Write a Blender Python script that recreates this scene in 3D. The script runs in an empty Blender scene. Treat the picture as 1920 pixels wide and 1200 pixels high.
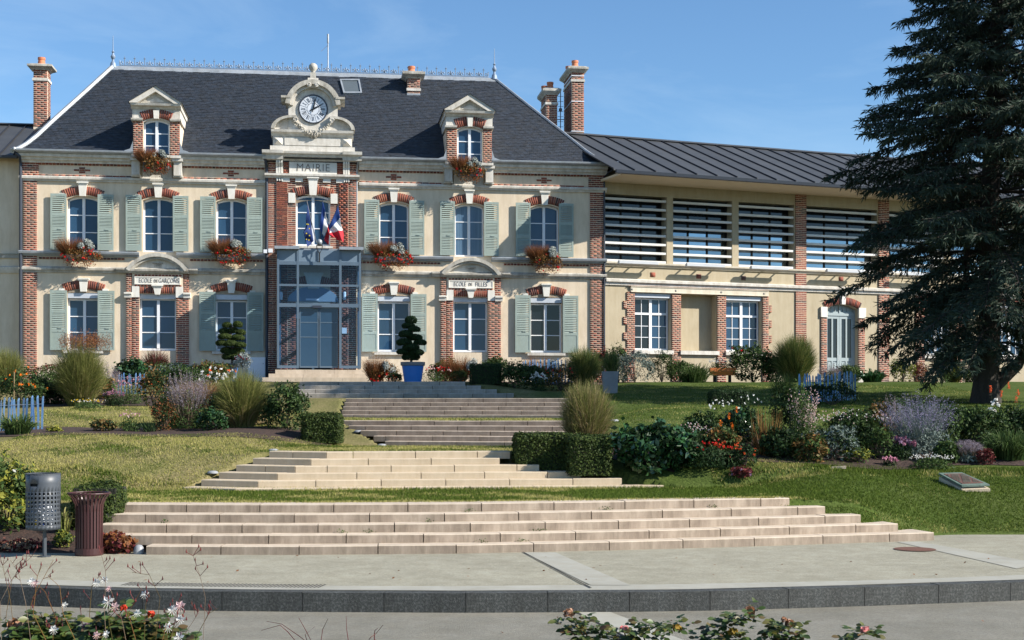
import bpy, math, random
import numpy as np
from mathutils import Vector, Matrix
random.seed(7); RNG = np.random.default_rng(11)
S = bpy.context.scene
COL = S.collection
F = 2600.0; HOR = 760.0; CH = 2.1        # focal length in photo pixels, horizon row, eye height
# ---------------------------------------------------------------- camera, sky, sun, exposure
cd = bpy.data.cameras.new('camera'); cam = bpy.data.objects.new('camera', cd); COL.objects.link(cam)
cd.sensor_width = 36; cd.lens = 36*F/1920; cd.shift_y = (HOR-600)/1920; cd.clip_start = .1; cd.clip_end = 3000
cam.location = (0, 0, CH); cam.rotation_euler = (math.pi/2, 0, 0); S.camera = cam
SUNV = Vector((2.0, -.60, 1.34)).normalized()
sun_el = math.asin(SUNV.z); sun_az = math.atan2(SUNV.x, SUNV.y)
w = bpy.data.worlds.new('World'); S.world = w; w.use_nodes = True
wn = w.node_tree.nodes; wl = w.node_tree.links; wn.clear()
bg = wn.new('ShaderNodeBackground'); wo = wn.new('ShaderNodeOutputWorld'); sk = wn.new('ShaderNodeTexSky')
sk.sky_type = 'NISHITA'; sk.sun_disc = False; sk.sun_elevation = sun_el; sk.sun_rotation = sun_az
sk.altitude = 100; sk.air_density = 1.0; sk.dust_density = .05; sk.ozone_density = 5.6
bg.inputs[1].default_value = .098
tcw = wn.new('ShaderNodeTexCoord'); mpw = wn.new('ShaderNodeMapping'); mpw.inputs['Scale'].default_value = (1.6, 1.6, 7); mpw.inputs['Rotation'].default_value = (.15, .1, .4)
nw = wn.new('ShaderNodeTexNoise'); nw.inputs['Scale'].default_value = 1.7; nw.inputs['Detail'].default_value = 7; nw.inputs['Roughness'].default_value = .6; nw.inputs['Distortion'].default_value = .6
rw = wn.new('ShaderNodeValToRGB'); rw.color_ramp.elements[0].position = .46; rw.color_ramp.elements[1].position = .85; rw.color_ramp.elements[1].color = (.30, .30, .30, 1)
mw = wn.new('ShaderNodeMixRGB'); mw.inputs[2].default_value = (6.2, 6.8, 7.4, 1)        # thin cirrus veils
wl.new(tcw.outputs['Generated'], mpw.inputs[0]); wl.new(mpw.outputs[0], nw.inputs[0]); wl.new(nw.outputs['Fac'], rw.inputs[0]); wl.new(rw.outputs[0], mw.inputs[0]); wl.new(sk.outputs[0], mw.inputs[1])
tw = wn.new('ShaderNodeMixRGB'); tw.blend_type = 'MULTIPLY'; tw.inputs[0].default_value = 1; tw.inputs[2].default_value = (.88, .965, .97, 1)
wl.new(mw.outputs[0], tw.inputs[1]); wl.new(tw.outputs[0], bg.inputs[0]); wl.new(bg.outputs[0], wo.inputs[0])
sd = bpy.data.lights.new('sun', 'SUN'); sd.energy = 5.0; sd.angle = math.radians(.5); sd.color = (1, .935, .84)
sun = bpy.data.objects.new('sun', sd); COL.objects.link(sun); sun.location = (40, -8, 40)
sun.rotation_euler = (-SUNV).to_track_quat('-Z', 'Y').to_euler()
S.view_settings.view_transform = 'Standard'; S.view_settings.look = 'None'
S.view_settings.exposure = 0.81; S.view_settings.gamma = 1.0; S.view_settings.use_curve_mapping = False
try:
    S.cycles.max_bounces = 6; S.cycles.transparent_max_bounces = 12
except Exception: pass
# ---------------------------------------------------------------- helpers
def lin(c):
    return tuple(((v/255/12.92) if v/255 <= .04045 else ((v/255+.055)/1.055)**2.4) for v in c)
MC = {}
def mat(name, c1, c2=None, scale=3., rough=.8, bump=0., bscale=40., metal=0., island=0., ramp=None, spec=.5, streak=None,
        trans=0., c3=None, dirt=0.):
    """procedural material: noise between two colours, fine grain bump, per-piece variation"""
    if name in MC: return MC[name]
    m = bpy.data.materials.new(name); m.use_nodes = True; MC[name] = m
    n = m.node_tree.nodes; l = m.node_tree.links
    b = n['Principled BSDF']; b.inputs['Roughness'].default_value = rough; b.inputs['Metallic'].default_value = metal
    b.inputs['Specular IOR Level'].default_value = spec
    tc = n.new('ShaderNodeTexCoord')
    mp = n.new('ShaderNodeMapping'); l.new(tc.outputs['Object'], mp.inputs[0])
    if streak: mp.inputs['Scale'].default_value = streak
    no = n.new('ShaderNodeTexNoise'); no.inputs['Scale'].default_value = scale; no.inputs['Detail'].default_value = 6
    no.inputs['Roughness'].default_value = .62; l.new(mp.outputs[0], no.inputs[0])
    rp = n.new('ShaderNodeValToRGB'); l.new(no.outputs['Fac'], rp.inputs[0])
    c2 = c2 or c1
    e = rp.color_ramp.elements; e[0].position = .32; e[1].position = .68
    e[0].color = (*c1, 1); e[1].color = (*c2, 1)
    if c3:
        q = e.new(.5); q.color = (*c3, 1)
    out = rp.outputs[0]
    if ramp or island:
        g = n.new('ShaderNodeNewGeometry'); oi = n.new('ShaderNodeObjectInfo')
        ad = n.new('ShaderNodeMath'); ad.operation = 'ADD'; l.new(g.outputs['Random Per Island'], ad.inputs[0]); l.new(oi.outputs['Random'], ad.inputs[1])
        fr = n.new('ShaderNodeMath'); fr.operation = 'FRACT'; l.new(ad.outputs[0], fr.inputs[0])
        if ramp:
            r2 = n.new('ShaderNodeValToRGB'); l.new(fr.outputs[0], r2.inputs[0]); ee = r2.color_ramp.elements
            while len(ee) < len(ramp): ee.new(.5)
            for i, c in enumerate(ramp): ee[i].position = i/(len(ramp)-1); ee[i].color = (*c, 1)
            mx = n.new('ShaderNodeMixRGB'); mx.blend_type = 'MULTIPLY'; mx.inputs[0].default_value = 1
            l.new(r2.outputs[0], mx.inputs[1]); l.new(out, mx.inputs[2]); out = mx.outputs[0]
        else:
            mr = n.new('ShaderNodeMapRange'); mr.inputs[3].default_value = 1-island; mr.inputs[4].default_value = 1+island
            l.new(fr.outputs[0], mr.inputs[0])
            mx = n.new('ShaderNodeVectorMath'); mx.operation = 'SCALE'; l.new(out, mx.inputs[0]); l.new(mr.outputs[0], mx.inputs['Scale']); out = mx.outputs[0]
    if dirt:
        n3 = n.new('ShaderNodeTexNoise'); n3.inputs['Scale'].default_value = 1.3; n3.inputs['Detail'].default_value = 9; n3.inputs['Roughness'].default_value = .72
        mp3 = n.new('ShaderNodeMapping'); mp3.inputs['Scale'].default_value = (3.2, 3.2, .7); l.new(tc.outputs['Object'], mp3.inputs[0]); l.new(mp3.outputs[0], n3.inputs[0])
        r3 = n.new('ShaderNodeValToRGB'); r3.color_ramp.elements[0].position = .35; r3.color_ramp.elements[1].position = .62
        v = 1-dirt; r3.color_ramp.elements[0].color = (v, v*.97, v*.92, 1); r3.color_ramp.elements[1].color = (1, 1, 1, 1)
        l.new(n3.outputs['Fac'], r3.inputs[0])
        mx = n.new('ShaderNodeMixRGB'); mx.blend_type = 'MULTIPLY'; mx.inputs[0].default_value = 1
        l.new(out, mx.inputs[1]); l.new(r3.outputs[0], mx.inputs[2]); out = mx.outputs[0]
    l.new(out, b.inputs['Base Color'])
    if bump:
        n2 = n.new('ShaderNodeTexNoise'); n2.inputs['Scale'].default_value = bscale; n2.inputs['Detail'].default_value = 4
        l.new(tc.outputs['Object'], n2.inputs[0])
        bp = n.new('ShaderNodeBump'); bp.inputs['Strength'].default_value = bump; bp.inputs['Distance'].default_value = .02
        l.new(n2.outputs['Fac'], bp.inputs['Height']); l.new(bp.outputs[0], b.inputs['Normal'])
    if trans:
        tl = n.new('ShaderNodeBsdfTranslucent'); l.new(out, tl.inputs[0]); ms = n.new('ShaderNodeMixShader'); ms.inputs[0].default_value = trans
        l.new(b.outputs[0], ms.inputs[1]); l.new(tl.outputs[0], ms.inputs[2]); l.new(ms.outputs[0], n['Material Output'].inputs[0])
    return m
def plain(name, c, rough=.5, **k): return mat(name, c, tuple(v*.9 for v in c), rough=rough, **k)

def finish(o, parent=None, kind=None, label=None, cat=None, group=None):
    if o.name not in COL.objects: COL.objects.link(o)
    if parent: o.parent = parent
    if kind: o['kind'] = kind
    if label: o['label'] = label
    if cat: o['category'] = cat
    if group: o['group'] = group
    return o
def thing(name, loc, rz=0, label=None, cat=None, group=None, kind=None):
    o = bpy.data.objects.new(name, None); o.empty_display_size = .1
    o.location = loc; o.rotation_euler = (0, 0, rz)
    return finish(o, None, kind, label, cat, group)
def np_mesh(name, V, Fc, mt, smooth=False, mi=None):
    me = bpy.data.meshes.new(name); V = np.asarray(V, np.float32); Fc = np.asarray(Fc, np.int32)
    k = Fc.shape[1]
    me.vertices.add(len(V)); me.vertices.foreach_set('co', V.ravel())
    me.loops.add(Fc.size); me.loops.foreach_set('vertex_index', Fc.ravel())
    me.polygons.add(len(Fc)); me.polygons.foreach_set('loop_start', np.arange(0, Fc.size, k, dtype=np.int32))
    if smooth: me.polygons.foreach_set('use_smooth', np.ones(len(Fc), bool))
    for q in (mt if isinstance(mt, (list, tuple)) else [mt]): me.materials.append(q)
    if mi is not None: me.polygons.foreach_set('material_index', np.asarray(mi, np.int32))
    me.update(calc_edges=True)
    return me
def np_obj(name, V, Fc, mt, parent=None, kind=None, smooth=False, loc=None, mi=None, **k):
    o = bpy.data.objects.new(name, np_mesh(name, V, Fc, mt, smooth, mi))
    if loc is not None: o.location = loc
    return finish(o, parent, kind, **k)
class MB:
    """collects shapes, builds ONE mesh object"""
    def __init__(s): s.v = []; s.f = []
    def add(s, v, f):
        o = len(s.v); s.v += [tuple(p) for p in v]; s.f += [tuple(i+o for i in q) for q in f]; return s
    def box(s, x0, x1, y0, y1, z0, z1):
        return s.add([(x0,y0,z0),(x1,y0,z0),(x1,y1,z0),(x0,y1,z0),(x0,y0,z1),(x1,y0,z1),(x1,y1,z1),(x0,y1,z1)],
                     [(0,3,2,1),(4,5,6,7),(0,1,5,4),(1,2,6,5),(2,3,7,6),(3,0,4,7)])
    def prism(s, poly, y0, y1):          # poly in x,z (counter-clockwise seen from -y)
        n = len(poly)
        v = [(x, y0, z) for x, z in poly]+[(x, y1, z) for x, z in poly]
        f = [tuple(range(n)), tuple(range(2*n-1, n-1, -1))]+[(i, i+n, (i+1) % n+n, (i+1) % n) for i in range(n)]
        return s.add(v, f)
    def mold(s, prof, x0, x1):           # profile in y,z swept along x
        n = len(prof); v = [(x0, y, z) for y, z in prof]+[(x1, y, z) for y, z in prof]
        f = [tuple(range(n)), tuple(range(2*n-1, n-1, -1))]+[(i, i+n, (i+1) % n+n, (i+1) % n) for i in range(n)]
        return s.add(v, f)
    def lathe(s, prof, cx=0, cy=0, n=16, cap=True, axis='z', sx=1):
        v = []; f = []
        for r, z in prof:
            for i in range(n):
                a = 2*math.pi*i/n
                p = (cx+r*math.cos(a)*sx, cy+r*math.sin(a), z) if axis == 'z' else (cx+r*math.cos(a), z, cy+r*math.sin(a))
                v.append(p)
        for j in range(len(prof)-1):
            for i in range(n):
                q = (j*n+i, j*n+(i+1) % n, (j+1)*n+(i+1) % n, (j+1)*n+i); f.append(q if axis == 'z' else q[::-1])
        if cap:
            f.append(tuple(range(n-1, -1, -1))); f.append(tuple(range((len(prof)-1)*n, len(prof)*n)))
        return s.add(v, f)
    def tube(s, pts, r, n=6, r2=None):
        pts = [Vector(p) for p in pts]; v = []; f = []; m = len(pts)
        for j, p in enumerate(pts):
            d = (pts[min(j+1, m-1)]-pts[max(j-1, 0)]).normalized()
            a = d.cross(Vector((0, 0, 1)) if abs(d.z) < .9 else Vector((1, 0, 0))).normalized(); b = d.cross(a)
            rr = r if r2 is None else r+(r2-r)*j/(m-1)
            for i in range(n):
                t = 2*math.pi*i/n; v.append(p+a*rr*math.cos(t)+b*rr*math.sin(t))
        for j in range(m-1):
            for i in range(n): f.append((j*n+i, j*n+(i+1) % n, (j+1)*n+(i+1) % n, (j+1)*n+i))
        f.append(tuple(range(n-1, -1, -1))); f.append(tuple(range((m-1)*n, m*n)))
        return s.add(v, f)
    def arc(s, xc, zc, r0, r1, a0, a1, y0, y1, n=20):   # ring segment in x,z plane
        pts = [(a0+(a1-a0)*i/n) for i in range(n+1)]
        for i in range(n):
            a, b = pts[i], pts[i+1]
            s.prism([(xc+r0*math.cos(a), zc+r0*math.sin(a)), (xc+r0*math.cos(b), zc+r0*math.sin(b)),
                     (xc+r1*math.cos(b), zc+r1*math.sin(b)), (xc+r1*math.cos(a), zc+r1*math.sin(a))][::-1 if a1 > a0 else 1], y0, y1)
        return s
    def build(s, name, mt, parent=None, kind=None, smooth=False, loc=None, fix=True, **k):
        me = bpy.data.meshes.new(name); me.from_pydata(s.v, [], s.f)
        for q in (mt if isinstance(mt, (list, tuple)) else [mt]): me.materials.append(q)
        if fix:
            import bmesh
            bm = bmesh.new(); bm.from_mesh(me); bmesh.ops.recalc_face_normals(bm, faces=bm.faces); bm.to_mesh(me); bm.free()
        if smooth:
            for p in me.polygons: p.use_smooth = True
        me.update()
        o = bpy.data.objects.new(name, me)
        if loc is not None: o.location = loc
        return finish(o, parent, kind, **k)
def copy_tree(o, parent=None, loc=None, **k):
    c = o.copy(); COL.objects.link(c)
    if parent: c.parent = parent
    if loc is not None: c.location = loc
    for ch in list(KIDS.get(o.name, [])) or [x for x in COL.objects if x.parent == o]:
        d = ch.copy(); COL.objects.link(d); d.parent = c
    for q, v in k.items(): c[q] = v
    return c
KIDS = {}
def text_mesh(s, size, mt, name, parent, loc, rot=(math.pi/2, 0, 0), ext=.006, sx=1.0, space=1.0, bold=0.0):
    cu = bpy.data.curves.new(name, 'FONT'); cu.body = s; cu.size = size; cu.extrude = ext; cu.align_x = 'CENTER'; cu.align_y = 'CENTER'
    cu.space_character = space; cu.offset = bold
    t = bpy.data.objects.new('tmp', cu); COL.objects.link(t)
    dg = bpy.context.evaluated_depsgraph_get(); me = bpy.data.meshes.new_from_object(t.evaluated_get(dg)); me.name = name
    bpy.data.objects.remove(t); bpy.data.curves.remove(cu)
    me.materials.clear(); me.materials.append(mt)
    o = bpy.data.objects.new(name, me); o.location = loc; o.rotation_euler = rot; o.scale = (sx, 1, 1)
    return finish(o, parent)
# boxes given by centre, size, rotation about y -> numpy geometry
_UC = np.array([(-1,-1,-1),(1,-1,-1),(1,1,-1),(-1,1,-1),(-1,-1,1),(1,-1,1),(1,1,1),(-1,1,1)], float)*.5
_UF = np.array([(0,3,2,1),(4,5,6,7),(0,1,5,4),(1,2,6,5),(2,3,7,6),(3,0,4,7)])
def boxes_np(L):
    A = np.array(L, float)      # cx,cy,cz,w,d,h,rot
    P = _UC[None]*A[:, None, 3:6]; c, s_ = np.cos(A[:, 6])[:, None], np.sin(A[:, 6])[:, None]
    x = P[..., 0]*c+P[..., 2]*s_; z = -P[..., 0]*s_+P[..., 2]*c
    P = np.stack([x, P[..., 1], z], -1)+A[:, None, :3]
    return P.reshape(-1, 3), (_UF[None]+8*np.arange(len(A))[:, None, None]).reshape(-1, 4)
class Bricks:
    def __init__(s): s.pri = []; s.rest = []
    def one(s, cx, cz, w_, h, yf, dep=.1, rot=0., pri=False):
        (s.pri if pri else s.rest).append((cx, yf+dep/2, cz, w_, dep, h, rot))
    def rect(s, x0, x1, z0, z1, yf, pri=False, bl=.225, bh=.075, j=.014, dep=.1, phase=0):
        n = max(1, round((z1-z0)/bh)); bh = (z1-z0)/n; W = x1-x0
        for i in range(n):
            z = z0+(i+.5)*bh; m = max(1, round(W/bl)); L = W/m
            cuts = [x0+k*L for k in range(m+1)] if (i+phase) % 2 == 0 else [x0]+[x0+(k+.5)*L for k in range(m)]+[x1]
            for a, b in zip(cuts[:-1], cuts[1:]):
                if b-a > .05: s.one((a+b)/2, z, b-a-.009, bh-.0165, yf+random.uniform(-.0006, .0006), dep, 0, pri)
    def arch(s, xc, zs, hw, rise, L, yf, wid=.075, j=.012, skip=.0, pri=False, dep=.1):
        R = (hw*hw+rise*rise)/(2*rise); zc = zs+rise-R; th = math.asin(hw/R); Rm = R+L/2
        n = round(2*th*Rm/wid)
        for i in range(n):
            a = -th+(i+.5)*2*th/n
            if abs(math.sin(a)*Rm) < skip: continue
            s.one(xc+Rm*math.sin(a), zc+Rm*math.cos(a), 2*th*R/n-j*.6, L, yf, dep, a, pri)
        return R, zc, th
    def build(s, parent, mt, limit=300):
        al = s.pri+s.rest; a, b = al[:limit], al[limit:]
        me = bpy.data.meshes.new('brick'); me.from_pydata([tuple(p) for p in _UC], [], [tuple(map(int, f)) for f in _UF]); me.materials.append(mt)
        for r in a:
            o = bpy.data.objects.new('brick', me); o.location = r[:3]; o.scale = r[3:6]; o.rotation_euler = (0, r[6], 0); finish(o, parent)
        if b:
            V, Fc = boxes_np(b); np_obj('brickwork', V, Fc, mt, parent, 'stuff')
class Fr:
    """upright plane through photo column px at depth Y; local x right, y into the wall, z up from z0"""
    def __init__(s, px, Y, tan, z0):
        s.a = math.atan(tan); s.O = Vector(((px-960)/F*Y, Y, z0)); s.z0 = z0
        s.d = Vector((math.cos(s.a), math.sin(s.a), 0)); s.n = Vector((-math.sin(s.a), math.cos(s.a), 0))
    def t(s, px, y0=0):
        P = s.O+s.n*y0; r = Vector(((px-960)/F, 1, 0)); return P.dot(s.n)/r.dot(s.n)
    def u(s, px, y0=0):
        t = s.t(px, y0); return (Vector(((px-960)/F*t, t, 0))-s.O).dot(s.d)
    def z(s, py, px, y0=0): return CH+(HOR-py)/F*s.t(px, y0)-s.z0
    def w(s, u, y, z): p = s.O+s.d*u+s.n*y; return Vector((p.x, p.y, z+s.z0))
def wall_holes(mb, x0, x1, z0, z1, holes, yf, dep=.3):
    """wall face with rectangular openings and their reveals"""
    xs = sorted({x0, x1, *[h[0] for h in holes], *[h[1] for h in holes]}); zs = sorted({z0, z1, *[h[2] for h in holes], *[h[3] for h in holes]})
    xs = [x for x in xs if x0 <= x <= x1]; zs = [z for z in zs if z0 <= z <= z1]
    for a, b in zip(xs[:-1], xs[1:]):
        for c, d in zip(zs[:-1], zs[1:]):
            m = ((a+b)/2, (c+d)/2)
            if any(h[0] < m[0] < h[1] and h[2] < m[1] < h[3] for h in holes): continue
            mb.add([(a, yf, c), (b, yf, c), (b, yf, d), (a, yf, d)], [(0, 1, 2, 3)])
    for a, b, c, d in holes:
        y2 = yf+dep
        mb.add([(a, yf, c), (a, yf, d), (a, y2, d), (a, y2, c)], [(0, 1, 2, 3)]); mb.add([(b, yf, c), (b, y2, c), (b, y2, d), (b, yf, d)], [(0, 1, 2, 3)])
        mb.add([(a, yf, d), (b, yf, d), (b, y2, d), (a, y2, d)], [(0, 1, 2, 3)]); mb.add([(a, yf, c), (a, y2, c), (b, y2, c), (b, yf, c)], [(0, 1, 2, 3)])
# ---------------------------------------------------------------- materials
M = {}
M['render'] = mat('cream_render', (.70,.585,.435), (.74,.625,.475), 1.2, .9, .25, 60, dirt=.17)
M['render2'] = mat('ochre_render', (.42,.36,.25), (.45,.388,.272), 1.1, .9, .25, 60, dirt=.14)
M['stone'] = mat('lime_stone', (.60,.57,.51), (.72,.69,.63), 5, .85, .3, 50, dirt=.30)
M['stone_old'] = mat('weathered_stone', (.42,.40,.35), (.64,.61,.54), 4, .9, .4, 40, dirt=.45)
M['white_stone'] = mat('painted_stone', (.70,.68,.62), (.78,.76,.70), 4, .8, .1, 50, dirt=.12)
M['brick'] = mat('red_brick', (.85,.85,.85), (1.1,1.1,1.1), 14, .85, .4, 60,
                 ramp=[(.235,.062,.038), (.29,.085,.048), (.16,.050,.038), (.26,.070,.042), (.065,.042,.040), (.21,.060,.040), (.32,.115,.065), (.12,.048,.040)])
M['brick_dark'] = mat('dark_brick', (.8,.8,.8), (1.1,1.1,1.1), 14, .8, .3, 60, ramp=[(.10,.055,.05), (.05,.045,.05), (.16,.07,.05), (.07,.05,.05)])
M['mortar'] = mat('mortar', (.66,.54,.40), (.76,.63,.48), 9, .95, .3, 80)
M['slate'] = mat('slate', (.75,.75,.72), (1.55,1.6,1.7), 7, .62, .2, 30, spec=.35,
                 ramp=[(.025,.033,.047), (.029,.037,.050), (.022,.030,.043), (.032,.037,.046), (.027,.034,.047), (.027,.031,.040)], dirt=.25)
M['zinc'] = mat('zinc', (.30,.335,.37), (.40,.435,.47), 3, .5, .05, 30, metal=.3, dirt=.2)
M['zinc_dark'] = mat('dark_zinc', (.045,.048,.051), (.060,.062,.064), 1.5, .55, .05, 30, metal=.1, island=.10)
M['navy'] = plain('dark_painted_metal', (.035,.045,.065), .5)
M['iron'] = mat('blue_grey_ironwork', (.19,.25,.33), (.26,.32,.41), 5, .55, metal=.3)
M['white'] = mat('white_frame', (.74,.76,.80), (.80,.82,.84), 4, .45)
M['greyframe'] = mat('grey_frame', (.48,.52,.57), (.54,.58,.63), 4, .45)
M['shutter'] = mat('sage_shutter_paint', (.285,.352,.318), (.33,.40,.362), 3, .6, island=.04, dirt=.14)
M['glass'] = mat('window_glass', (.018,.052,.105), (.026,.066,.125), .6, .03, spec=.45, island=.15)
M['curtain'] = mat('curtained_glass', (.05,.10,.17), (.10,.17,.26), 8, .08, spec=.45, streak=(3,1,.05))
M['sky_glass'] = mat('sky_mirror_glass', (.17,.22,.27), (.23,.29,.34), .6, .03, metal=1.0, island=.25)  # mirror-like panes stand in for bright sky seen through the lower glass
M['glass_dark'] = mat('dark_glass', (.008,.012,.018), (.013,.018,.026), .6, .03, spec=.45, island=.2)
M['terracotta'] = mat('terracotta', (.52,.17,.08), (.62,.22,.11), 6, .8, .2, 30)
M['tread'] = mat('step_stone', (.50,.42,.33), (.58,.49,.385), 2.5, .9, .3, 60, island=.04, dirt=.2)
M['riser'] = mat('stained_shaded_step_front', (.30,.235,.18), (.44,.36,.28), 2.5, .9, .3, 60, island=.05, dirt=.5, streak=(1,1,.35), c3=(.38,.305,.235))
M['riser5'] = mat('shaded_grey_step_front', (.28,.255,.22), (.37,.34,.30), 2.5, .9, .3, 60, island=.08, dirt=.3)  # fronts darkened in colour so the steps in shade read apart
M['riser3'] = mat('shaded_brown_step_front', (.27,.21,.165), (.38,.305,.24), 2.5, .9, .3, 60, island=.05, dirt=.35)
M['tread2'] = mat('cream_step_stone', (.49,.405,.29), (.57,.47,.34), 2.5, .9, .3, 60, island=.05, dirt=.15)
M['tread3'] = mat('brown_step_stone', (.42,.34,.27), (.50,.42,.33), 2.5, .9, .3, 60, island=.07, dirt=.35)
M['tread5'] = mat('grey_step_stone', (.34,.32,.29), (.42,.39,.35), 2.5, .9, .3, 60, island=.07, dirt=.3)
M['blue'] = mat('blue_tub', (.03,.17,.55), (.035,.20,.60), 3, .4)
M['fence'] = mat('blue_paling', (.10,.22,.42), (.24,.40,.58), 5, .75, island=.35, streak=(1, 1, .3))
M['grey_plastic'] = plain('grey_plastic', (.16,.16,.17), .6)
M['dark'] = plain('dark_interior', (.012,.013,.015), .9)
M['letter'] = plain('engraved_lettering', (.15,.13,.115), .8)
M['porch'] = mat('blue_grey_steel', (.105,.15,.20), (.125,.175,.225), 3, .42, metal=.15)
# ================================================================ TERRAIN, ROAD, STEPS
_XF = [-60,-14,-5.2,-3.06,-.79,.34,1.86,3.76,4.95,6.6,9,14,60]
_YF = [21.0,20.0,19.5,19.46,19.64,19.86,20.18,20.7,21.08,21.58,22.2,22.6,24]
_XK = [-60,-14,-6.03,-4.4,-2.9,-.63,1.91,3.8,6.17,14,60]
_YK = [24,18.0,16.33,15.95,15.8,15.7,15.8,16.15,16.7,19,30]
YF = lambda X: float(np.interp(X, _XF, _YF)); YK = lambda X: float(np.interp(X, _XK, _YK))
_sS = [-1e3, 19.4, 20.0, 21.1, 24.0, 26.5, 27.5, 30, 34, 38, 42, 46, 48, 60, 1e4]
_sZ = [-.45, -.12, .10, .50, .95, 1.32, 1.48, 1.66, 1.95, 2.15, 2.5, 2.85, 2.90, 2.9, 2.9]
_rS = [-1e3, 22.3, 22.55, 24.0, 26.5, 27.5, 30, 34, 38, 42, 46, 48, 60, 1e4]
_rZ = [-.45, -.12, .02, .58, 1.16, 1.30, 1.60, 1.92, 2.15, 2.50, 2.85, 2.90, 2.9, 2.9]
_cS = [-1e3, 19.4, 20.95, 21.05, 24.2, 24.35, 25.9, 26.0, 29.0, 29.15, 30.6, 30.7, 36.3, 36.45, 37.9, 38.0, 41.2, 41.4, 42.6, 42.7, 47, 1e4]
_cZ = [-.45, -.45, .40, .615, .63, .45, 1.05, 1.235, 1.245, 1.10, 1.60, 1.75, 1.76, 1.60, 2.15, 2.28, 2.32, 2.18, 2.65, 2.81, 2.9, 2.9]
# lateral extent of the flights of steps
_eS = [19.4, 20.9, 21.0, 24.2, 24.3, 25.9, 26.0, 29.0, 29.1, 30.6, 36.3, 37.8, 41.2, 42.5, 42.8]
_eL = [-5.3, -5.75, -6.6, -6.2, -5.75, -4.6, -4.2, -2.7, -2.75, -3.9, -4.6, -4.7, -6.5, -6.3, -9.0]
_eR = [6.55, 4.55, 4.0, 3.6, 2.9, .4, .6, 1.2, 1.3, 1.4, 1.6, 1.7, .2, -1.4, -1.2]
def sshift(X, Y):
    k3 = np.interp(Y, [26.3, 28.3, 38.6, 40.6], [0, 1, 1, 0])
    k = np.interp(Y, [19, 21, 25, 28, 60], [1, .9, .45, 0, 0])
    return Y-(np.interp(X, _XF, _YF)-19.5)*k+.20*(np.clip(X, -5, 3)+1)*k3
def terr(X, Y):
    X = np.asarray(X, float); Y = np.asarray(Y, float); s = sshift(X, Y)
    r = np.clip((X-5.2)/2.2, 0, 1); r = r*r*(3-2*r)
    side = np.interp(s, _sS, _sZ)*(1-r)+np.interp(Y+.25*np.clip(8-X, -4, 4)*0, _rS, _rZ)*r
    cen = np.interp(s, _cS, _cZ)
    L = np.interp(s, _eS, _eL); R = np.interp(s, _eS, _eR)
    d = np.maximum(L-X, X-R)                       # <0 inside
    out = np.interp(s, [-1e3, 24.2, 24.35, 25.7, 26, 29.0, 29.2, 30.4, 30.7, 36.3, 36.5, 37.7, 38, 41.2, 41.4, 42.4, 42.7, 47, 1e4], [.60, .62, .66, 1.20, 1.235, 1.24, 1.28, 1.72, 1.745, 1.76, 1.80, 2.24, 2.28, 2.32, 2.38, 2.78, 2.81, 2.9, 2.9])
    m = np.clip(1-d/.9, 0, 1); m = m*m*(3-2*m); m = np.where(d < 0, 1, m)
    onst = (np.interp(s, [24.2,24.35,25.9,26, 29,29.15,30.6,30.7, 36.3,36.45,37.9,38, 41.2,41.4,42.6,42.7], [0,1,1,0]*4) > .5) | (s < 21.0)
    m2 = np.clip(1-d/.25, 0, 1); m = np.where((s < 21.0) & (d > 0), m2, m)
    z = side*(1-m)+cen*m
    mo = np.clip(1-d/2.4, 0, 1); mo = mo*mo*(3-2*mo); z = np.where((s > 21.05) & (d > 0), side*(1-mo)+out*mo, z)
    return z+.02*np.sin(X*1.7+Y*.6)*np.cos(Y*1.3)*np.clip((Y-21)/3, 0, 1)*(1-m)
def G(X, Y): return float(terr(X, Y))
def at(px, Y): X = (px-960)/F*Y; return Vector((X, Y, G(X, Y)))
def grid_sheet(name, xs, ys, zf, mt, kind='structure', **k):
    XX, YY = np.meshgrid(xs, ys); ZZ = zf(XX, YY); V = np.stack([XX, YY, ZZ], -1).reshape(-1, 3); nx, ny = len(xs), len(ys)
    i, j = np.meshgrid(np.arange(nx-1), np.arange(ny-1)); a = (j*nx+i).ravel(); Fc = np.stack([a, a+1, a+nx+1, a+nx], -1)
    return np_obj(name, V, Fc, mt, None, kind, True, **k)
xs = np.concatenate([np.linspace(-400, -24, 10)[:-1], np.linspace(-24, -11, 20)[:-1], np.arange(-11, 11, .09), np.linspace(11, 30, 40)[1:], np.linspace(30, 400, 10)[1:]])
ys = np.concatenate([np.arange(19.0, 31, .06), np.arange(31, 48.5, .12), np.linspace(48.5, 70, 14), np.linspace(75, 900, 14)])
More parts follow.
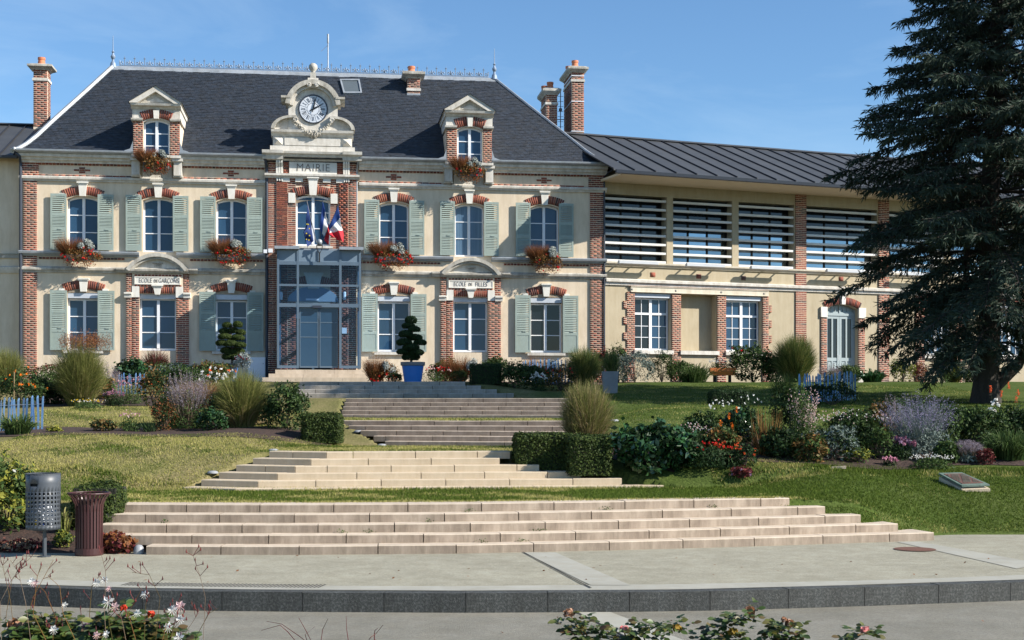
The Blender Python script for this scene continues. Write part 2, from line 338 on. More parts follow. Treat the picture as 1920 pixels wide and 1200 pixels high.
def lawn_material():
    m = mat('lawn', (.115,.125,.045), (.20,.175,.095), .9, .95, .9, 26, c3=(.145,.142,.065), dirt=.0)
    n = m.node_tree.nodes; l = m.node_tree.links; b = n['Principled BSDF']; b.inputs['Specular IOR Level'].default_value = .08
    src = b.inputs['Base Color'].links[0].from_socket
    tc = n.new('ShaderNodeTexCoord'); sp = n.new('ShaderNodeSeparateXYZ'); l.new(tc.outputs['Object'], sp.inputs[0])
    # the left lawn is drier (straw), the right one fresh green
    no = n.new('ShaderNodeTexNoise'); no.inputs['Scale'].default_value = .55; no.inputs['Detail'].default_value = 5; l.new(tc.outputs['Object'], no.inputs[0])
    mu = n.new('ShaderNodeMath'); mu.operation = 'MULTIPLY_ADD'; mu.inputs[1].default_value = 7; l.new(no.outputs['Fac'], mu.inputs[0]); l.new(sp.outputs['X'], mu.inputs[2])
    mr = n.new('ShaderNodeMapRange'); mr.inputs[1].default_value = 2; mr.inputs[2].default_value = 6; l.new(mu.outputs[0], mr.inputs[0])
    fine = n.new('ShaderNodeTexNoise'); fine.inputs['Scale'].default_value = 22; fine.inputs['Detail'].default_value = 5; l.new(tc.outputs['Object'], fine.inputs[0])
    fr = n.new('ShaderNodeValToRGB'); fr.color_ramp.elements[0].color = (.6,.65,.55,1); fr.color_ramp.elements[1].color = (1.4,1.35,1.3,1)
    fr.color_ramp.elements[0].position = .3; fr.color_ramp.elements[1].position = .7; l.new(fine.outputs['Fac'], fr.inputs[0])
    g2 = n.new('ShaderNodeRGB'); g2.outputs[0].default_value = (.44,.64,.34,1)
    w2 = n.new('ShaderNodeRGB'); w2.outputs[0].default_value = (1.08,1.0,1.0,1)
    mx = n.new('ShaderNodeMixRGB'); l.new(mr.outputs[0], mx.inputs[0]); l.new(w2.outputs[0], mx.inputs[1]); l.new(g2.outputs[0], mx.inputs[2])
    m1 = n.new('ShaderNodeMixRGB'); m1.blend_type = 'MULTIPLY'; m1.inputs[0].default_value = 1; l.new(src, m1.inputs[1]); l.new(mx.outputs[0], m1.inputs[2])
    m2 = n.new('ShaderNodeMixRGB'); m2.blend_type = 'MULTIPLY'; m2.inputs[0].default_value = .8; l.new(m1.outputs[0], m2.inputs[1]); l.new(fr.outputs[0], m2.inputs[2])
    l.new(m2.outputs[0], b.inputs['Base Color'])
    return m
M['lawn'] = lawn_material()
grid_sheet('lawn', xs, ys, terr, M['lawn'])
M['soil'] = mat('bark_mulch', (.022,.013,.010), (.07,.038,.026), 18, .95, 1., 30, c3=(.04,.022,.016))  # mulch colour darkened to take in the shadow on the beds
M['asphalt'] = mat('road_asphalt', (.185,.178,.145), (.25,.24,.20), 1.2, .9, .6, 130, dirt=.10)
M['pave'] = mat('exposed_aggregate', (.31,.296,.226), (.39,.375,.292), .9, .92, .6, 120, dirt=.2)
M['band'] = mat('smooth_concrete', (.30,.295,.25), (.365,.36,.31), 1.5, .85, .15, 60, dirt=.08)
for mm_, cs in (('asphalt', 190), ('pave', 150)):            # pebbles of the aggregate
    m = M[mm_]; n = m.node_tree.nodes; l = m.node_tree.links; b = n['Principled BSDF']; src = b.inputs['Base Color'].links[0].from_socket
    tc = n.new('ShaderNodeTexCoord'); v = n.new('ShaderNodeTexNoise'); v.inputs['Scale'].default_value = 38; v.inputs['Detail'].default_value = 8; v.inputs['Roughness'].default_value = .8; l.new(tc.outputs['Object'], v.inputs[0])
    r = n.new('ShaderNodeValToRGB'); r.color_ramp.elements[0].position = .38; r.color_ramp.elements[1].position = .62
    r.color_ramp.elements[0].color = (.72,.72,.72,1); r.color_ramp.elements[1].color = (1.15,1.14,1.12,1); l.new(v.outputs['Fac'], r.inputs[0])
    x = n.new('ShaderNodeMixRGB'); x.blend_type = 'MULTIPLY'; x.inputs[0].default_value = 1; l.new(src, x.inputs[1]); l.new(r.outputs[0], x.inputs[2]); l.new(x.outputs[0], b.inputs['Base Color'])
M['granite'] = mat('dark_granite', (.030,.034,.032), (.14,.145,.135), 34, .75, .5, 90, c3=(.06,.064,.06), dirt=.5, island=.12)
KZ = -.03; RZ = -.25
GX = np.concatenate([[-60,-30,-14], np.arange(-9, 9.1, .3), [14, 30, 60]])
def strip(name, ya, yb, z, mt, xs=GX, **k):
    V = []; n = len(xs)
    for f in (ya, yb):
        for x in xs: V.append((x, f(x), z(x) if callable(z) else z))
    return np_obj(name, V, [(i, i+1, n+i+1, n+i) for i in range(n-1)], mt, None, 'structure', **k)
MB().add([(-400,-300,-.6),(400,-300,-.6),(400,900,-.6),(-400,900,-.6)], [(0,1,2,3)]).build('ground', M['soil'], None, 'structure', fix=False)
strip('road', lambda x: 8.5, lambda x: YK(x)+.1, RZ, M['asphalt'])
# pavement slopes gently from the steps to the kerb
np_obj('pavement', [(x, y, z) for x in GX for y, z in ((YK(x)+.20, KZ), (YK(x)+1.0, KZ+.004), (YF(x)-.2, 0), (YF(x)+3.2, 0.0))],
       [(4*i+j, 4*i+j+1, 4*i+5+j, 4*i+4+j)[::-1] for i in range(len(GX)-1) for j in range(3)], M['pave'], None, 'structure')
strip('pavement_edge', lambda x: YK(x)+.203, lambda x: YK(x)+.62+.05*math.sin(x), KZ+.006, M['band'])
def PZ(x, y):                       # height of the pavement surface
    a, b = YK(x)+1.0, YF(x)-.2
    return KZ+.004 if y < a else (0 if y > b else (KZ+.004)*(1-(y-a)/(b-a)))
def pquad(name, pts, mt, lift):      # quad laid on the pavement, subdivided along its length
    (ax, ay), (bx, by), (cx_, cy), (dx, dy) = pts; V = []; n = 8
    for i in range(n+1):
        t = i/n; p = (ax+(dx-ax)*t, ay+(dy-ay)*t); q = (bx+(cx_-bx)*t, by+(cy-by)*t); V += [(*p, PZ(*p)+lift), (*q, PZ(*q)+lift)]
    return np_obj(name, V, [(2*i, 2*i+1, 2*i+3, 2*i+2) for i in range(n)], mt, None, 'structure')
def band(name, x0a, x0b, x1a, x1b, ya, yb, z): # sloping concrete band across a surface
    return MB().add([(x0a, ya(x0a), z), (x0b, ya(x0b), z), (x1b, yb(x1b), z), (x1a, yb(x1a), z)], [(0,1,2,3)]).build(name, M['band'], None, 'structure', fix=False)
pquad('pavement_band', [(.93, 16.36), (1.40, 16.36), (.62, 19.75), (.17, 19.75)], M['band'], .006)
pquad('pavement_joint', [(.905, 16.1), (.93, 16.1), (.165, 19.8), (.145, 19.8)], M['dark'], .010)
pquad('pavement_band', [(6.55, 18.0), (7.1, 18.5), (6.25, 21.3), (5.9, 21.3)], M['band'], .006)
MB().add([(1.545,12.5,RZ+.004),(2.15,12.5,RZ+.004),(1.12,15.74,RZ+.004),(.74,15.74,RZ+.004)], [(0,1,2,3)]).build('road_band', M['band'], None, 'structure', fix=False)
MB().add([(.72,15.74,RZ+.008),(.74,15.74,RZ+.008),(1.56,12.5,RZ+.008),(1.53,12.5,RZ+.008)], [(0,1,2,3)]).build('road_joint', M['dark'], None, 'structure', fix=False)
# kerb of granite stones
kb = thing('kerb', (0, 15.7, RZ), 0, None, None, kind='structure')
x = -15.4; kme = {}
while x < 16:
    L = .93; y0, y1 = YK(x), YK(x+L); a = math.atan2(y1-y0, L); ln = L/math.cos(a)
    o = MB().box(0, ln-.007, 0, .205, -.05, KZ-RZ+.002+random.uniform(-.003, .003)).build('kerb_stone', M['granite'], kb)
    o.location = (x, y0-15.7, 0); o.rotation_euler = (0, 0, a); x += L
# manhole cover
mh = thing('manhole_cover', ((1717-960)/F*20.2, 20.25, .002), 0, 'round rusty manhole cover set in the pavement near the right end of the lowest steps', 'manhole cover')
m_r = mat('rusty_iron', (.10,.045,.03), (.17,.075,.045), 20, .8, .4, 60)
MB().lathe([(.30, 0), (.30, .001), (.27, .002)], n=28).build('frame', m_r, mh)
MB().lathe([(.26, .0025), (.255, .004)], n=28).build('lid', m_r, mh)
# slot drain
dr = thing('slot_drain', (-4.9, 16.15, KZ+.01), 0, 'long row of short slanted drain slots in the pavement along the kerb at left', 'drain')
sm = MB().add([(0,-.02,0),(.020,-.02,0),(.072,.27,0),(.052,.28,0)], [(0,1,2,3)]).build('slot', M['dark'], dr, fix=False)
i = 0; x = -4.62
sm.location = (x+4.9, YK(x)+.38-16.15, 0)
while x < -2.3:
    x += .047; o = bpy.data.objects.new('slot', sm.data); o.location = (x+4.9, YK(x)+.38+random.uniform(-.004,.004)-16.15, 0); finish(o, dr)
# ---------------------------------------------------------------- flights of steps
def flight(label, s0, z0, rise, tread, n, xl, xr, pitch, yline, phases, tilt=0, kink=None, endw=.55, first=None, mt='tread', group='flights of stone steps up the garden'):
    r = thing('stone_steps', (0, s0, z0), 0, label, 'steps', group)
    for i in range(n):
        zb, zt = z0+i*rise-.02, z0+(i+1)*rise
        if first is not None:
            zt = z0+first+i*rise; zb = z0 if i == 0 else zt-rise-.02
        a, b = xl[i], xr[i]; cuts = [a]; x = phases[i % len(phases)]
        while x > a+.3: x -= pitch
        while x < a+.25: x += pitch
        while x < b-.2: cuts.append(x); x += pitch
        cuts.append(b)
        if kink: cuts = sorted(set(cuts+[kink[0][i]])); cuts = [c for c in cuts if c == kink[0][i] or c in (a, b) or abs(c-kink[0][i]) > .25]
        for c, d in zip(cuts[:-1], cuts[1:]):
            def yy(x):
                y = yline(x)
                if kink and x < kink[0][i]: y += kink[1]*(kink[0][i]-x)
                return y+i*tread
            ya, yb = yy(c), yy(d); ang = math.atan2(yb-ya, d-c); L = math.hypot(yb-ya, d-c)
            j = .007; dz = random.uniform(-.003, .003); last = d == b
            dp = tread+.14 if not last else tread+.30
            mb = MB(); bev = .012
            mb.mold([(0, zb-z0), (0, zt-z0-bev+dz), (bev, zt-z0+dz), (dp, zt-z0+dz), (dp, zb-z0)], j, L-j)
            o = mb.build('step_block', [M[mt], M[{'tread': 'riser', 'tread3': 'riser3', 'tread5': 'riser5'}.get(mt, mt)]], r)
            for q in o.data.polygons: q.material_index = 1 if abs(q.normal.z) < .3 else 0  # upright faces take darker copies: shade put into colour, besides stains
            o.location = (c, ya-s0, tilt*(c)); o.rotation_euler = (0, 0, ang)
    return r
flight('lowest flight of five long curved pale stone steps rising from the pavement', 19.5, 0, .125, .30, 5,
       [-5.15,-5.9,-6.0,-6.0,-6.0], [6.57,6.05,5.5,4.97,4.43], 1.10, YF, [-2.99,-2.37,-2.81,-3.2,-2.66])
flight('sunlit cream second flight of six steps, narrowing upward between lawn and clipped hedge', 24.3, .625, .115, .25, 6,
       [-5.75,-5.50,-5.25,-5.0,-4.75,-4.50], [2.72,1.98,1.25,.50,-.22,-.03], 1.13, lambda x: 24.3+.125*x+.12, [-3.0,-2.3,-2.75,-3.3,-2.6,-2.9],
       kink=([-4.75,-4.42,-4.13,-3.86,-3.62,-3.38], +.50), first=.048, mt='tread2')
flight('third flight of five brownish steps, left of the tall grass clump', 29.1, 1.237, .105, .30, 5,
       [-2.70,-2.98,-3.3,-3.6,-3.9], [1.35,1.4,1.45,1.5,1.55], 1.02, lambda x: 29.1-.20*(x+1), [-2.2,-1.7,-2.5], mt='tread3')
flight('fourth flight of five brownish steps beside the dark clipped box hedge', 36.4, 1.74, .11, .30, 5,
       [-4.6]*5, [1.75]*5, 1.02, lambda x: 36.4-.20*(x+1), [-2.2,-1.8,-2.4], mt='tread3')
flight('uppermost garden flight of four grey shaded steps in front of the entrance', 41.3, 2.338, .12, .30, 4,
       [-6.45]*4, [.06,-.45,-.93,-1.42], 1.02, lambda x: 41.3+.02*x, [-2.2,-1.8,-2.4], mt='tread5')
# mulch beds draped on the terrain
def bed(x0, x1, ya, yb, lift=.012, name='flower_bed', res=.15):
    nx = max(3, int((x1-x0)/res)); V = []; ny = 10
    for i in range(nx+1):
        X = x0+(x1-x0)*i/nx; a = ya(X) if callable(ya) else ya; b = yb(X) if callable(yb) else yb
        for j in range(ny+1):
            Y = a+(b-a)*j/ny; V.append((X, Y, G(X, Y)+lift))
    Fc = [(i*(ny+1)+j, (i+1)*(ny+1)+j, (i+1)*(ny+1)+j+1, i*(ny+1)+j+1) for i in range(nx) for j in range(ny)]
    return np_obj(name, V, Fc, M['soil'], None, 'structure', True)
bed(-11, -5.32, lambda x: YF(x)+.10-.16*0, lambda x: YF(x)+1.15+.12*math.sin(2*x), .03)
bed(-11, -3.75, lambda x: 28.2+.15*math.sin(1.3*x), lambda x: 30.2+.3*math.sin(x))
bed(-14, -6.6, lambda x: 37+.4*math.sin(x), lambda x: 40.5)
bed(.2, 9.6, lambda x: 24.85+(2.9-x)*.55+.12*x if x < 2.8 else 25.0+.10*math.sin(x*1.7)+.11*(x-2.8)+.45*max(0, 1-abs(x-3.5)/1.2), lambda x: 27.2+.12*x)
bed(-18, -8.2, 47.3, lambda x: 50.2)
bed(-4.5, 3, 44.8, lambda x: 52)
bed(3, 26, lambda x: 46.9+.12*(x-3), lambda x: 53+.4*(x-3))
# ================================================================ THE TOWN HALL (central building)
A = Fr(590, 51, .135, 2.88)
T = thing('town_hall', A.O, A.a, 'cream rendered town hall with red brick quoins, sage shutters, clock gable and dark slate roof', 'town hall')
U, Zp = A.u, A.z
zL = lambda py, px=100: Zp(py, px)
z_gut = zL(291); z_cor = zL(306); z_d1 = zL(309); z_fr = zL(327); z_d2 = zL(330.5); z_st = zL(340)
z_sc1, z_sc0 = zL(471), zL(480); z_d3, z_d4 = zL(483), zL(486); z_f4 = zL(499); z_l0 = zL(502); z_s0 = zL(511)
XL, XR = U(42), U(1132)
BR = Bricks()
W1 = [155.5, 297, 434, 738.5, 880, 1021]; HW = .55
z1b, z1s, z1t = z_sc1+.02, zL(372.5), zL(366)
z0b, z0t = zL(657), zL(548)
holes = [(U(p)-HW, U(p)+HW, z1b, z1t) for p in W1]
GW = [(157, .57), (434, .57), (738.5, .60), (1024, .60)]
holes += [(U(p)-h, U(p)+h, z0b, z0t) for p, h in GW]
holes += [(U(p)-.645, U(p)+.645, z0b, z0t-.02) for p in (296, 882)]
CX = U(587); CWH = .62
holes += [(CX-CWH, CX+CWH, Zp(462, 587), Zp(366, 587)), (CX-.82, CX+.82, Zp(693, 587), Zp(572, 587))]
wl_ = MB(); wall_holes(wl_, XL, XR, -.6, z_cor+.25, holes, 0, .32)
wl_.add([(XL, 0, -.6), (XL, 0, z_cor+.25), (XL, 9, z_cor+.25), (XL, 9, -.6)], [(0,1,2,3)]); wl_.add([(XR, 0, -.6), (XR, 9, -.6), (XR, 9, z_cor+.25), (XR, 0, z_cor+.25)], [(0,1,2,3)])
wl_.add([(XL, 9, -.6), (XL, 9, z_cor+.25), (XR, 9, z_cor+.25), (XR, 9, -.6)], [(0,1,2,3)])
wl_.build('wall', M['render'], T, fix=False)
# ---- windows
def glazing(name, xc, zb, zt, w_, y, bars=2, rise=0, mt='white', gl='glass', par=T, fw=.055, mull=.10, blind=None):
    """casement pair with glazing bars: frame > panes; returns the frame"""
    hw = w_/2; mb = MB(); d = .07
    mb.box(-hw, -hw+fw, 0, d, 0, zt-zb); mb.box(hw-fw, hw, 0, d, 0, zt-zb); mb.box(-hw+fw, hw-fw, 0, d, 0, fw+.02); mb.box(-mull/2, mull/2, -.02, d, fw+.02, zt-zb-fw)
    if rise:
        R = (hw*hw+rise*rise)/(2*rise); zc = zt-zb-R; th = math.asin(hw/R); n = 10
        for i in range(n):
            a, b = -th+2*th*i/n, -th+2*th*(i+1)/n
            mb.prism([((R-fw-.02)*math.sin(a), zc+(R-fw-.02)*math.cos(a)), ((R-fw-.02)*math.sin(b), zc+(R-fw-.02)*math.cos(b)), (R*math.sin(b), zc+R*math.cos(b)), (R*math.sin(a), zc+R*math.cos(a))], 0, d)
    else: mb.box(-hw+fw, hw-fw, 0, d, zt-zb-fw, zt-zb)
    zz = [fw+.02+(zt-zb-2*fw-.02)*k/(bars+1) for k in range(bars+2)]
    for z in zz[1:-1]:
        mb.box(-hw+fw, -mull/2, .012, d-.01, z-.016, z+.016); mb.box(mull/2, hw-fw, .012, d-.01, z-.016, z+.016)
    f = mb.build(name, M[mt], par); f.location = (xc, y, zb)
    for s_ in (-1, 1):
        a, b = (-hw+fw, -mull/2) if s_ < 0 else (mull/2, hw-fw)
        for c, e in zip(zz[:-1], zz[1:]):
            tl = random.uniform(-.004, .004); t2 = random.uniform(-.006, .006)
            MB().add([(a, .035+tl, c), (b, .035-tl, c), (b, .035-tl+t2, e), (a, .035+tl+t2, e)], [(0,1,2,3)]).build('pane', M[gl], f, fix=False)
    return f
def spandrels(xc, hw, zs, zt, y0=.0, mtn='render', par=T, mb=None):
    rise = zt-zs; R = (hw*hw+rise*rise)/(2*rise); zc = zt-R; n = 8; own = mb is None; mb = mb or MB()
    th = math.asin(hw/R)
    for s_ in (-1, 1):
        pts = [(xc+s_*R*math.sin(th*k/n), zc+R*math.cos(th*k/n)) for k in range(n+1)]
        poly = pts+[(xc+s_*hw, zt+.003)]
        if s_ > 0: poly = poly[::-1]
        mb.prism(poly, y0+.002, y0+.32)
    return mb
sp = MB()
for p in W1+[587]: spandrels(U(p), HW if p != 587 else .62, z1s, z1t+.003, mb=sp)
for i, p in enumerate(W1):
    glazing('window', U(p), z1b, z1t, 2*HW, .20, 2, z1t-z1s, gl='curtain' if p == 880 else 'glass')
for p, h in GW:
    bb = .20
    glazing('window', U(p), z0b+.02, z0t-bb-.02, 2*h, .20, 2, 0, gl='glass_dark' if p > 1000 else 'glass')
for p in (296, 882): glazing('window', U(p), z0b+.02, z0t-.19, 1.28, .17, 2, 0)
sp.build('arch_infill', M['render'], T, 'stuff')
# roller shutter boxes over the ground floor windows
for p, h in GW+[(296, .64), (882, .64)]:
    MB().mold([(.02, z0t-.20), (.02, z0t-.03), (.05, z0t-.002), (.25, z0t-.002), (.25, z0t-.20)], U(p)-h+.01, U(p)+h-.01).build('roller_shutter_box', M['greyframe'], T)
# arches, keystones, springers
def keystone(xc, z0, z1, w0, w1, y0=-.09, mt='white_stone', cap=True, par=T):
    mb = MB().prism([(xc-w0/2, z0), (xc+w0/2, z0), (xc+w1/2, z1), (xc-w1/2, z1)], y0, .03)
    if cap: mb.box(xc-w1/2-.05, xc+w1/2+.05, y0-.05, .03, z1, z1+.055); mb.box(xc-w1/2-.02, xc+w1/2+.02, y0-.02, .03, z1-.05, z1-.001)
    return mb.build('keystone', M[mt], par)
for p in W1:
    xc = U(p); BR.arch(xc, z1s+.02, HW+.09, z1t-z1s+.02, .30, -.03, skip=.15)
    keystone(xc, z1t-.02, zL(343), .21, .30)
    for s_ in (-1, 1):
        MB().box(xc+s_*(HW+.09)-(.0 if s_ > 0 else .20), xc+s_*(HW+.09)+(.20 if s_ > 0 else 0), -.045, .02, z1s-.14, z1s+.20).build('springer_block', M['white_stone'], T)
for p, h in GW:
    xc = U(p); BR.arch(xc, z0t+.01, h+.09, .13, .30, -.03, skip=.15)
    keystone(xc, z0t+.03, zL(524), .21, .30)
    MB().box(xc-h, xc+h, .0, .3, z0t+.002, z0t+.14).build('lintel', M['render'], T)
    for s_ in (-1, 1):
        MB().box(xc+s_*(h+.09)-(0 if s_ > 0 else .20), xc+s_*(h+.09)+(.20 if s_ > 0 else 0), -.045, .02, z0t-.20, z0t+.14).build('springer_block', M['white_stone'], T)
    MB().box(xc-h-.12, xc+h+.12, -.10, .2, z0b-.10, z0b).build('window_sill', M['stone'], T)
# ---- shutters (leaf > slats)
def shutter(xc, w_, zb, zt, solid, label=None):
    """louvred leaf hinged on the wall; origin bottom centre"""
    H = zt-zb; hw = w_/2; st = .062; d = .036; mb = MB()
    for s_ in (-1, 1): mb.box(s_*hw if s_ < 0 else hw-st, -hw+st if s_ < 0 else hw, 0, d, 0, H)
    secs = [(.10, .335), (.395, .60), (.66, .955)] if not solid else [(.345, .62), (.665, .95)]
    rails = [(0, secs[0][0])]+[(secs[i][1], secs[i+1][0]) for i in range(len(secs)-1)]+[(secs[-1][1], 1)]
    if solid: rails[0] = (0, .04); rails.insert(1, (.30, .345))
    for a, b in rails: mb.box(-hw+st, hw-st, 0, d, a*H, b*H)
    if solid: mb.box(-hw+st, hw-st, .010, d-.01, .04*H, .30*H)
    mb.box(-.02, .12, -.02, 0, .36*H, .372*H)       # latch bar
    f = mb.build('shutter', M['shutter'], T); f.location = (xc, -.115, zb); f.rotation_euler = (0, 0, random.uniform(-.012, .012))
    sl = []
    for a, b in secs:
        n = 8 if not solid else 9
        for k in range(n):
            z = (a+(b-a)*(k+.5)/n)*H; sl.append(z)
    hh = (secs[0][1]-secs[0][0])*H/(8 if not solid else 9)
    def slat_geo(z): return [(-hw+st, .004, z-.46*hh), (hw-st, .004, z-.46*hh), (hw-st, .031, z+.36*hh), (-hw+st, .031, z+.36*hh),
                             (-hw+st, -.004, z-.40*hh), (hw-st, -.004, z-.40*hh), (hw-st, .023, z+.44*hh), (-hw+st, .023, z+.44*hh)]
    if not solid:
        me = SLAT.get(w_)
        if me is None:
            me = bpy.data.meshes.new('slat'); me.from_pydata(slat_geo(0), [], [tuple(map(int, q)) for q in _UF]); me.materials.append(M['shutter']); SLAT[w_] = me
        for z in sl:
            o = bpy.data.objects.new('slat', me); o.location = (0, 0, z); finish(o, f)
    else:
        m2 = MB()
        for z in sl: m2.add(slat_geo(z), [tuple(map(int, q)) for q in _UF])
        m2.build('louvre_slats', M['shutter'], f, 'stuff')
    return f
SLAT = {}
for p, l, r in zip(W1, [(96.5,124.5),(237.5,265),(376,404.5),(683,711),(825,852),(966.5,994)], [(184.5,213),(325,353.5),(463,492.5),(768,794.5),(908,933.5),(1048.5,1073)]):
    for a, b in (l, r): shutter((U(a)+U(b))/2, .555, z1b-.0+.03, zL(363.5), False)
for (a, b) in [(96,125),(184.5,215),(374.5,404.5),(463.5,494.5),(678.5,707.5),(769.5,799.5),(965.5,994),(1054.5,1083.5)]:
    shutter((U(a)+U(b))/2, .585, z0b+.01, zL(544.5), True)
# ---- corner quoins and mouldings
def pilaster(x0, x1, z0, z1, yf=-.05, pri=False, par_b=BR, mtm='mortar'):
    MB().box(x0+.006, x1-.006, yf+.0024, .02, z0, z1).build('pier_core', M[mtm], T)
    par_b.rect(x0, x1, z0, z1, yf, pri)
for a, b in ((44, 69.5), (1106, 1131)):
    x0, x1 = U(a), U(b)
    pilaster(x0, x1, -.35, z_s0); pilaster(x0, x1, z_l0, z_sc0); pilaster(x0, x1, z_sc1, z_st); pilaster(x0-.06, x1+.06, z_d2, z_cor, -.06)
xa, xb = U(503), U(668)      # central pavilion
def molding(name, prof, x0, x1, mt='stone'):
    segs = [(x0, x1)]
    return MB().mold(prof, x0, x1).build(name, M[mt], T)
def runs(gaps, x0=XL-.10, x1=XR+.10):
    xs = [x0]
    for a, b in gaps: xs += [a, b]
    xs.append(x1); return [(xs[i], xs[i+1]) for i in range(0, len(xs), 2)]
dor = [(U(252), U(339)), (U(836), U(921))]
cbay = (xa-.10, xb+.10)
for a, b in runs([dor[0], cbay, dor[1]]):
    h = z_gut-z_cor
    molding('cornice', [(.0, z_cor), (-.10, z_cor), (-.12, z_cor+.25*h), (-.20, z_cor+.30*h), (-.22, z_cor+.6*h), (-.32, z_cor+.66*h), (-.34, z_gut), (.0, z_gut)], a, b)
    # zinc gutter
    molding('gutter', [(-.34, z_gut+.003), (-.42, z_gut+.02), (-.48, z_gut+.07), (-.49, z_gut+.12), (-.46, z_gut+.12), (-.34, z_gut+.05)], a-.02, b+.02, 'zinc')
    molding('gutter', [(-.335, z_gut+.003), (-.335, z_gut+.16), (-.31, z_gut+.16), (-.31, z_gut+.003)], a-.02, b+.02, 'zinc')
for a, b in runs([(dor[0][0], dor[0][1]), cbay, (dor[1][0], dor[1][1])], XL+.55, XR-.55):
    x = a
    while x < b-.1:                         # dentil course of dark headers
        BR.one(x+.055, z_d1-.0+.03, .095, .062, -.05, .08); x += .125
    for k in range(int((b-a)/.235)): BR.one(a+.12+k*.235, z_fr-.035, .215, .055, -.035, .06); 
for a, b in runs([cbay]):
    h = z_d2-z_st
    molding('string_course', [(0, z_st), (-.06, z_st), (-.08, z_st+.35*h), (-.13, z_st+.42*h), (-.14, z_d2-.03), (-.11, z_d2), (0, z_d2)], a, b)
# cross shaped brick ornaments in the frieze
for p in (154, 433, 738, 1020):
    xc = U(p); zc = (z_d1+z_fr)/2
    for dz, w_ in ((.075, .22), (0, .58), (-.075, .22)):
        n = 1 if w_ < .3 else 3
        for k in range(n): BR.one(xc+(k-(n-1)/2)*w_/n, zc+dz, w_/n-.012, .06, -.012, .03)
pdm = [(U(243), U(350)), (U(832), U(938.5))]
ccut = (U(516), U(679))
for a, b in runs([(pdm[0][0]+.35, pdm[0][1]-.35), cbay, (pdm[1][0]+.35, pdm[1][1]-.35)]):
    molding('sill_course', [(0, z_sc0), (-.07, z_sc0), (-.09, z_sc0+.06), (-.17, z_sc0+.07), (-.19, z_sc1-.03), (-.17, z_sc1), (0, z_sc1+.015)], a, b, 'zinc')
for a, b in runs([(pdm[0][0]-.1, pdm[0][1]+.1), cbay, (pdm[1][0]-.1, pdm[1][1]+.1)], XL+.55, XR-.55):
    x = a+.02
    while x < b-.1: BR.one(x+.055, (z_d3+z_d4)/2+.01, .095, .06, -.05, .08); x += .125
for a, b in runs([cbay]):
    molding('string_course', [(0, z_s0), (-.05, z_s0), (-.07, z_s0+.07), (-.13, z_s0+.09), (-.14, z_l0-.01), (-.02, z_l0+.05), (0, z_l0+.05)], a, b, 'stone_old')
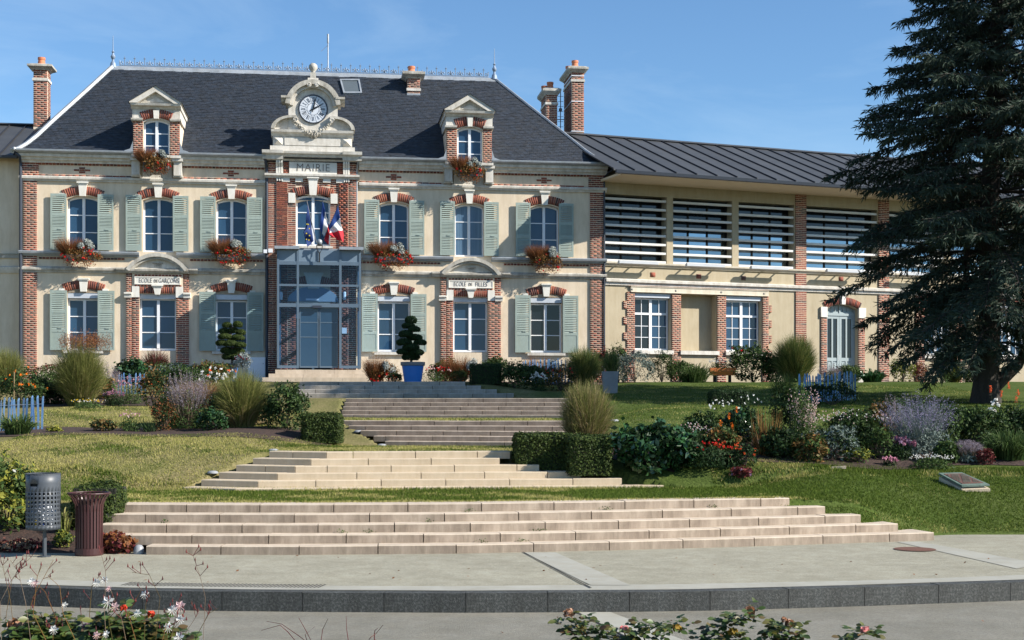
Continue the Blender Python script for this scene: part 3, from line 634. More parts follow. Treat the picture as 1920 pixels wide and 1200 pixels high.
# ---- the two school doors with curved pediments
def school(cx, px0, px1, text, num, sgn, cen):
    x0, x1 = U(px0), U(px1); xo0, xo1 = U(cen)-.645, U(cen)+.645; zimp = zL(553) ; ztop = z_s0
    pilaster(x0, xo0-.27, -.35, ztop, -.10); pilaster(xo0-.26, xo0-.003, -.35, zL(556), -.06)
    pilaster(xo1+.003, x1, -.35, zL(556), -.10); pilaster(xo1+.26, x1+.0, zL(549), ztop, -.06)
    for a, b in ((x0-.06, xo0-.265), (xo1+.27, x1+.06)):
        MB().mold([(0, zL(557)), (-.14, zL(557)), (-.16, zL(552)), (-.20, zL(550)), (-.20, zL(547)), (0, zL(547))], a, b).build('capital', M['white_stone'], T)
    for a, b in ((xo0-.255, xo0), (xo1, xo1+.255)): MB().box(a, b, -.115, .05, zL(556), zL(535.5)).build('springer_block', M['white_stone'], T)
    MB().box(xo0-.25, xo1+.25, -.085, .02, zL(549), ztop).build('lintel_core', M['mortar'], T)
    n = 17
    for k in range(n):
        x = xo0+.01+(k+.5)*(xo1-xo0-.02)/n
        if abs(x-(xo0+xo1)/2) > .14: BR.one(x, (zL(549)+zL(536))/2, (xo1-xo0)/n-.013, zL(536)-zL(549)-.02, -.10, .06, 0)
    xc = (xo0+xo1)/2; keystone(xc, zL(551), zL(535), .16, .30, -.19)
    for zc_ in (zL(534), zL(514.5)):
        x = x0+.05+.25
        while x < x1-.35: BR.one(x+.05, zc_, .09, .06, -.11, .06); x += .12
    sg = MB().box(x0+.30, x1-.30, -.12, -.02, zL(531.8), zL(517)).build('name_plate', M['white_stone'], T)
    mb = MB(); zA, zB = zL(531.8), zL(517); a_, b_ = x0+.30, x1-.30
    mb.box(a_, b_, -.135, -.121, zB-.03, zB); mb.box(a_, b_, -.135, -.121, zA, zA+.03); mb.box(a_, a_+.03, -.135, -.121, zA+.03, zB-.03); mb.box(b_-.03, b_, -.135, -.121, zA+.03, zB-.03)
    mb.build('plate_frame', M['white_stone'], T)
    zc = (zA+zB)/2
    if text == 'G':
        text_mesh('ECOLE', .235, M['letter'], 'lettering', T, (xc-.42, -.126, zc-.005), sx=.62, space=1.08, bold=-.004)
        text_mesh('DE', .155, M['letter'], 'lettering', T, (xc-.055, -.126, zc-.02), sx=.70)
        text_mesh('GARÇONS', .235, M['letter'], 'lettering', T, (xc+.40, -.126, zc-.005), sx=.62, space=1.05, bold=-.004)
    else:
        text_mesh('ECOLE', .235, M['letter'], 'lettering', T, (xc-.40, -.126, zc-.005), sx=.62, space=1.08, bold=-.004)
        text_mesh('DE', .155, M['letter'], 'lettering', T, (xc-.01, -.126, zc-.01), sx=.70)
        text_mesh('FILLES', .235, M['letter'], 'lettering', T, (xc+.40, -.126, zc-.005), sx=.68, space=1.08, bold=-.004)
    # segmental pediment
    pb, pt = z_s0+.02, zL(473.0); c = (x0+x1)/2; hw = (x1-x0)/2-.02; rise = pt-pb-.12; R = (hw*hw+rise*rise)/(2*rise); zc2 = pb+.12+rise-R; th = math.asin(hw/R)
    P_ = MB(); P_.mold([(0, pb-.01), (-.16, pb-.01), (-.20, pb+.05), (-.24, pb+.06), (-.25, pb+.12), (0, pb+.12)], x0-.02, x1+.02)
    for s_ in (-1, 1):
        e = c+s_*(hw+.05); P_.mold([(0, pb-.01), (-.16, pb-.01), (-.22, pb+.08), (-.26, pb+.10), (-.26, pb+.16), (0, pb+.17)], min(e, e+s_*.30), max(e, e+s_*.30))
    par = P_.build('pediment', M['stone_old'], T)
    MB().arc(c, zc2, R-.13, R, math.pi/2-th, math.pi/2+th, -.30, 0, 18).build('arched_cornice', M['stone_old'], par)
    MB().arc(c, zc2, R-.21, R-.131, math.pi/2-th*.97, math.pi/2+th*.97, -.22, 0, 18).build('arched_moulding', M['stone_old'], par)
    t2 = th*.93; n = 14
    MB().prism([(c+(R-.20)*math.sin(-t2+2*t2*k/n), max(pb+.10, zc2+(R-.20)*math.cos(-t2+2*t2*k/n))) for k in range(n+1)][::-1], -.06, 0).build('tympanum', M['stone'], par)
    text_mesh(num, .17, M['stone_old'], 'date', par, (c, -.08, pb+.27), ext=.012, sx=.8)
    b0 = MB()
    for k in range(9): b0.lathe([(.0, 0), (.028, .012), (.03, .03), (.0, .045)], c-.16+.04*k+.01*math.sin(k*5), -.10, 6)
    o = b0.build('carved_laurel', M['stone_old'], par); o.location = (0, 0, pb+.33)
school(0, 237, 354.5, 'G', '1880', 1, 296)
school(0, 825.6, 938.7, 'F', '1880', 1, 882)
# ---- central brick pavilion
yb_ = -.14
z_t1, z_t0 = Zp(289, 587), Zp(304, 587); z_s1, z_ss = Zp(328.5, 587), Zp(336.5, 587)
cw = .62; cx = U(587); ca, cb_ = cx-cw, cx+cw
zwb, zwt = Zp(462, 587), Zp(366, 587)
pc = MB()
dw = .82; core = [(xa+.01, cx-dw, -.35, z_t0), (cx+dw, xb-.01, -.35, z_t0), (cx-dw, ca, zwb-.05, z_t0), (cb_, cx+dw, zwb-.05, z_t0), (ca, cb_, zwt, z_t0), (cx-dw, cx+dw, Zp(572, 587), zwb-.05)]
for a, b, c, d in core: pc.box(a, b, yb_+.0024, .3, c, d)
pc.build('pavilion_core', M['mortar'], T)
xs4 = [xa, U(518.5), U(540), ca]; xs5 = [cb_, U(634), U(653), xb]
z_p0 = Zp(505, 587)
for i, (a, b) in enumerate(zip(xs4[:-1], xs4[1:])):
    yf = yb_-(.04 if i == 1 else 0)
    BR.rect(a, b-.004, z_p0, z_ss, yf, True, phase=i); BR.rect(a, b-.004, -.3, z_p0-.02, yf, False, phase=i)
for i, (a, b) in enumerate(zip(xs5[:-1], xs5[1:])):
    yf = yb_-(.04 if i == 1 else 0)
    BR.rect(a+.004, b, z_p0, z_ss, yf, True, phase=i); BR.rect(a+.004, b, -.3, z_p0-.02, yf, False, phase=i)
BR.rect(ca, cb_, zwt+.31, z_ss, yb_, False)
BR.rect(ca, cb_, Zp(495, 587), zwb-.08, yb_, False)
BR.arch(cx, zwt-.10, cw+.06, .12, .30, yb_-.03, skip=.17)
keystone(cx, zwt-.03, z_ss, .24, .34, yb_-.10)
for s_ in (-1, 1):
    x = cx+s_*(cw+.02); MB().box(min(x, x+s_*.25), max(x, x+s_*.25), yb_-.05, .1, zwt-.32, zwt+.04).build('springer_block', M['white_stone'], T)
    for q in (.50, .98):
        x = cx+s_*q; MB().box(x-.14, x+.14, yb_-.055, .1, z_ss-.13, z_ss-.002).build('white_block', M['white_stone'], T)
BR.rect(U(503), U(518), z_s1, z_t0, yb_); BR.rect(U(531), U(542), z_s1, z_t0, yb_-.03); BR.rect(U(632), U(643), z_s1, z_t0, yb_-.03); BR.rect(U(655), U(668), z_s1, z_t0, yb_)
MB().mold([(0, z_ss), (yb_-.06, z_ss), (yb_-.10, z_ss+.06), (yb_-.17, z_ss+.08), (yb_-.17, z_s1), (0, z_s1)], xa-.12, xb+.12).build('string_course', M['stone'], T)
MB().box(U(542.7), U(631.5), yb_-.06, 0, z_s1+.01, z_t0).build('name_plate', M['white_stone'], T)
text_mesh('MAIRIE', .40, M['letter'], 'lettering', T, ((U(542.7)+U(631.5))/2, yb_-.066, (z_s1+z_t0)/2-.01), sx=.92, space=1.12, bold=-.006)
for a, b in ((517.5, 531), (643, 655.5)):          # scrolled brackets
    x0, x1 = U(a), U(b); mb = MB()
    for k in range(3):
        q = x0+(x1-x0)*(k+.12)/3; r_ = x0+(x1-x0)*(k+.88)/3
        mb.mold([(yb_, z_s1+.01), (yb_-.09, z_s1+.02), (yb_-.10, z_s1+.25), (yb_-.22, z_t0-.10), (yb_-.24, z_t0), (yb_, z_t0)], q, r_)
    mb.box(x0, x1, yb_-.05, yb_, z_s1+.01, z_t0)
    for k in range(3): mb.lathe([(.0, z_ss-.13), (.035, z_ss-.10), (.04, z_ss-.05), (.03, z_ss-.004)], x0+(x1-x0)*(k+.5)/3, yb_-.05, 8)
    mb.build('bracket', M['white_stone'], T)
hh = z_t1-z_t0
MB().mold([(0, z_t0), (yb_-.12, z_t0), (yb_-.14, z_t0+.3*hh), (yb_-.26, z_t0+.4*hh), (yb_-.30, z_t0+.7*hh), (yb_-.38, z_t0+.75*hh), (yb_-.40, z_t1), (0, z_t1)], xa-.16, xb+.16).build('cornice', M['stone'], T)
for s_ in (0, 1):
    a, b = ((xa-.20, U(531.5)) if s_ == 0 else (U(642), xb+.20))
    MB().mold([(0, z_t0+.01), (yb_-.30, z_t0+.01), (yb_-.34, z_t0+.5*hh), (yb_-.46, z_t0+.7*hh), (yb_-.48, z_t1+.02), (0, z_t1+.02)], a, b).build('cornice', M['stone'], T)
cwf = glazing('window', cx, zwb, zwt-.0, 2*cw, .02, 2, .12)
MB().box(ca-.1, cb_+.1, yb_-.10, .1, zwb-.08, zwb-.002).build('window_sill', M['stone'], T)
# ---- clock gable
g = MB(); zg = lambda py: Zp(py, 587)
g.box(U(507), U(665), yb_-.12, .5, z_t1+.022, zg(277)); g.box(U(512), U(660), yb_-.08, .5, zg(277), zg(259)); g.mold([(.5, zg(259)), (yb_-.10, zg(259)), (yb_-.14, zg(255)), (yb_-.24, zg(252)), (yb_-.26, zg(247.5)), (.5, zg(247.5))], U(509), U(662.5))
gab = g.build('clock_gable', M['stone'], T)
for a, b in ((513, 531), (641, 659)):               # diamond bosses
    c, d = U(a), U(b); m_, z0_, z1_ = (c+d)/2, zg(275.5), zg(260.5); y = yb_-.08
    MB().add([(c, y, z0_), (d, y, z0_), (d, y, z1_), (c, y, z1_), (m_, y-.16, (z0_+z1_)/2)], [(0,1,4),(1,2,4),(2,3,4),(3,0,4)]).build('diamond_boss', M['stone'], gab)
MB().box(U(534), U(638), yb_-.12, yb_-.07, zg(275.5), zg(262)).build('raised_panel', M['stone'], gab)
kx, kz = U(587.2), zg(207.5); R_ = 25.3/F*A.t(587)*1.0
bw = U(633)-kx
n = 24; body = [(kx-bw, zg(247)), (kx+bw, zg(247))]+[(kx+bw*math.cos(math.pi*i/n), kz+.02+bw*1.06*math.sin(math.pi*i/n)) for i in range(n+1)]
MB().prism(body, yb_-.10, .5).build('gable_body', M['stone'], gab)
MB().arc(kx, kz+.03, bw-.05, bw+.12, .12, math.pi-.12, yb_-.36, .45, 22).build('arched_hood', M['stone_old'], gab)
MB().arc(kx, kz+.03, bw-.16, bw-.051, .10, math.pi-.10, yb_-.24, yb_-.09, 22).build('hood_moulding', M['stone'], gab)
for s_ in (-1, 1):
    a, b = kx+s_*(bw-.08), kx+s_*(bw+.26)
    MB().mold([(.3, zg(196)), (yb_-.22, zg(196)), (yb_-.30, zg(192)), (yb_-.38, zg(190)), (yb_-.38, zg(186)), (.3, zg(186))], min(a, b), max(a, b)).build('impost', M['stone_old'], gab)
    # volute quarter arcs on the shoulders
    c0 = kx+s_*(bw-.15); rr = U(660)-U(633)+.12
    a0, a1 = (0.05, math.pi*.56) if s_ > 0 else (math.pi*.44, math.pi-.05)
    mv = MB(); ez = .66
    for k in range(12):
        a, b = a0+(a1-a0)*k/12, a0+(a1-a0)*(k+1)/12
        mv.prism([(c0+q*math.cos(t), zg(247)+q*ez*math.sin(t)) for q, t in ((rr, a), (rr, b), (rr*1.2, b), (rr*1.2, a))][::-1], yb_-.26, .3)
    mv.build('volute', M['stone_old'], gab)
    MB().prism([(c0, zg(247))]+[(c0+s_*rr*math.sin(math.pi/2*k/8), zg(247)+rr*.66*math.cos(math.pi/2*k/8)) for k in range(9)][::-1 if s_ > 0 else 1], yb_-.04, .3).build('shoulder', M['stone'], gab)
    vx, vz = kx+s_*(U(621)-kx), zg(229)
    sc = [(vx+.11*math.exp(-t*.28)*math.cos(t), yb_-.27, vz+.11*math.exp(-t*.28)*math.sin(t)) for t in [k*.5 for k in range(18)]]
    MB().lathe([(.085, yb_-.26), (.085, yb_)], vx, vz, 12, axis='y').tube(sc, .022, 5).build('scroll', M['stone'], gab)
    vx, vz = kx+s_*.13, zg(165)
    sc = [(vx+s_*.09*math.exp(-t*.28)*math.cos(t), yb_-.42, vz+.09*math.exp(-t*.28)*math.sin(t)) for t in [k*.5 for k in range(18)]]
    MB().lathe([(.075, yb_-.42), (.075, yb_-.1)], vx, vz, 12, axis='y').tube(sc, .02, 5).build('scroll', M['stone'], gab)
MB().mold([(.3, zg(157)), (yb_-.28, zg(157)), (yb_-.20, zg(150)), (.3, zg(150))], kx-.19, kx+.19).box(kx-.10, kx+.10, yb_-.14, .2, zg(150), zg(139)).build('finial_base', M['stone_old'], gab)
fb = MB().lathe([(.07, 0), (.05, .05), (.11, .12), (.16, .22), (.15, .31), (.08, .38), (.0, .40)], 0, 0, 16).build('stone_ball', M['stone_old'], gab, smooth=True); fb.location = (kx, yb_+.02, zg(140))
gl_ = MB(); rr_ = random.Random(3)
for k in range(70):
    t = -1+2*k/69; gx = kx+t*.62; gz = zg(232)-.45*(1-t*t)+0
    for _ in range(2):
        s2 = .045+.03*(1-t*t); px_, py_, pz_ = gx+rr_.uniform(-.04, .04), yb_-.18+rr_.uniform(-.05, .03), gz+rr_.uniform(-.06, .06)*(1.4-t*t)
        v = [(px_+s2*a, py_+s2*b, pz_+s2*c) for a, b, c in ((1,0,0),(-1,0,0),(0,1,0),(0,-1,0),(0,0,1),(0,0,-1))]
        gl_.add(v, [(0,2,4),(2,1,4),(1,3,4),(3,0,4),(2,0,5),(1,2,5),(3,1,5),(0,3,5)])
gl_.build('garland', M['stone_old'], gab)
# the clock
yc = yb_-.13
MB().lathe([(R_+.03, yc+.03), (R_+.04, yc-.02), (R_+.0, yc-.03), (R_-.01, yc)], kx, kz, 40, axis='y').build('clock_rim', M['navy'], gab)
dial = MB().lathe([(R_-.005, yc+.02), (R_-.005, yc-.004)], kx, kz, 48, axis='y').build('clock_dial', plain('enamel_white', (.66,.70,.76), .35), gab)
MB().arc(kx, kz, R_*.43, R_*.455, 0, 2*math.pi, yc-.008, yc-.003, 36).build('dial_ring', M['navy'], gab)
NUM = ['XII','I','II','III','IIII','V','VI','VII','VIII','IX','X','XI']
for h in range(12):
    a = math.radians(30*h); rm = R_*.71; L_ = R_*.33; w_ = .052; mb = MB()
    wid = {'I': .026, 'V': .062, 'X': .062}; tot = sum(wid[c] for c in NUM[h]); x = -tot/2
    for c in NUM[h]:
        q = wid[c]; xc_ = x+q/2; x += q
        if c == 'I': mb.prism([(xc_-.008, -L_/2), (xc_+.008, -L_/2), (xc_+.008, L_/2), (xc_-.008, L_/2)], -.002, .002)
        if c == 'V':
            mb.prism([(xc_-.004, -L_/2), (xc_+.004, -L_/2), (xc_-.018, L_/2), (xc_-.030, L_/2)], -.002, .002); mb.prism([(xc_-.002, -L_/2), (xc_+.004, -L_/2), (xc_+.026, L_/2), (xc_+.020, L_/2)], -.0025, .0015)
        if c == 'X':
            mb.prism([(xc_+.018, -L_/2), (xc_+.028, -L_/2), (xc_-.018, L_/2), (xc_-.028, L_/2)], -.002, .002); mb.prism([(xc_-.026, -L_/2), (xc_-.020, -L_/2), (xc_+.026, L_/2), (xc_+.020, L_/2)], -.0025, .0015)
    o = mb.build('numeral', M['navy'], gab); o.location = (kx+rm*math.sin(a), yc-.008, kz+rm*math.cos(a)); o.rotation_euler = (0, a, 0)
    sp_ = MB().box(-.004, .004, -.002, .002, -.12*R_, .12*R_)
    for L2, wh, ang in ((.26, 0, 0),): pass
for h in range(12):
    a = math.radians(30*h+15); o = MB().box(-.004, .004, -.002, .002, -R_*.26, R_*.26).build('dial_line', M['navy'], gab); o.location = (kx+R_*.71*math.sin(a), yc-.007, kz+R_*.71*math.cos(a)); o.rotation_euler = (0, a, 0)
for ang, L_, w0 in ((62, .36, .035), (14, .47, .028)):
    a = math.radians(ang); o = MB().prism([(-w0*.7, -.12), (w0*.7, -.12), (w0*.5, -.02), (w0, .02), (w0*.75, L_*.6), (.004, L_), (-.004, L_), (-w0*.75, L_*.6), (-w0, .02), (-w0*.5, -.02)], -.01, .0).build('clock_hand', plain('black_hands', (.01,.012,.015), .4), gab)
    o.location = (kx, yc-.018-(.012 if ang == 14 else 0), kz); o.rotation_euler = (0, a, 0)
# ---- roof
YR = 4.6; z_e = z_gut+.02; z_r = A.z(138, 590, YR); rL, rR = A.u(212, YR), A.u(927, YR); ov = .36
fr_ = [0, .06, .13, .22, .40, .7, 1.0]; fz = [0, .032, .085, .17, .365, .68, 1.0]
ex0, ex1 = XL-.28, XR+.28; yB = 2*YR+ov
def ring(i):
    f, z = fr_[i], z_e+(z_r-z_e)*fz[i]; y0 = -ov+(YR+ov)*f; y1 = yB-(yB-YR)*f; x0 = ex0+(rL-ex0)*f; x1 = ex1+(rR-ex1)*f
    return [(x0, y0, z), (x1, y0, z), (x1, y1, z), (x0, y1, z)]
mb = MB(); v = sum([ring(i) for i in range(7)], []); f = []
for i in range(6):
    for k in range(4): f.append((4*i+k, 4*i+(k+1) % 4, 4*i+4+(k+1) % 4, 4*i+4+k))
mb.add(v, f); mb.box(ex0, ex1, -.2, yB, z_e-.1, z_e-.02)
roof = mb.build('roof', M['slate'], T, fix=False)
# individual slates on the front slope
fL = []; tot = 0; pts = [(-ov+(YR+ov)*a, z_e+(z_r-z_e)*b) for a, b in zip(fr_, fz)]
cum = [0]
for p, q in zip(pts[:-1], pts[1:]): cum.append(cum[-1]+math.hypot(q[0]-p[0], q[1]-p[1]))
V = []; Fc = []; gauge = .115; sw = .22; row = 0; s_ = 0
rs = random.Random(5)
dblock = [(dor[0][0]-.05, dor[0][1]+.05), (dor[1][0]-.05, dor[1][1]+.05)]
while s_ < cum[-1]-.05:
    f0 = np.interp(s_, cum, fr_); y0 = np.interp(s_, cum, [p[0] for p in pts]); z0 = np.interp(s_, cum, [p[1] for p in pts])
    s2 = min(s_+gauge*1.5, cum[-1]); y1 = np.interp(s2, cum, [p[0] for p in pts]); z1 = np.interp(s2, cum, [p[1] for p in pts])
    x0 = ex0+(rL-ex0)*f0; x1 = ex1+(rR-ex1)*f0; x = x0-(sw/2 if row % 2 else 0)
    while x < x1:
        a, b = max(x+.003, x0), min(x+sw-.003, x1); lift = .022+rs.uniform(0, .008)
        if b-a > .03:
            k = len(V); ny, nz = -(z1-z0), (y1-y0); q = math.hypot(ny, nz); ny /= q; nz /= q; dz = rs.uniform(-.006, .006)
            V += [(a, y0+ny*lift, z0+nz*lift+dz), (b, y0+ny*lift, z0+nz*lift+dz), (b, y1+ny*.004, z1+nz*.004), (a, y1+ny*.004, z1+nz*.004),
                  (a, y0+ny*(lift-.014), z0+nz*(lift-.014)+dz), (b, y0+ny*(lift-.014), z0+nz*(lift-.014)+dz)]
            Fc += [(k, k+1, k+2, k+3), (k+4, k+5, k+1, k)]
        x += sw
    s_ += gauge; row += 1
np_obj('slates', V, Fc, M['slate'], T, 'stuff')
z_rt = z_r
MB().mold([(YR-.22, z_r-.20), (YR-.03, z_r+.05), (YR+.03, z_r+.05), (YR+.22, z_r-.20), (YR+.18, z_r-.22), (YR, z_r-.02), (YR-.18, z_r-.22)], rL-.1, rR+.1).build('ridge_flashing', M['zinc'], T)
def hip(side, r0):
    P_ = [ring(i)[side] for i in range(7)]
    MB().tube([(p[0], p[1], p[2]+.035) for p in P_], r0, 6).build('hip_flashing', M['zinc'], T)
hip(0, .095); hip(1, .06)
# cresting along the ridge
cr = MB(); zc0 = 0; pitch = (rR-rL-.5)/38
cr.box(-pitch/2, pitch/2, -.015, .015, .03, .06); cr.box(-pitch/2, pitch/2, -.012, .012, .0, .015)
cr.tube([(0,0,.03),(0,0,.34)], .022, 5); cr.lathe([(.0,.30),(.035,.325),(.0,.36),(.012,.37),(.0,.43)], 0, 0, 6); cr.box(-.045, .045, -.008, .008, .305, .32)
for s_ in (-1, 1):
    c0 = s_*pitch*.26; cr.tube([(c0+s_*.075*math.exp(-t*.22)*math.cos(t-1.6), 0, .13+.085*math.exp(-t*.22)*math.sin(t-1.6)) for t in [k*.55 for k in range(13)]], .019, 4)
    cr.tube([(s_*pitch/2, 0, .03), (s_*pitch*.5, 0, .21)], .014, 4); cr.tube([(s_*pitch*.44, 0, .10), (s_*pitch*.49, 0, .235)], .014, 4)
cr.lathe([(.0, .20), (.022, .22), (.0, .25)], pitch/2, 0, 5)
c0 = cr.build('ridge_cresting', M['iron'], T); c0.location = (rL+.25+pitch/2, YR, z_r+.05)
for k in range(1, 38):
    o = bpy.data.objects.new('ridge_cresting', c0.data); o.location = (rL+.25+pitch*(k+.5), YR, z_r+.05); finish(o, T)
for x in (rL, rR):
    o = MB().lathe([(.13,-.05),(.10,.12),(.05,.20),(.045,.26),(.085,.33),(.095,.38),(.05,.46),(.03,.52),(.06,.56),(.03,.60),(.018,.64),(.012,1.15),(.0,1.25)], 0, 0, 12).build('ridge_finial', M['iron'], T); o.location = (x, YR, z_r+.04)
# skylight
def roof_pt(px, py):                                      # point of the main slope behind pixel px, py
    lo, hi = 0., YR
    for _ in range(40):
        m_ = (lo+hi)/2; zr = float(np.interp(m_, [p[0] for p in pts], [p[1] for p in pts]))
        if A.z(py, px, m_) > zr: lo = m_
        else: hi = m_
    return Vector((A.u(px, lo), lo, float(np.interp(lo, [p[0] for p in pts], [p[1] for p in pts]))))
a, b, c, d = roof_pt(644, 178), roof_pt(679, 178), roof_pt(674, 152), roof_pt(637, 152)
nn = (b-a).cross(d-a).normalized(); nn = nn if nn.y < 0 else -nn
mb = MB(); q = [a, b, c, d]; ce = (a+b+c+d)/4
inn = [p+(ce-p)*.16 for p in q]
for i in range(4):
    j = (i+1) % 4; mb.add([q[i], q[j], inn[j], inn[i], q[i]+nn*.10, q[j]+nn*.10, inn[j]+nn*.10, inn[i]+nn*.10], [(0,1,5,4),(4,5,6,7),(2,3,7,6),(1,2,6,5),(3,0,4,7)])
sk_ = mb.build('skylight', M['zinc'], T)
MB().add([p+nn*.06 for p in inn], [(0,1,2,3)]).build('pane', plain('skylight_glass', (.10,.12,.13), .25), sk_, fix=False)
# ---- dormers
def dormer(cpx, ppx, wpx, ypx, lab):
    x0, x1 = U(ppx[0]), U(ppx[1]); w0, w1 = U(wpx[0]), U(wpx[1]); xc = (w0+w1)/2; z = lambda py: Zp(py, cpx)
    ytop, yent, yb1, yimp, ywt, ysill, yped = ypx
    zsill = z(ysill); zt = z(ywt); zim = z(yimp); dep = 2.6
    mb = MB(); y1 = -.38
    mb.box(x0+.01, w0-.001, y1+.0024, dep, z_gut+.02, zim); mb.box(w1+.001, x1-.01, y1+.0024, dep, z_gut+.02, zim)
    D = mb.build('dormer', M['mortar'], T)
    BR.rect(x0, w0-.01, z_gut+.02, zim, y1); BR.rect(w1+.01, x1, z_gut+.02, zim, y1)
    MB().box(x0-.02, x1+.02, y1-.02, dep, zim+.10, z(yb1)).build('frieze', M['stone'], D)
    sp2 = MB(); hw = (w1-w0)/2; sp2.box(w0+.001, w1-.001, y1-.018, .4, zt, zim+.099) if zt < zim+.099 else None
    spandrels(xc, hw, zt-.12, zt, y1, mb=sp2); sp2.build('lintel', M['stone'], D)
    BR.arch(xc, zt-.06, hw+.02, .10, z(yb1)-zt-.04, y1-.05, skip=.12, dep=.05)
    keystone(xc, zt+.0, z(yb1)-.05, .16, .20, y1-.12, cap=False, par=D)
    for a, b in ((x0-.06, w0-.02), (w1+.02, x1+.06)):
        MB().mold([(.5, zim+.0), (y1-.05, zim+.0), (y1-.09, zim+.04), (y1-.10, zim+.10), (.5, zim+.10)], a, b).build('impost', M['stone'], D)
    zen = z(yent); MB().mold([(dep, z(yb1)), (y1-.06, z(yb1)), (y1-.10, z(yb1)+.06), (y1-.22, z(yb1)+.10), (y1-.25, zen), (dep, zen)], x0-.06, x1+.06).build('cornice', M['stone'], D)
    za = z(ytop); xe0, xe1 = x0-.10, x1+.10; xm = (x0+x1)/2; th_ = .13
    MB().prism([(xe0, zen+.002), (xe0+.02, zen+.06), (xm, za), (xe1-.02, zen+.06), (xe1, zen+.002), (xe1-.28, zen+.002), (xm, za-.20), (xe0+.28, zen+.002)], y1-.27, 3.0).build('pediment', M['stone'], D)
    MB().prism([(xe0+.24, zen+.002), (xe1-.24, zen+.002), (xm, za-.17)], y1-.10, 3.2).build('tympanum', M['stone_old'], D)
    MB().prism([(xe0+.62, zen+.08), (xe1-.62, zen+.08), (xm, za-.36)], y1-.115, y1-.10).build('raised_triangle', M['stone'], D)
    mb = MB()
    for s_ in (-1, 1):
        xx0 = xm+s_*(x1-x0)/2*.0; e = xe0-.03 if s_ < 0 else xe1+.03
        mb.add([(e, y1-.31, zen+.05), (xm, y1-.31, za+.035), (xm, 3.2, za+.035), (e, 3.2, zen+.05), (e, y1-.31, zen+.015), (xm, y1-.31, za+.004), (xm, 3.2, za+.004), (e, 3.2, zen+.015)], [(0,1,2,3),(4,7,6,5),(0,4,5,1),(3,2,6,7),(0,3,7,4)])
    mb.build('dormer_roof', M['slate'], D)
    for s_, xx in ((-1, x0), (1, x1)):
        MB().prism([(xx, z(yped)+.3), (xx+s_*.30, z(yped)+.3), (xx+s_*.30, z(yped)+.37), (xx+s_*.10, z(yped)+.44), (xx, z(yped)+.72)][::s_], y1, y1+.18).build('scroll_stop', M['zinc'], D)
    f = glazing('window', xc, zsill, zt-.0, w1-w0-.01, y1+.13, 2, .12, par=D if False else T)
    zb = z(yped)
    MB().box(x0-.05, x1+.05, -.46, .2, z_gut-.08, z_gut+.018).build('balcony_floor', M['stone'], D)
    for xx in (x0+.08, x1-.08):
        MB().box(xx-.17, xx+.17, -.26, .2, z_d2+.02, z_fr-.0).box(xx-.19, xx+.19, -.40, .2, z_gut-.18, z_gut-.082).box(xx-.14, xx+.14, -.32, .2, z_fr+.002, z_gut-.182).build('pedestal', M['stone'], D)
    MB().box(x0+.02, x1-.02, y1+.04, .3, z_gut+.02, zsill-.061).box(x0+.3, x1-.3, -.10, .0, z_d2, z_gut-.082).build('sill_wall', M['stone'], D)
    MB().box(w0+.002, w1-.002, y1-.05, .1, zsill-.06, zsill-.001).build('window_sill', M['white_stone'], D)
dormer(295, (252, 339), (271.5, 320), (168.5, 200.5, 209.5, 232, 227.5, 303, 306), 'l')
dormer(878, (835.5, 920), (855.5, 902.5), (183.5, 214, 223, 245.5, 242, 318, 320), 'r')
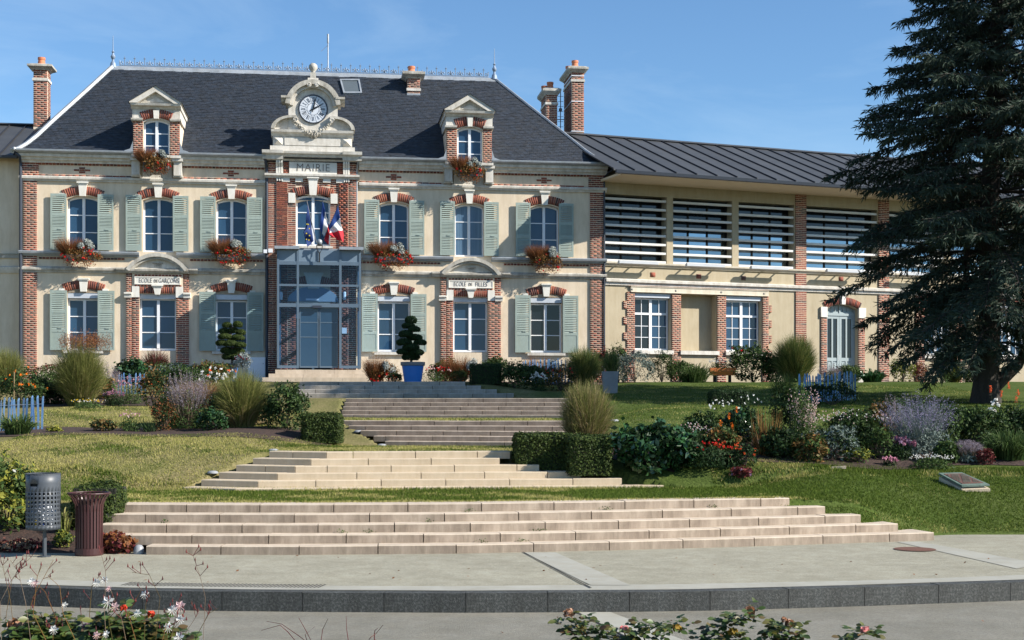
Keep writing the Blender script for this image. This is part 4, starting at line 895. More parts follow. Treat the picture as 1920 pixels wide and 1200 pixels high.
# ---- chimneys
def chimney(frame, px0, px1, ypx, yb, depth, pots, par, capover=.13, band_py=None, straps=(), bricks=None, dark=False, stepcap=True):
    """ypx = cap top, cap bottom, shaft bottom"""
    B = bricks or BR; cpx = (px0+px1)/2; x0, x1 = frame.u(px0, yb), frame.u(px1, yb); z = lambda py: frame.z(py, cpx, yb)
    ct, cb, bt = map(z, ypx); mb = MB(); mb.box(x0+.0024, x1-.0024, yb+.0024, yb+depth-.0024, bt-.4, cb)
    c = mb.build('chimney', M['mortar'], par)
    loc = Bricks(); loc.rect(x0, x1, bt, cb, yb, dep=.06)
    n = max(1, round((cb-bt)/.075)); bh = (cb-bt)/n; m_ = max(1, round(depth/.225))
    for i in range(n):                                   # side faces
        for k in range(m_):
            for xx in (x0+.0255, x1-.0255):
                y = yb+.06+(k+.5+(.25 if i % 2 else 0))*(depth-.06)/m_; dd = (depth-.06)/m_-.014
                if y+dd/2 > yb+depth: dd = (yb+depth-y)*2*.98
                if dd > .03: loc.rest.append((xx, y, bt+(i+.5)*bh, .052, dd, bh-.014, 0))
    V, Fc = boxes_np(loc.rest); np_obj('chimney_brickwork', V, Fc, M['brick_dark'] if dark else M['brick'], c, 'stuff')
    o = capover
    h = ct-cb
    mb = MB()
    def frus(a, b, za, zb_):
        mb.add([(x0-a, yb-a, za), (x1+a, yb-a, za), (x1+a, yb+depth+a, za), (x0-a, yb+depth+a, za), (x0-b, yb-b, zb_), (x1+b, yb-b, zb_), (x1+b, yb+depth+b, zb_), (x0-b, yb+depth+b, zb_)],
               [(0,3,2,1),(4,5,6,7),(0,1,5,4),(1,2,6,5),(2,3,7,6),(3,0,4,7)])
    frus(.03, .07, cb, cb+.25*h) if stepcap else None; frus(.08, o, cb+.251*h, cb+.6*h); frus(o, o, cb+.602*h, ct); frus(o-.03, .05, ct+.001, ct+.05)
    mb.build('chimney_cap', M['stone_old'], c)
    if band_py: 
        zb_ = z(band_py); mb = MB(); mb.box(x0-.035, x1+.035, yb-.035, yb+depth+.035, zb_-.05, zb_+.05); mb.build('stone_band', M['stone'], c)
    for s_ in straps:
        zs = z(s_); MB().box(x0-.012, x1+.012, yb-.012, yb+depth+.012, zs-.018, zs+.018).build('metal_strap', M['white'], c)
    for i, (ppx, h_, dy) in enumerate(pots):
        px_ = frame.u(ppx, yb+dy); r_ = .145
        MB().lathe([(r_*1.1, ct+.04), (r_*1.1, ct+.10), (r_, ct+.12), (r_*.86, ct+h_-.10), (r_*1.0, ct+h_-.08), (r_*1.0, ct+h_), (r_*.8, ct+h_), (r_*.8, ct+h_-.1)], px_, yb+dy, 16, smooth if False else True).build('chimney_pot', M['terracotta'], c, smooth=False)
    return c
ch = chimney(A, 764, 787.5, (136, 147, 181), 3.55, .9, [(771.5, .33, .40)], T, .20, 168)
cz = A.z(176, 775, 3.5)
o = MB().box(A.u(763, 3.5), A.u(788, 3.5), 3.49, 3.548, A.z(184, 775, 3.5), A.z(175, 775, 3.5)).build('chimney_flashing', M['zinc'], T)
chimney(A, 1072, 1095, (126.5, 136, 276), 5.2, 1.9, [(1078, .36, .35), (1066.5, .36, 1.35)], T, .17, 151, (142, 190, 246))
chimney(A, 1024, 1045, (167, 178, 245), 5.6, 1.35, [(1031.5, .36, .35), (1021, .34, 1.0)], T, .15, 194)
mb = MB(); x_, y_ = A.u(1051, 6.0), 6.0; zb_, zt_ = A.z(245, 1051, 6), A.z(172, 1051, 6)
mb.tube([(x_, y_, zb_), (x_, y_, zt_)], .022, 5)
for k in range(7): z = zb_+(zt_-zb_)*(.1+.13*k); mb.tube([(x_-.12, y_, z), (x_+.12, y_, z)], .010, 4)
mb.lathe([(.0, zb_+.8), (.07, zb_+.83), (.07, zb_+.93), (0, zb_+.97)], x_, y_, 8)
mb.tube([(A.u(1045, 5.8), 5.8, A.z(226, 1045, 6)), (A.u(1060, 5.8), 5.8, A.z(226, 1060, 6))], .018, 4)
mb.build('aerial', M['zinc'], T)
mb = MB(); x_ = A.u(615, YR+.4); mb.tube([(x_, YR+.4, z_r-.3), (x_, YR+.4, A.z(76, 615, YR))], .026, 6); mb.tube([(x_, YR+.4, A.z(76, 615, YR)), (x_, YR+.4, A.z(59, 615, YR))], .042, 8)
mb.tube([(x_, YR+.4, A.z(80, 615, YR)), (x_-.28, YR+.4, A.z(92, 615, YR))], .008, 4); mb.build('aerial_mast', M['zinc'], T)
# ---- rainwater pipes, cables
def pipe(px, y, z0, z1, r, mt, top=None):
    x = U(px); p = [(x, y, z0), (x, y, z1)]
    if top: p += top
    MB().tube(p, r, 8).build('downpipe', M[mt], T)
pipe(40, -.10, -.3, z_gut-.35, .055, 'navy', [(U(40), -.30, z_gut-.10), (U(33), -.36, z_gut)])
pipe(500.5, -.12, -.3, z_gut-.35, .055, 'navy', [(U(498), -.30, z_gut-.05), (U(496), -.40, z_gut+.05)])
pipe(668.8, -.10, zL(480), z_gut-.35, .035, 'zinc', [(U(671), -.30, z_gut-.05), (U(674), -.40, z_gut+.05)])
pipe(1132.5, -.06, -.3, z_gut-.35, .035, 'navy', [(U(1140), -.2, z_gut-.18), (U(1150), -.36, z_gut-.06)])
for px in (38, 1152): MB().lathe([(.0,-.08),(.07,-.05),(.085,0),(.07,.05),(.0,.08)], U(px)-(.12 if px < 50 else -.05), -.42, 10).build('gutter_end_ball', M['zinc'], T).location = (0, 0, z_gut+.12)
BR.build(T, M['brick'])
# ================================================================ ENTRANCE PORCH, FLAGS
YP = -1.75
up = lambda px: A.u(px, YP); zp = lambda py: A.z(py, 597, YP)
def room_material():
    m = bpy.data.materials.new('clear_blue_glass'); m.use_nodes = True; n = m.node_tree.nodes; l = m.node_tree.links; n.clear()
    o = n.new('ShaderNodeOutputMaterial'); t = n.new('ShaderNodeBsdfTransparent'); t.inputs[0].default_value = (.76,.86,.95,1)
    g = n.new('ShaderNodeBsdfGlossy'); g.inputs[0].default_value = (.75,.85,1,1); g.inputs['Roughness'].default_value = .02
    f = n.new('ShaderNodeFresnel'); f.inputs[0].default_value = 1.28; x = n.new('ShaderNodeMixShader'); l.new(f.outputs[0], x.inputs[0]); l.new(t.outputs[0], x.inputs[1]); l.new(g.outputs[0], x.inputs[2])
    l.new(x.outputs[0], o.inputs[0]); return m
M['clear'] = room_material()
p0, p1 = up(519.5), up(677); pb, pt = zp(691), zp(464.5); PY1 = -.19
PT = thing('glass_porch', A.w((p0+p1)/2, YP/2, pb), A.a, 'blue-grey steel and glass entrance porch in front of the brick central bay', 'porch')
PO = (p0+p1)/2; ox = PO; oy = YP/2; oz = pb
def pbx(mb, x0, x1, y0, y1, z0, z1): return mb.box(x0-ox, x1-ox, y0-oy, y1-oy, z0-oz, z1-oz)
cols = [(up(519.5), up(523.5)), (up(556.5), up(560.5)), (up(636), up(640.5)), (up(673), up(677))]
zr = [zp(690.5), zp(577), zp(568), zp(537), zp(532.5), zp(497), zp(490.5), zp(469)]
for a, b in cols: pbx(MB(), a, b, YP, YP+.10, zr[0]-.0, zp(469)).build('post', M['porch'], PT)
for a, b in ((cols[0][0], cols[0][0]+.09), (cols[3][1]-.09, cols[3][1])):
    pbx(MB(), a, b, PY1-.1, PY1-.003, zr[0], zp(469)).build('post', M['porch'], PT)
for i in range(3):
    a, b = cols[i][1], cols[i+1][0]
    for z0_, z1_ in ((zp(576), zp(569)), (zp(537), zp(533)), (zp(497), zp(490.5))):
        pbx(MB(), a, b, YP+.004, YP+.09, z0_, z1_).build('rail', M['porch'], PT)
    if i != 1: pbx(MB(), a, b, YP+.004, YP+.09, zr[0], zr[0]+.10).build('rail', M['porch'], PT)
    for z0_, z1_ in ((zp(569), zp(537)), (zp(533), zp(497)))+(((zr[0]+.10, zp(576)),) if i != 1 else ()):
        pbx(MB(), a, b, YP+.035, YP+.045, z0_, z1_).build('pane', M['clear'], PT)
    pbx(MB(), a, b, YP+.03, YP+.06, zp(490.5), zp(469)).build('fascia_panel', mat('fascia_blue_grey', (.15,.205,.265), (.17,.23,.29), 3, .35), PT)
pbx(MB(), up(596), up(599.5), YP-.01, YP+.029, zp(490.5), zp(469)).build('rail', M['porch'], PT)
for s_, x in ((0, cols[0][0]), (1, cols[3][1])):        # side walls
    for z0_, z1_ in ((zp(576), zp(569)), (zp(537), zp(533)), (zp(497), zp(490.5)), (zr[0], zr[0]+.1)):
        pbx(MB(), *( (x, x+.08) if s_ == 0 else (x-.08, x)), YP+.102, PY1-.102, z0_, z1_).build('rail', M['porch'], PT)
    pbx(MB(), *( (x+.03, x+.04) if s_ == 0 else (x-.04, x-.03)), YP+.104, PY1-.104, zr[0]+.1, zp(490.5)).build('pane', M['clear'], PT)
    pbx(MB(), *( (x+.02, x+.05) if s_ == 0 else (x-.05, x-.02)), YP+.104, PY1-.104, zp(490.5), zp(469)).build('fascia_panel', M['porch'], PT)
mb = MB(); pbx(mb, up(515), up(561), YP-.22, PY1-.003, zp(468.5), zp(463)); pbx(mb, up(636), up(681.5), YP-.22, PY1-.003, zp(468.5), zp(463)); pbx(mb, up(561)+.001, up(636)-.001, YP+.35, PY1-.003, zp(468.5), zp(464))
mb.build('porch_roof', M['zinc'], PT)
# sliding door
dz0, dz1 = zr[0]+.02, zp(576)
for a, b in ((561.5, 597.2), (599, 633.5)):
    x0, x1 = up(a), up(b); mb = MB(); t_ = .035
    for q in ((x0, x0+t_, dz0, dz1), (x1-t_, x1, dz0, dz1), (x0+t_, x1-t_, dz0, dz0+.06), (x0+t_, x1-t_, dz1-.05, dz1), (x0+t_, x1-t_, zp(632.5), zp(631)), (x0+t_, x1-t_, zp(605), zp(603.5))):
        pbx(mb, q[0], q[1], YP+.11, YP+.14, q[2], q[3])
    d = mb.build('sliding_door', M['greyframe'] if False else M['porch'], PT)
    pbx(MB(), x0+t_, x1-t_, YP+.12, YP+.13, dz0+.06, dz1-.05).build('pane', M['glass'], d)
pbx(MB(), up(586), up(603), YP-.06, YP+.002, zp(577.5), zp(573)).build('door_sensor', M['navy'], PT)
# inner doorway with blue arched transom
mb = MB(); mb.box(CX-.82, CX+.82, .28, .32, Zp(693, 587), Zp(572, 587)); 
mb.build('inner_door', M['dark'], T)
mb = MB(); 
zt_ = Zp(574, 587); zq = Zp(592, 587)
mb.box(CX-.80, CX+.80, .05, .27, zq-.10, zt_); mb.box(CX-.80, CX-.72, .05, .27, -.2+Zp(693,587)+.2, zq-.101); mb.box(CX+.72, CX+.80, .05, .27, Zp(693,587), zq-.101); mb.box(CX-.04, CX+.04, .05, .27, Zp(693,587), zq-.101)
mb.build('door_frame', M['porch'], T)
BRP = Bricks(); BRP.arch(CX, Zp(548, 587)-.0, .95, .30, .30, yb_-.04, dep=.04)
V, Fc = boxes_np(BRP.rest); np_obj('brickwork', V, Fc, M['brick'], T, 'stuff')
MB().prism([(CX+.93*math.cos(math.pi*k/16), Zp(566, 587)+.55*math.sin(math.pi*k/16)) for k in range(17)], yb_-.035, yb_).build('arched_transom', mat('pale_blue_panel', (.22,.30,.38), (.25,.33,.41)), T)
MB().box(CX-.26, CX+.20, yb_-.06, yb_-.036, Zp(564, 587), Zp(560.5, 587)).build('transom_light', M['white'], T)
keystone(CX+.02, Zp(542, 587), Zp(515, 587), .40, .62, yb_-.12)
for px, py0, py1 in ((527.5, 548, 563), (645.5, 548, 563)):
    MB().lathe([(.05, 0), (.06, .03), (.06, .26), (.05, .29)], 0, 0, 10).build('wall_light', M['white'], T).location = (U(px), yb_-.12, Zp(py1, px))
MB().box(U(641), U(650), yb_-.07, yb_-.05, Zp(626, 645), Zp(615, 645)).build('notice', M['white'], T)
# three low steps and the platform
ST = thing('entrance_steps', A.w(PO, YP-.7, -.05), A.a, 'low pale stone steps and landing directly under the glass porch', 'steps')
for k, (a, b, y0, h0, h1) in enumerate(((516, 681.5, YP-.35, .28, .43), (503.5, 698.5, YP-.75, .14, .28), (491.5, 717, YP-1.15, -.3, .14))):
    h0, h1 = [v_+.045-.0 for v_ in (h0, h1)]
    a, b = A.u(a, y0), A.u(b, y0); n = 3
    for i in range(n):
        q, r_ = a+(b-a)*i/n, a+(b-a)*(i+1)/n
        MB().box(q-PO+.003, r_-PO-.003, y0-YP+.7, -.19-YP+.7-k*.004, h0+.05-.02, h1+.05).build('step_block', M['tread'], ST)
# lamp on the porch edge
LP = thing('porch_lamp', A.w(up(599), YP-.14, zp(479)), A.a, 'small silver ball on a dark bracket at the middle of the porch roof edge', 'lamp')
MB().lathe([(.0,.35),(.07,.37),(.10,.44),(.09,.52),(.04,.56),(0,.57)], 0, 0, 14).build('ball', M['zinc'], LP, smooth=True)
mb = MB()
for s_ in (-1, 1): mb.tube([(s_*.10, 0, .36), (s_*.09, 0, .22), (s_*.02, 0, .08)], .016, 5)
mb.lathe([(.08,.33),(.11,.35),(.08,.37)], 0, 0, 10).tube([(0,0,.1),(0,.02,-.25)], .025, 6).build('bracket', M['dark'], LP)
# flags
YFg = YP+.25
def flag(label, tip, foot, A4, cols_, yoff, stars=False):
    u_ = lambda p: A.u(p[0], YFg+yoff); z_ = lambda p: A.z(p[1], p[0], YFg+yoff)
    fx, fz = u_(foot), z_(foot)
    r = thing('flag', A.w(fx, YFg+yoff, fz), A.a, label, 'flag', 'flags above the porch')
    P_ = lambda p: Vector((u_(p)-fx, 0, z_(p)-fz))
    MB().tube([(0, 0, 0), tuple(P_(tip))], .018, 6).lathe([(0,-.03),(.03,0),(0,.05)], P_(tip).x, P_(tip).z if False else 0, 6).build('pole', M['navy'], r) if False else MB().tube([(0, 0, 0), tuple(P_(tip))], .018, 6).build('pole', M['navy'], r)
    a, b, c, d = [P_(q) for q in A4]; nx, ny = 30, 22
    def pt(s, t):
        p = a.lerp(b, s).lerp(d.lerp(c, s), t)
        p = p+Vector((.035*math.sin(t*11+s*3)*t, -.03-.10*t*math.sin(s*9+t*7)-.05*t, .02*math.sin(s*13+t*5)*t)); return p
    n_ = len(cols_)
    for k, cm in enumerate(cols_):
        V = [pt(j/ny, (k+i/10)/n_) for i in range(11) for j in range(ny+1)]
        V = [tuple(v) for v in V]; Fc = [(i*(ny+1)+j, i*(ny+1)+j+1, (i+1)*(ny+1)+j+1, (i+1)*(ny+1)+j) for i in range(10) for j in range(ny)]
        o = np_obj('stripe' if n_ > 1 else 'cloth', V, Fc, cm, r, None, True)
        md = o.modifiers.new('thickness', 'SOLIDIFY'); md.thickness = .004
    if stars:
        mb = MB()
        for s, t in ((.25,.45),(.38,.3),(.55,.25),(.7,.4),(.78,.6),(.62,.78),(.4,.75)):
            p = pt(s, t); pts = [(p.x+(.035 if k % 2 == 0 else .015)*math.sin(k*math.pi/5), p.z+(.035 if k % 2 == 0 else .015)*math.cos(k*math.pi/5)) for k in range(10)]
            mb.prism(pts, p.y-.02, p.y-.012)
        mb.build('star', plain('flag_yellow', (.75,.58,.05), .7), r)
fb_ = mat('flag_blue', (.012,.05,.22), (.015,.06,.26), 3, .8, trans=.2); fw_ = mat('flag_white', (.72,.72,.72), (.78,.78,.78), 3, .8, trans=.2); fr2 = mat('flag_red', (.52,.02,.035), (.60,.03,.045), 3, .8, trans=.2)
flag('dark blue flag with a ring of yellow stars, leftmost of the three above the porch', (575, 376), (593, 455), [(577,384),(588,452),(575,466),(571,436)], [mat('flag_deep_blue', (.006,.028,.13), (.009,.035,.16), 3, .8, trans=.15)], .0, True)
flag('blue, white and red flag hanging in the middle above the porch', (605.5, 376), (600, 456), [(605,378),(599,428),(614,459),(620,438)], [fb_, fw_, fr2], .04)
flag('blue, white and red flag leaning right, rightmost of the three above the porch', (635.5, 384), (602, 458), [(633.5,387),(617,425),(619,444),(646,454)], [fb_, fw_, fr2], -.06)
# security floodlights left of the porch
SL = thing('floodlight', A.w(U(503), -.35, Zp(477, 503)), A.a, 'small white twin floodlight on the wall left of the porch roof', 'floodlight')
MB().box(-.15, -.02, -.1, .08, 0, .13).box(.02, .17, -.12, .06, .02, .16).build('lamp_head', M['white'], SL); MB().box(-.05, .05, .08, .2, .02, .10).build('bracket', M['navy'], SL)
# ================================================================ RIGHT WING
W0Y = A.t(1134); B = Fr(1134, W0Y+.05, .389, 2.88)
W = thing('school_wing', B.O, B.a, 'long ochre rendered wing with dark standing seam roof, louvred upper windows and brick piers', 'school wing')
uB = B.u; zB_ = lambda py, px: B.z(py, px)
BW = Bricks()
XE = uB(2080)                                   # far end, beyond the frame
z_ev = zB_(318, 1160); z_wt = z_ev-.10; z_lt = (zB_(370, 1190)+zB_(378, 1440))/2; z_lb = (zB_(493, 1190)+zB_(502, 1440))/2
z_c1 = (zB_(522, 1180)+zB_(537, 1450))/2; z_c0 = z_c1-.22
z_w1 = (zB_(549, 1220)+zB_(556, 1395))/2; z_w0 = (zB_(657, 1220)+zB_(659, 1395))/2
bays = [(1133.5, 1250), (1262, 1373), (1385, 1489), (1511, 1645), (1666, 1770), (1783, 1900), (1915, 2060)]
bays = [(uB(a), uB(b)) for a, b in bays]
gwin = [(1190, 1258), (1361, 1428)]
gw = [(uB(a), uB(b)) for a, b in gwin]; niche = (uB(1276.5), uB(1343.5))
far = [(uB(1733), uB(1786)), (uB(1872), uB(1925))]
door = (uB(1550), uB(1608)); z_dt = zB_(571, 1579); z_ds = z_dt-.42
hs = [(a, b, z_lb, z_lt) for a, b in bays]+[(a, b, z_w0, z_w1) for a, b in gw+far]+[(niche[0], niche[1], z_w0, z_w1)]+[(door[0], door[1], -.5, z_dt)]
mb = MB(); wall_holes(mb, 0, XE, -.6, z_ev+.1, hs, 0, .42); mb.add([(XE,0,-.6),(XE,10,-.6),(XE,10,z_ev),(XE,0,z_ev)], [(0,1,2,3)])
mb.add([(0,10,-.6),(0,10,z_ev),(XE,10,z_ev),(XE,10,-.6)], [(0,1,2,3)]); mb.build('wall', M['render2'], W, fix=False)
MB().box(niche[0]-.02, niche[1]+.02, .40, .46, z_w0-.02, z_w1+.02).build('blind_niche', M['render2'], W)
# roof with standing seams
OV = -1.95; zev2 = B.z(318, 1160, OV); RY = 4.4; z_rg = B.z(256, 1130, RY)
sl = (z_rg-zev2)/(RY-OV); npan = int((XE+.5)/.86)
def rline(y): return zev2+sl*(y-OV)
x = -.55+0.0; k = 0
while x < XE+1.2:
    x2 = x+.86
    xa0 = max(x, -.0)                        # panels start against the hall
    o = MB().add([(x, OV, rline(OV)), (x2, OV, rline(OV)), (x2, RY, rline(RY)), (x, RY, rline(RY)), (x, OV, rline(OV)-.03), (x2, OV, rline(OV)-.03)], [(0,1,2,3),(4,5,1,0)]).build('roof_panel', M['zinc_dark'], W, fix=False)
    MB().add([(x-.014, OV-.01, rline(OV)+.0), (x+.014, OV-.01, rline(OV)+.0), (x+.014, RY, rline(RY)+.0), (x-.014, RY, rline(RY)+.0), (x-.014, OV-.01, rline(OV)+.05), (x+.014, OV-.01, rline(OV)+.05), (x+.014, RY, rline(RY)+.05), (x-.014, RY, rline(RY)+.05)],
             [(4,5,6,7),(0,1,5,4),(1,2,6,5),(3,0,4,7)]).build('roof_seam', mat('seam_metal', (.02,.021,.024), (.03,.03,.033), rough=.5), W)
    x = x2
MB().mold([(RY-.2, rline(RY)-.02), (RY, rline(RY)+.08), (RY+.2, rline(RY)-.02), (RY+4.5, zev2+.2), (RY+4.5, zev2), (RY, rline(RY)-.12)], -.6, XE+1.2).build('roof', M['zinc_dark'], W)
MB().mold([(OV-.03, zev2-.15), (OV-.12, zev2-.13), (OV-.15, zev2-.02), (OV-.03, zev2-.0)], -.5, XE+1.2).build('gutter', M['navy'], W)
MB().box(-.2, XE+1.1, OV-.02, .3, zev2-.14, zev2-.055).build('soffit', mat('cream_soffit', (.62,.52,.36), (.66,.56,.40)), W)
# sill ledge, string courses
MB().mold([(0, z_lb-.17), (-.05, z_lb-.17), (-.10, z_lb-.09), (-.14, z_lb-.07), (-.15, z_lb-.005), (0, z_lb+.0)], .0, XE).build('sill_course', mat('painted_cream', (.60,.55,.44), (.66,.60,.49), dirt=.2), W)
MB().mold([(0, z_c0), (-.06, z_c0), (-.08, z_c0+.10), (-.15, z_c0+.12), (-.16, z_c1-.01), (0, z_c1+.04)], .0, XE).build('string_course', M['stone'], W)
# louvres and glazing behind
for i, (a, b) in enumerate(bays):
    f = MB(); n = 3; d = .05; yy = .42
    f.box(a, b, yy, yy+.05, z_lb, z_lb+.08).box(a, b, yy, yy+.05, z_lt-.08, z_lt)
    for q in range(n+1):
        x = a+(b-a-.07)*q/n; f.box(x, x+.07, yy, yy+.05, z_lb+.08, z_lt-.08)
    zm = z_lb+(z_lt-z_lb)*.56; 
    for q in range(n):
        x0, x1 = a+(b-a-.07)*q/n+.07, a+(b-a-.07)*(q+1)/n
        f.box(x0, x1, yy, yy+.05, zm-.03, zm+.03)
    fr2_ = f.build('window', M['dark'], W)
    for q in range(n):
        x0, x1 = a+(b-a-.07)*q/n+.07, a+(b-a-.07)*(q+1)/n
        for c_, e_ in ((z_lb+.08, zm-.03), (zm+.03, z_lt-.08)):
            MB().add([(x0, yy+.03, c_), (x1, yy+.03, c_), (x1, yy+.03, e_), (x0, yy+.03, e_)], [(0,1,2,3)]).build('pane', M['sky_glass'] if (i > 0 and c_ < zm-.1) else M['glass_dark'], fr2_, fix=False)
    H = z_lt-z_lb
    for q in range(8):
        z = z_lb+.06+(H-.22)*q/7
        MB().mold([(.02, z-.045), (.06, z-.06), (.30, z+.05), (.30, z+.07), (.06, z+.035), (.02, z+.035)], a+.015, b-.015).build('louvre', mat('louvre_aluminium', (.62,.62,.60), (.68,.68,.66), rough=.5), W)
for px0, px1 in ((1160, 1233), (1287, 1358), (1408, 1477), (1550, 1618), (1690, 1760), (1800, 1870)):
    a, b = B.u(px0, -.45), B.u(px1, -.45); o = MB().mold([(-.52, z_lb-.10), (-.36, z_lb-.13), (-.34, z_lb-.04), (-.42, z_lb+.02), (-.52, z_lb-.0)], a, b)
    for x in (a+.15, (a+b)/2, b-.15): o.box(x-.02, x+.02, -.36, -.06, z_lb-.10, z_lb-.06)
    o.build('strip_light', mat('light_grey_metal', (.45,.47,.49), (.52,.54,.56), rough=.4), W)
def pier(px0, px1, z0, z1, yf=-.05, teeth=0, tz=0):
    x0, x1 = uB(px0), uB(px1); MB().box(x0+.006, x1-.006, yf+.0024, .03, z0, z1).build('pier_core', M['mortar'], W)
    BW.rect(x0, x1, z0, z1, yf)
    if teeth:                                   # toothed quoins
        z = z0+.3; 
        while z < z1-.3:
            if teeth < 0: BW.rect(x0-.14, x0-.006, z, z+.30, yf); MB().box(x0-.134, x0, yf+.002, .03, z+.006, z+.294).build('pier_core', M['mortar'], W)
            else: BW.rect(x1+.006, x1+.14, z, z+.30, yf); MB().box(x1, x1+.134, yf+.002, .03, z+.006, z+.294).build('pier_core', M['mortar'], W)
            z += .60
for a, b in ((1491, 1511), (1646.5, 1666)):
    pier(a, b, -.4, z_c0); pier(a, b, z_c1+.02, z_lb-.17); pier(a, b, z_lb+.0, z_wt-.06, -.05) if a < 1500 else pier(a, b, z_lb+.0, z_wt-.06, -.05)
z_dn = z_c0-.0
pier(1174.5, 1189.5, -.4, z_w1+.02, teeth=-1); pier(1259, 1276, -.4, z_w1+.02); pier(1344, 1360.5, -.4, z_w1+.02); pier(1429, 1440, -.4, z_w1+.02, teeth=1)
pier(1716, 1732.5, -.4, z_w1+.25); pier(1786.5, 1803, -.4, z_w1+.25); pier(1855, 1871.5, -.4, z_w1+.25); pier(1926, 1942, -.4, z_w1+.25)
for a, b in far: BW.rect(a-.01, b+.01, z_w1+.03, z_w1+.25, -.05, bl=.075, bh=.22); MB().box(a, b, -.045, .02, z_w1, z_w1+.25).build('lintel', M['mortar'], W)
a, b = uB(1176), uB(1440); n = int((b-a)/.085)
MB().box(a+.01, b-.01, -.055, .0, z_w1+.24, z_c0-.004).build('lintel_core', M['mortar'], W)
for k in range(n): BW.one(a+(k+.5)*(b-a)/n, (z_w1+.24+z_c0)/2, (b-a)/n-.022, z_c0-z_w1-.27, -.10, .08)
bm_ = MB().box(a+.12, b-.02, -.085, .0, z_w1+.015, z_w1+.235).box(a+.12, b-.02, -.11, -.085, z_w1+.015, z_w1+.035).box(a+.12, b-.02, -.11, -.085, z_w1+.215, z_w1+.235)
be = bm_.build('steel_lintel', mat('painted_cream', (.60,.55,.44)), W)
for px in (1183, 1265, 1350, 1430): MB().lathe([(.045, -.10), (.045, -.085), (.02, -.115), (.0, -.115)][::1], uB(px)+.02, z_w1+.125, 8, axis='y').build('rosette', M['stone_old'], be)
for a, b in gw+far:
    MB().mold([(.02, z_w1-.17), (.02, z_w1-.02), (.05, z_w1-.003), (.30, z_w1-.003), (.30, z_w1-.17)], a+.01, b-.01).build('roller_shutter_box', M['greyframe'], W)
    xc = (a+b)/2; hw = (b-a)/2-.02; H = z_w1-.18-z_w0; f = MB(); fwd = .06; y = .22; 
    f.box(-hw, -hw+fwd, 0, .07, 0, H).box(hw-fwd, hw, 0, .07, 0, H).box(-hw+fwd, hw-fwd, 0, .07, 0, .07).box(-hw+fwd, hw-fwd, 0, .07, H-.06, H).box(-.055, .055, -.015, .07, .07, H-.06)
    zt2 = H*.70; f.box(-hw+fwd, -.055, -.01, .07, zt2-.04, zt2+.04).box(.055, hw-fwd, -.01, .07, zt2-.04, zt2+.04)
    zz = [.07, .07+(zt2-.11)*.333, .07+(zt2-.11)*.667, zt2-.04]; cells = []
    for s_ in (-1, 1):
        x0, x1 = (-hw+fwd, -.055) if s_ < 0 else (.055, hw-fwd); xm = (x0+x1)/2
        f.box(xm-.011, xm+.011, .01, .06, .07, zt2-.04).box(xm-.011, xm+.011, .01, .06, zt2+.04, H-.06)
        for z in zz[1:-1]: f.box(x0, xm-.011, .01, .06, z-.011, z+.011).box(xm+.011, x1, .01, .06, z-.011, z+.011)
        for q0, q1 in ((x0, xm), (xm, x1)):
            for c_, e_ in list(zip(zz[:-1], zz[1:]))+[(zt2+.04, H-.06)]: cells.append((q0, q1, c_, e_))
    fo = f.build('window', M['white'], W); fo.location = (xc, y, z_w0)
    for q0, q1, c_, e_ in cells:
        t1 = random.uniform(-.005, .005)
        MB().add([(q0, .035+t1, c_), (q1, .035-t1, c_), (q1, .035-t1, e_), (q0, .035+t1, e_)], [(0,1,2,3)]).build('pane', M['glass_dark'] if (a == gw[0][0] and q0 < 0) else M['glass'], fo, fix=False)
for a, b in gw+[niche]+far: MB().box(a-.06, b+.06, -.13, .2 if (a, b) != niche else .40, z_w0-.15, z_w0-.002).build('window_sill', M['stone'], W)
for px in (1224, 1310, 1394, 1577): 
    BW.one(uB(px), zB_(515, 1224) if px < 1500 else zB_(523, px), .2, .17, -.02, .03)
# arched door
xc = (door[0]+door[1])/2; hw = (door[1]-door[0])/2
spandrels(xc, hw, z_ds+.22, z_dt, mtn='render2', par=W, mb=(sm2 := MB())); sm2.build('arch_infill', M['render2'], W, 'stuff')
BW.arch(xc, z_ds+.24, hw+.05, z_dt-z_ds-.22, .28, -.05, skip=.13)
keystone(xc, z_dt+.0, z_dt+.42, .16, .22, -.12, par=W)
pier(1538.5, 1549.5, -.2, z_ds-.12); pier(1608.5, 1620.5, -.2, z_ds-.12)
for a, b in ((1537.5, 1549.5), (1608.5, 1621.5)): MB().box(uB(a), uB(b), -.09, .05, z_ds-.115, z_ds+.30).build('springer_block', M['white_stone'], W); MB().box(uB(a)-.04, uB(b)+.04, -.10, .05, .38, .48).box(uB(a)-.02, uB(b)+.02, -.08, .05, -.2, .379).build('pier_base', M['stone_old'], W)
gd = mat('grey_green_paint', (.27,.33,.34), (.31,.37,.38), 3, .5)
mb = MB(); y0, y1 = .20, .26; zb = .12; zm = z_ds+.02
mb.box(door[0], door[0]+.07, y0-.02, y1, zb, z_dt-.15).box(door[1]-.07, door[1], y0-.02, y1, zb, z_dt-.15).box(door[0]+.07, door[1]-.07, y0-.03, y1, zm-.05, zm+.05).box(xc-.03, xc+.03, y0-.03, y1, zm+.05, z_dt)
n = 12; R = None
mb.box(door[0]+.07, xc-.03, y0, y1-.02, zm+.05, zm+.12).box(xc+.03, door[1]-.07, y0, y1-.02, zm+.05, zm+.12).box(door[0]+.07, door[1]-.07, y0+.02, y1+.01, z_dt-.22, z_dt)
for k in (-1.5, -.75, .75, 1.5): mb.box(xc+k*.26-.02, xc+k*.26+.02, y0, y1-.02, zm+.12, z_dt-.1)
tr = mb.build('door_transom', gd, W)
MB().box(door[0]+.05, door[1]-.05, y1-.03, y1-.02, zm+.05, z_dt).build('pane', mat('frosted_glass', (.20,.27,.28), (.24,.31,.32), rough=.3), tr)
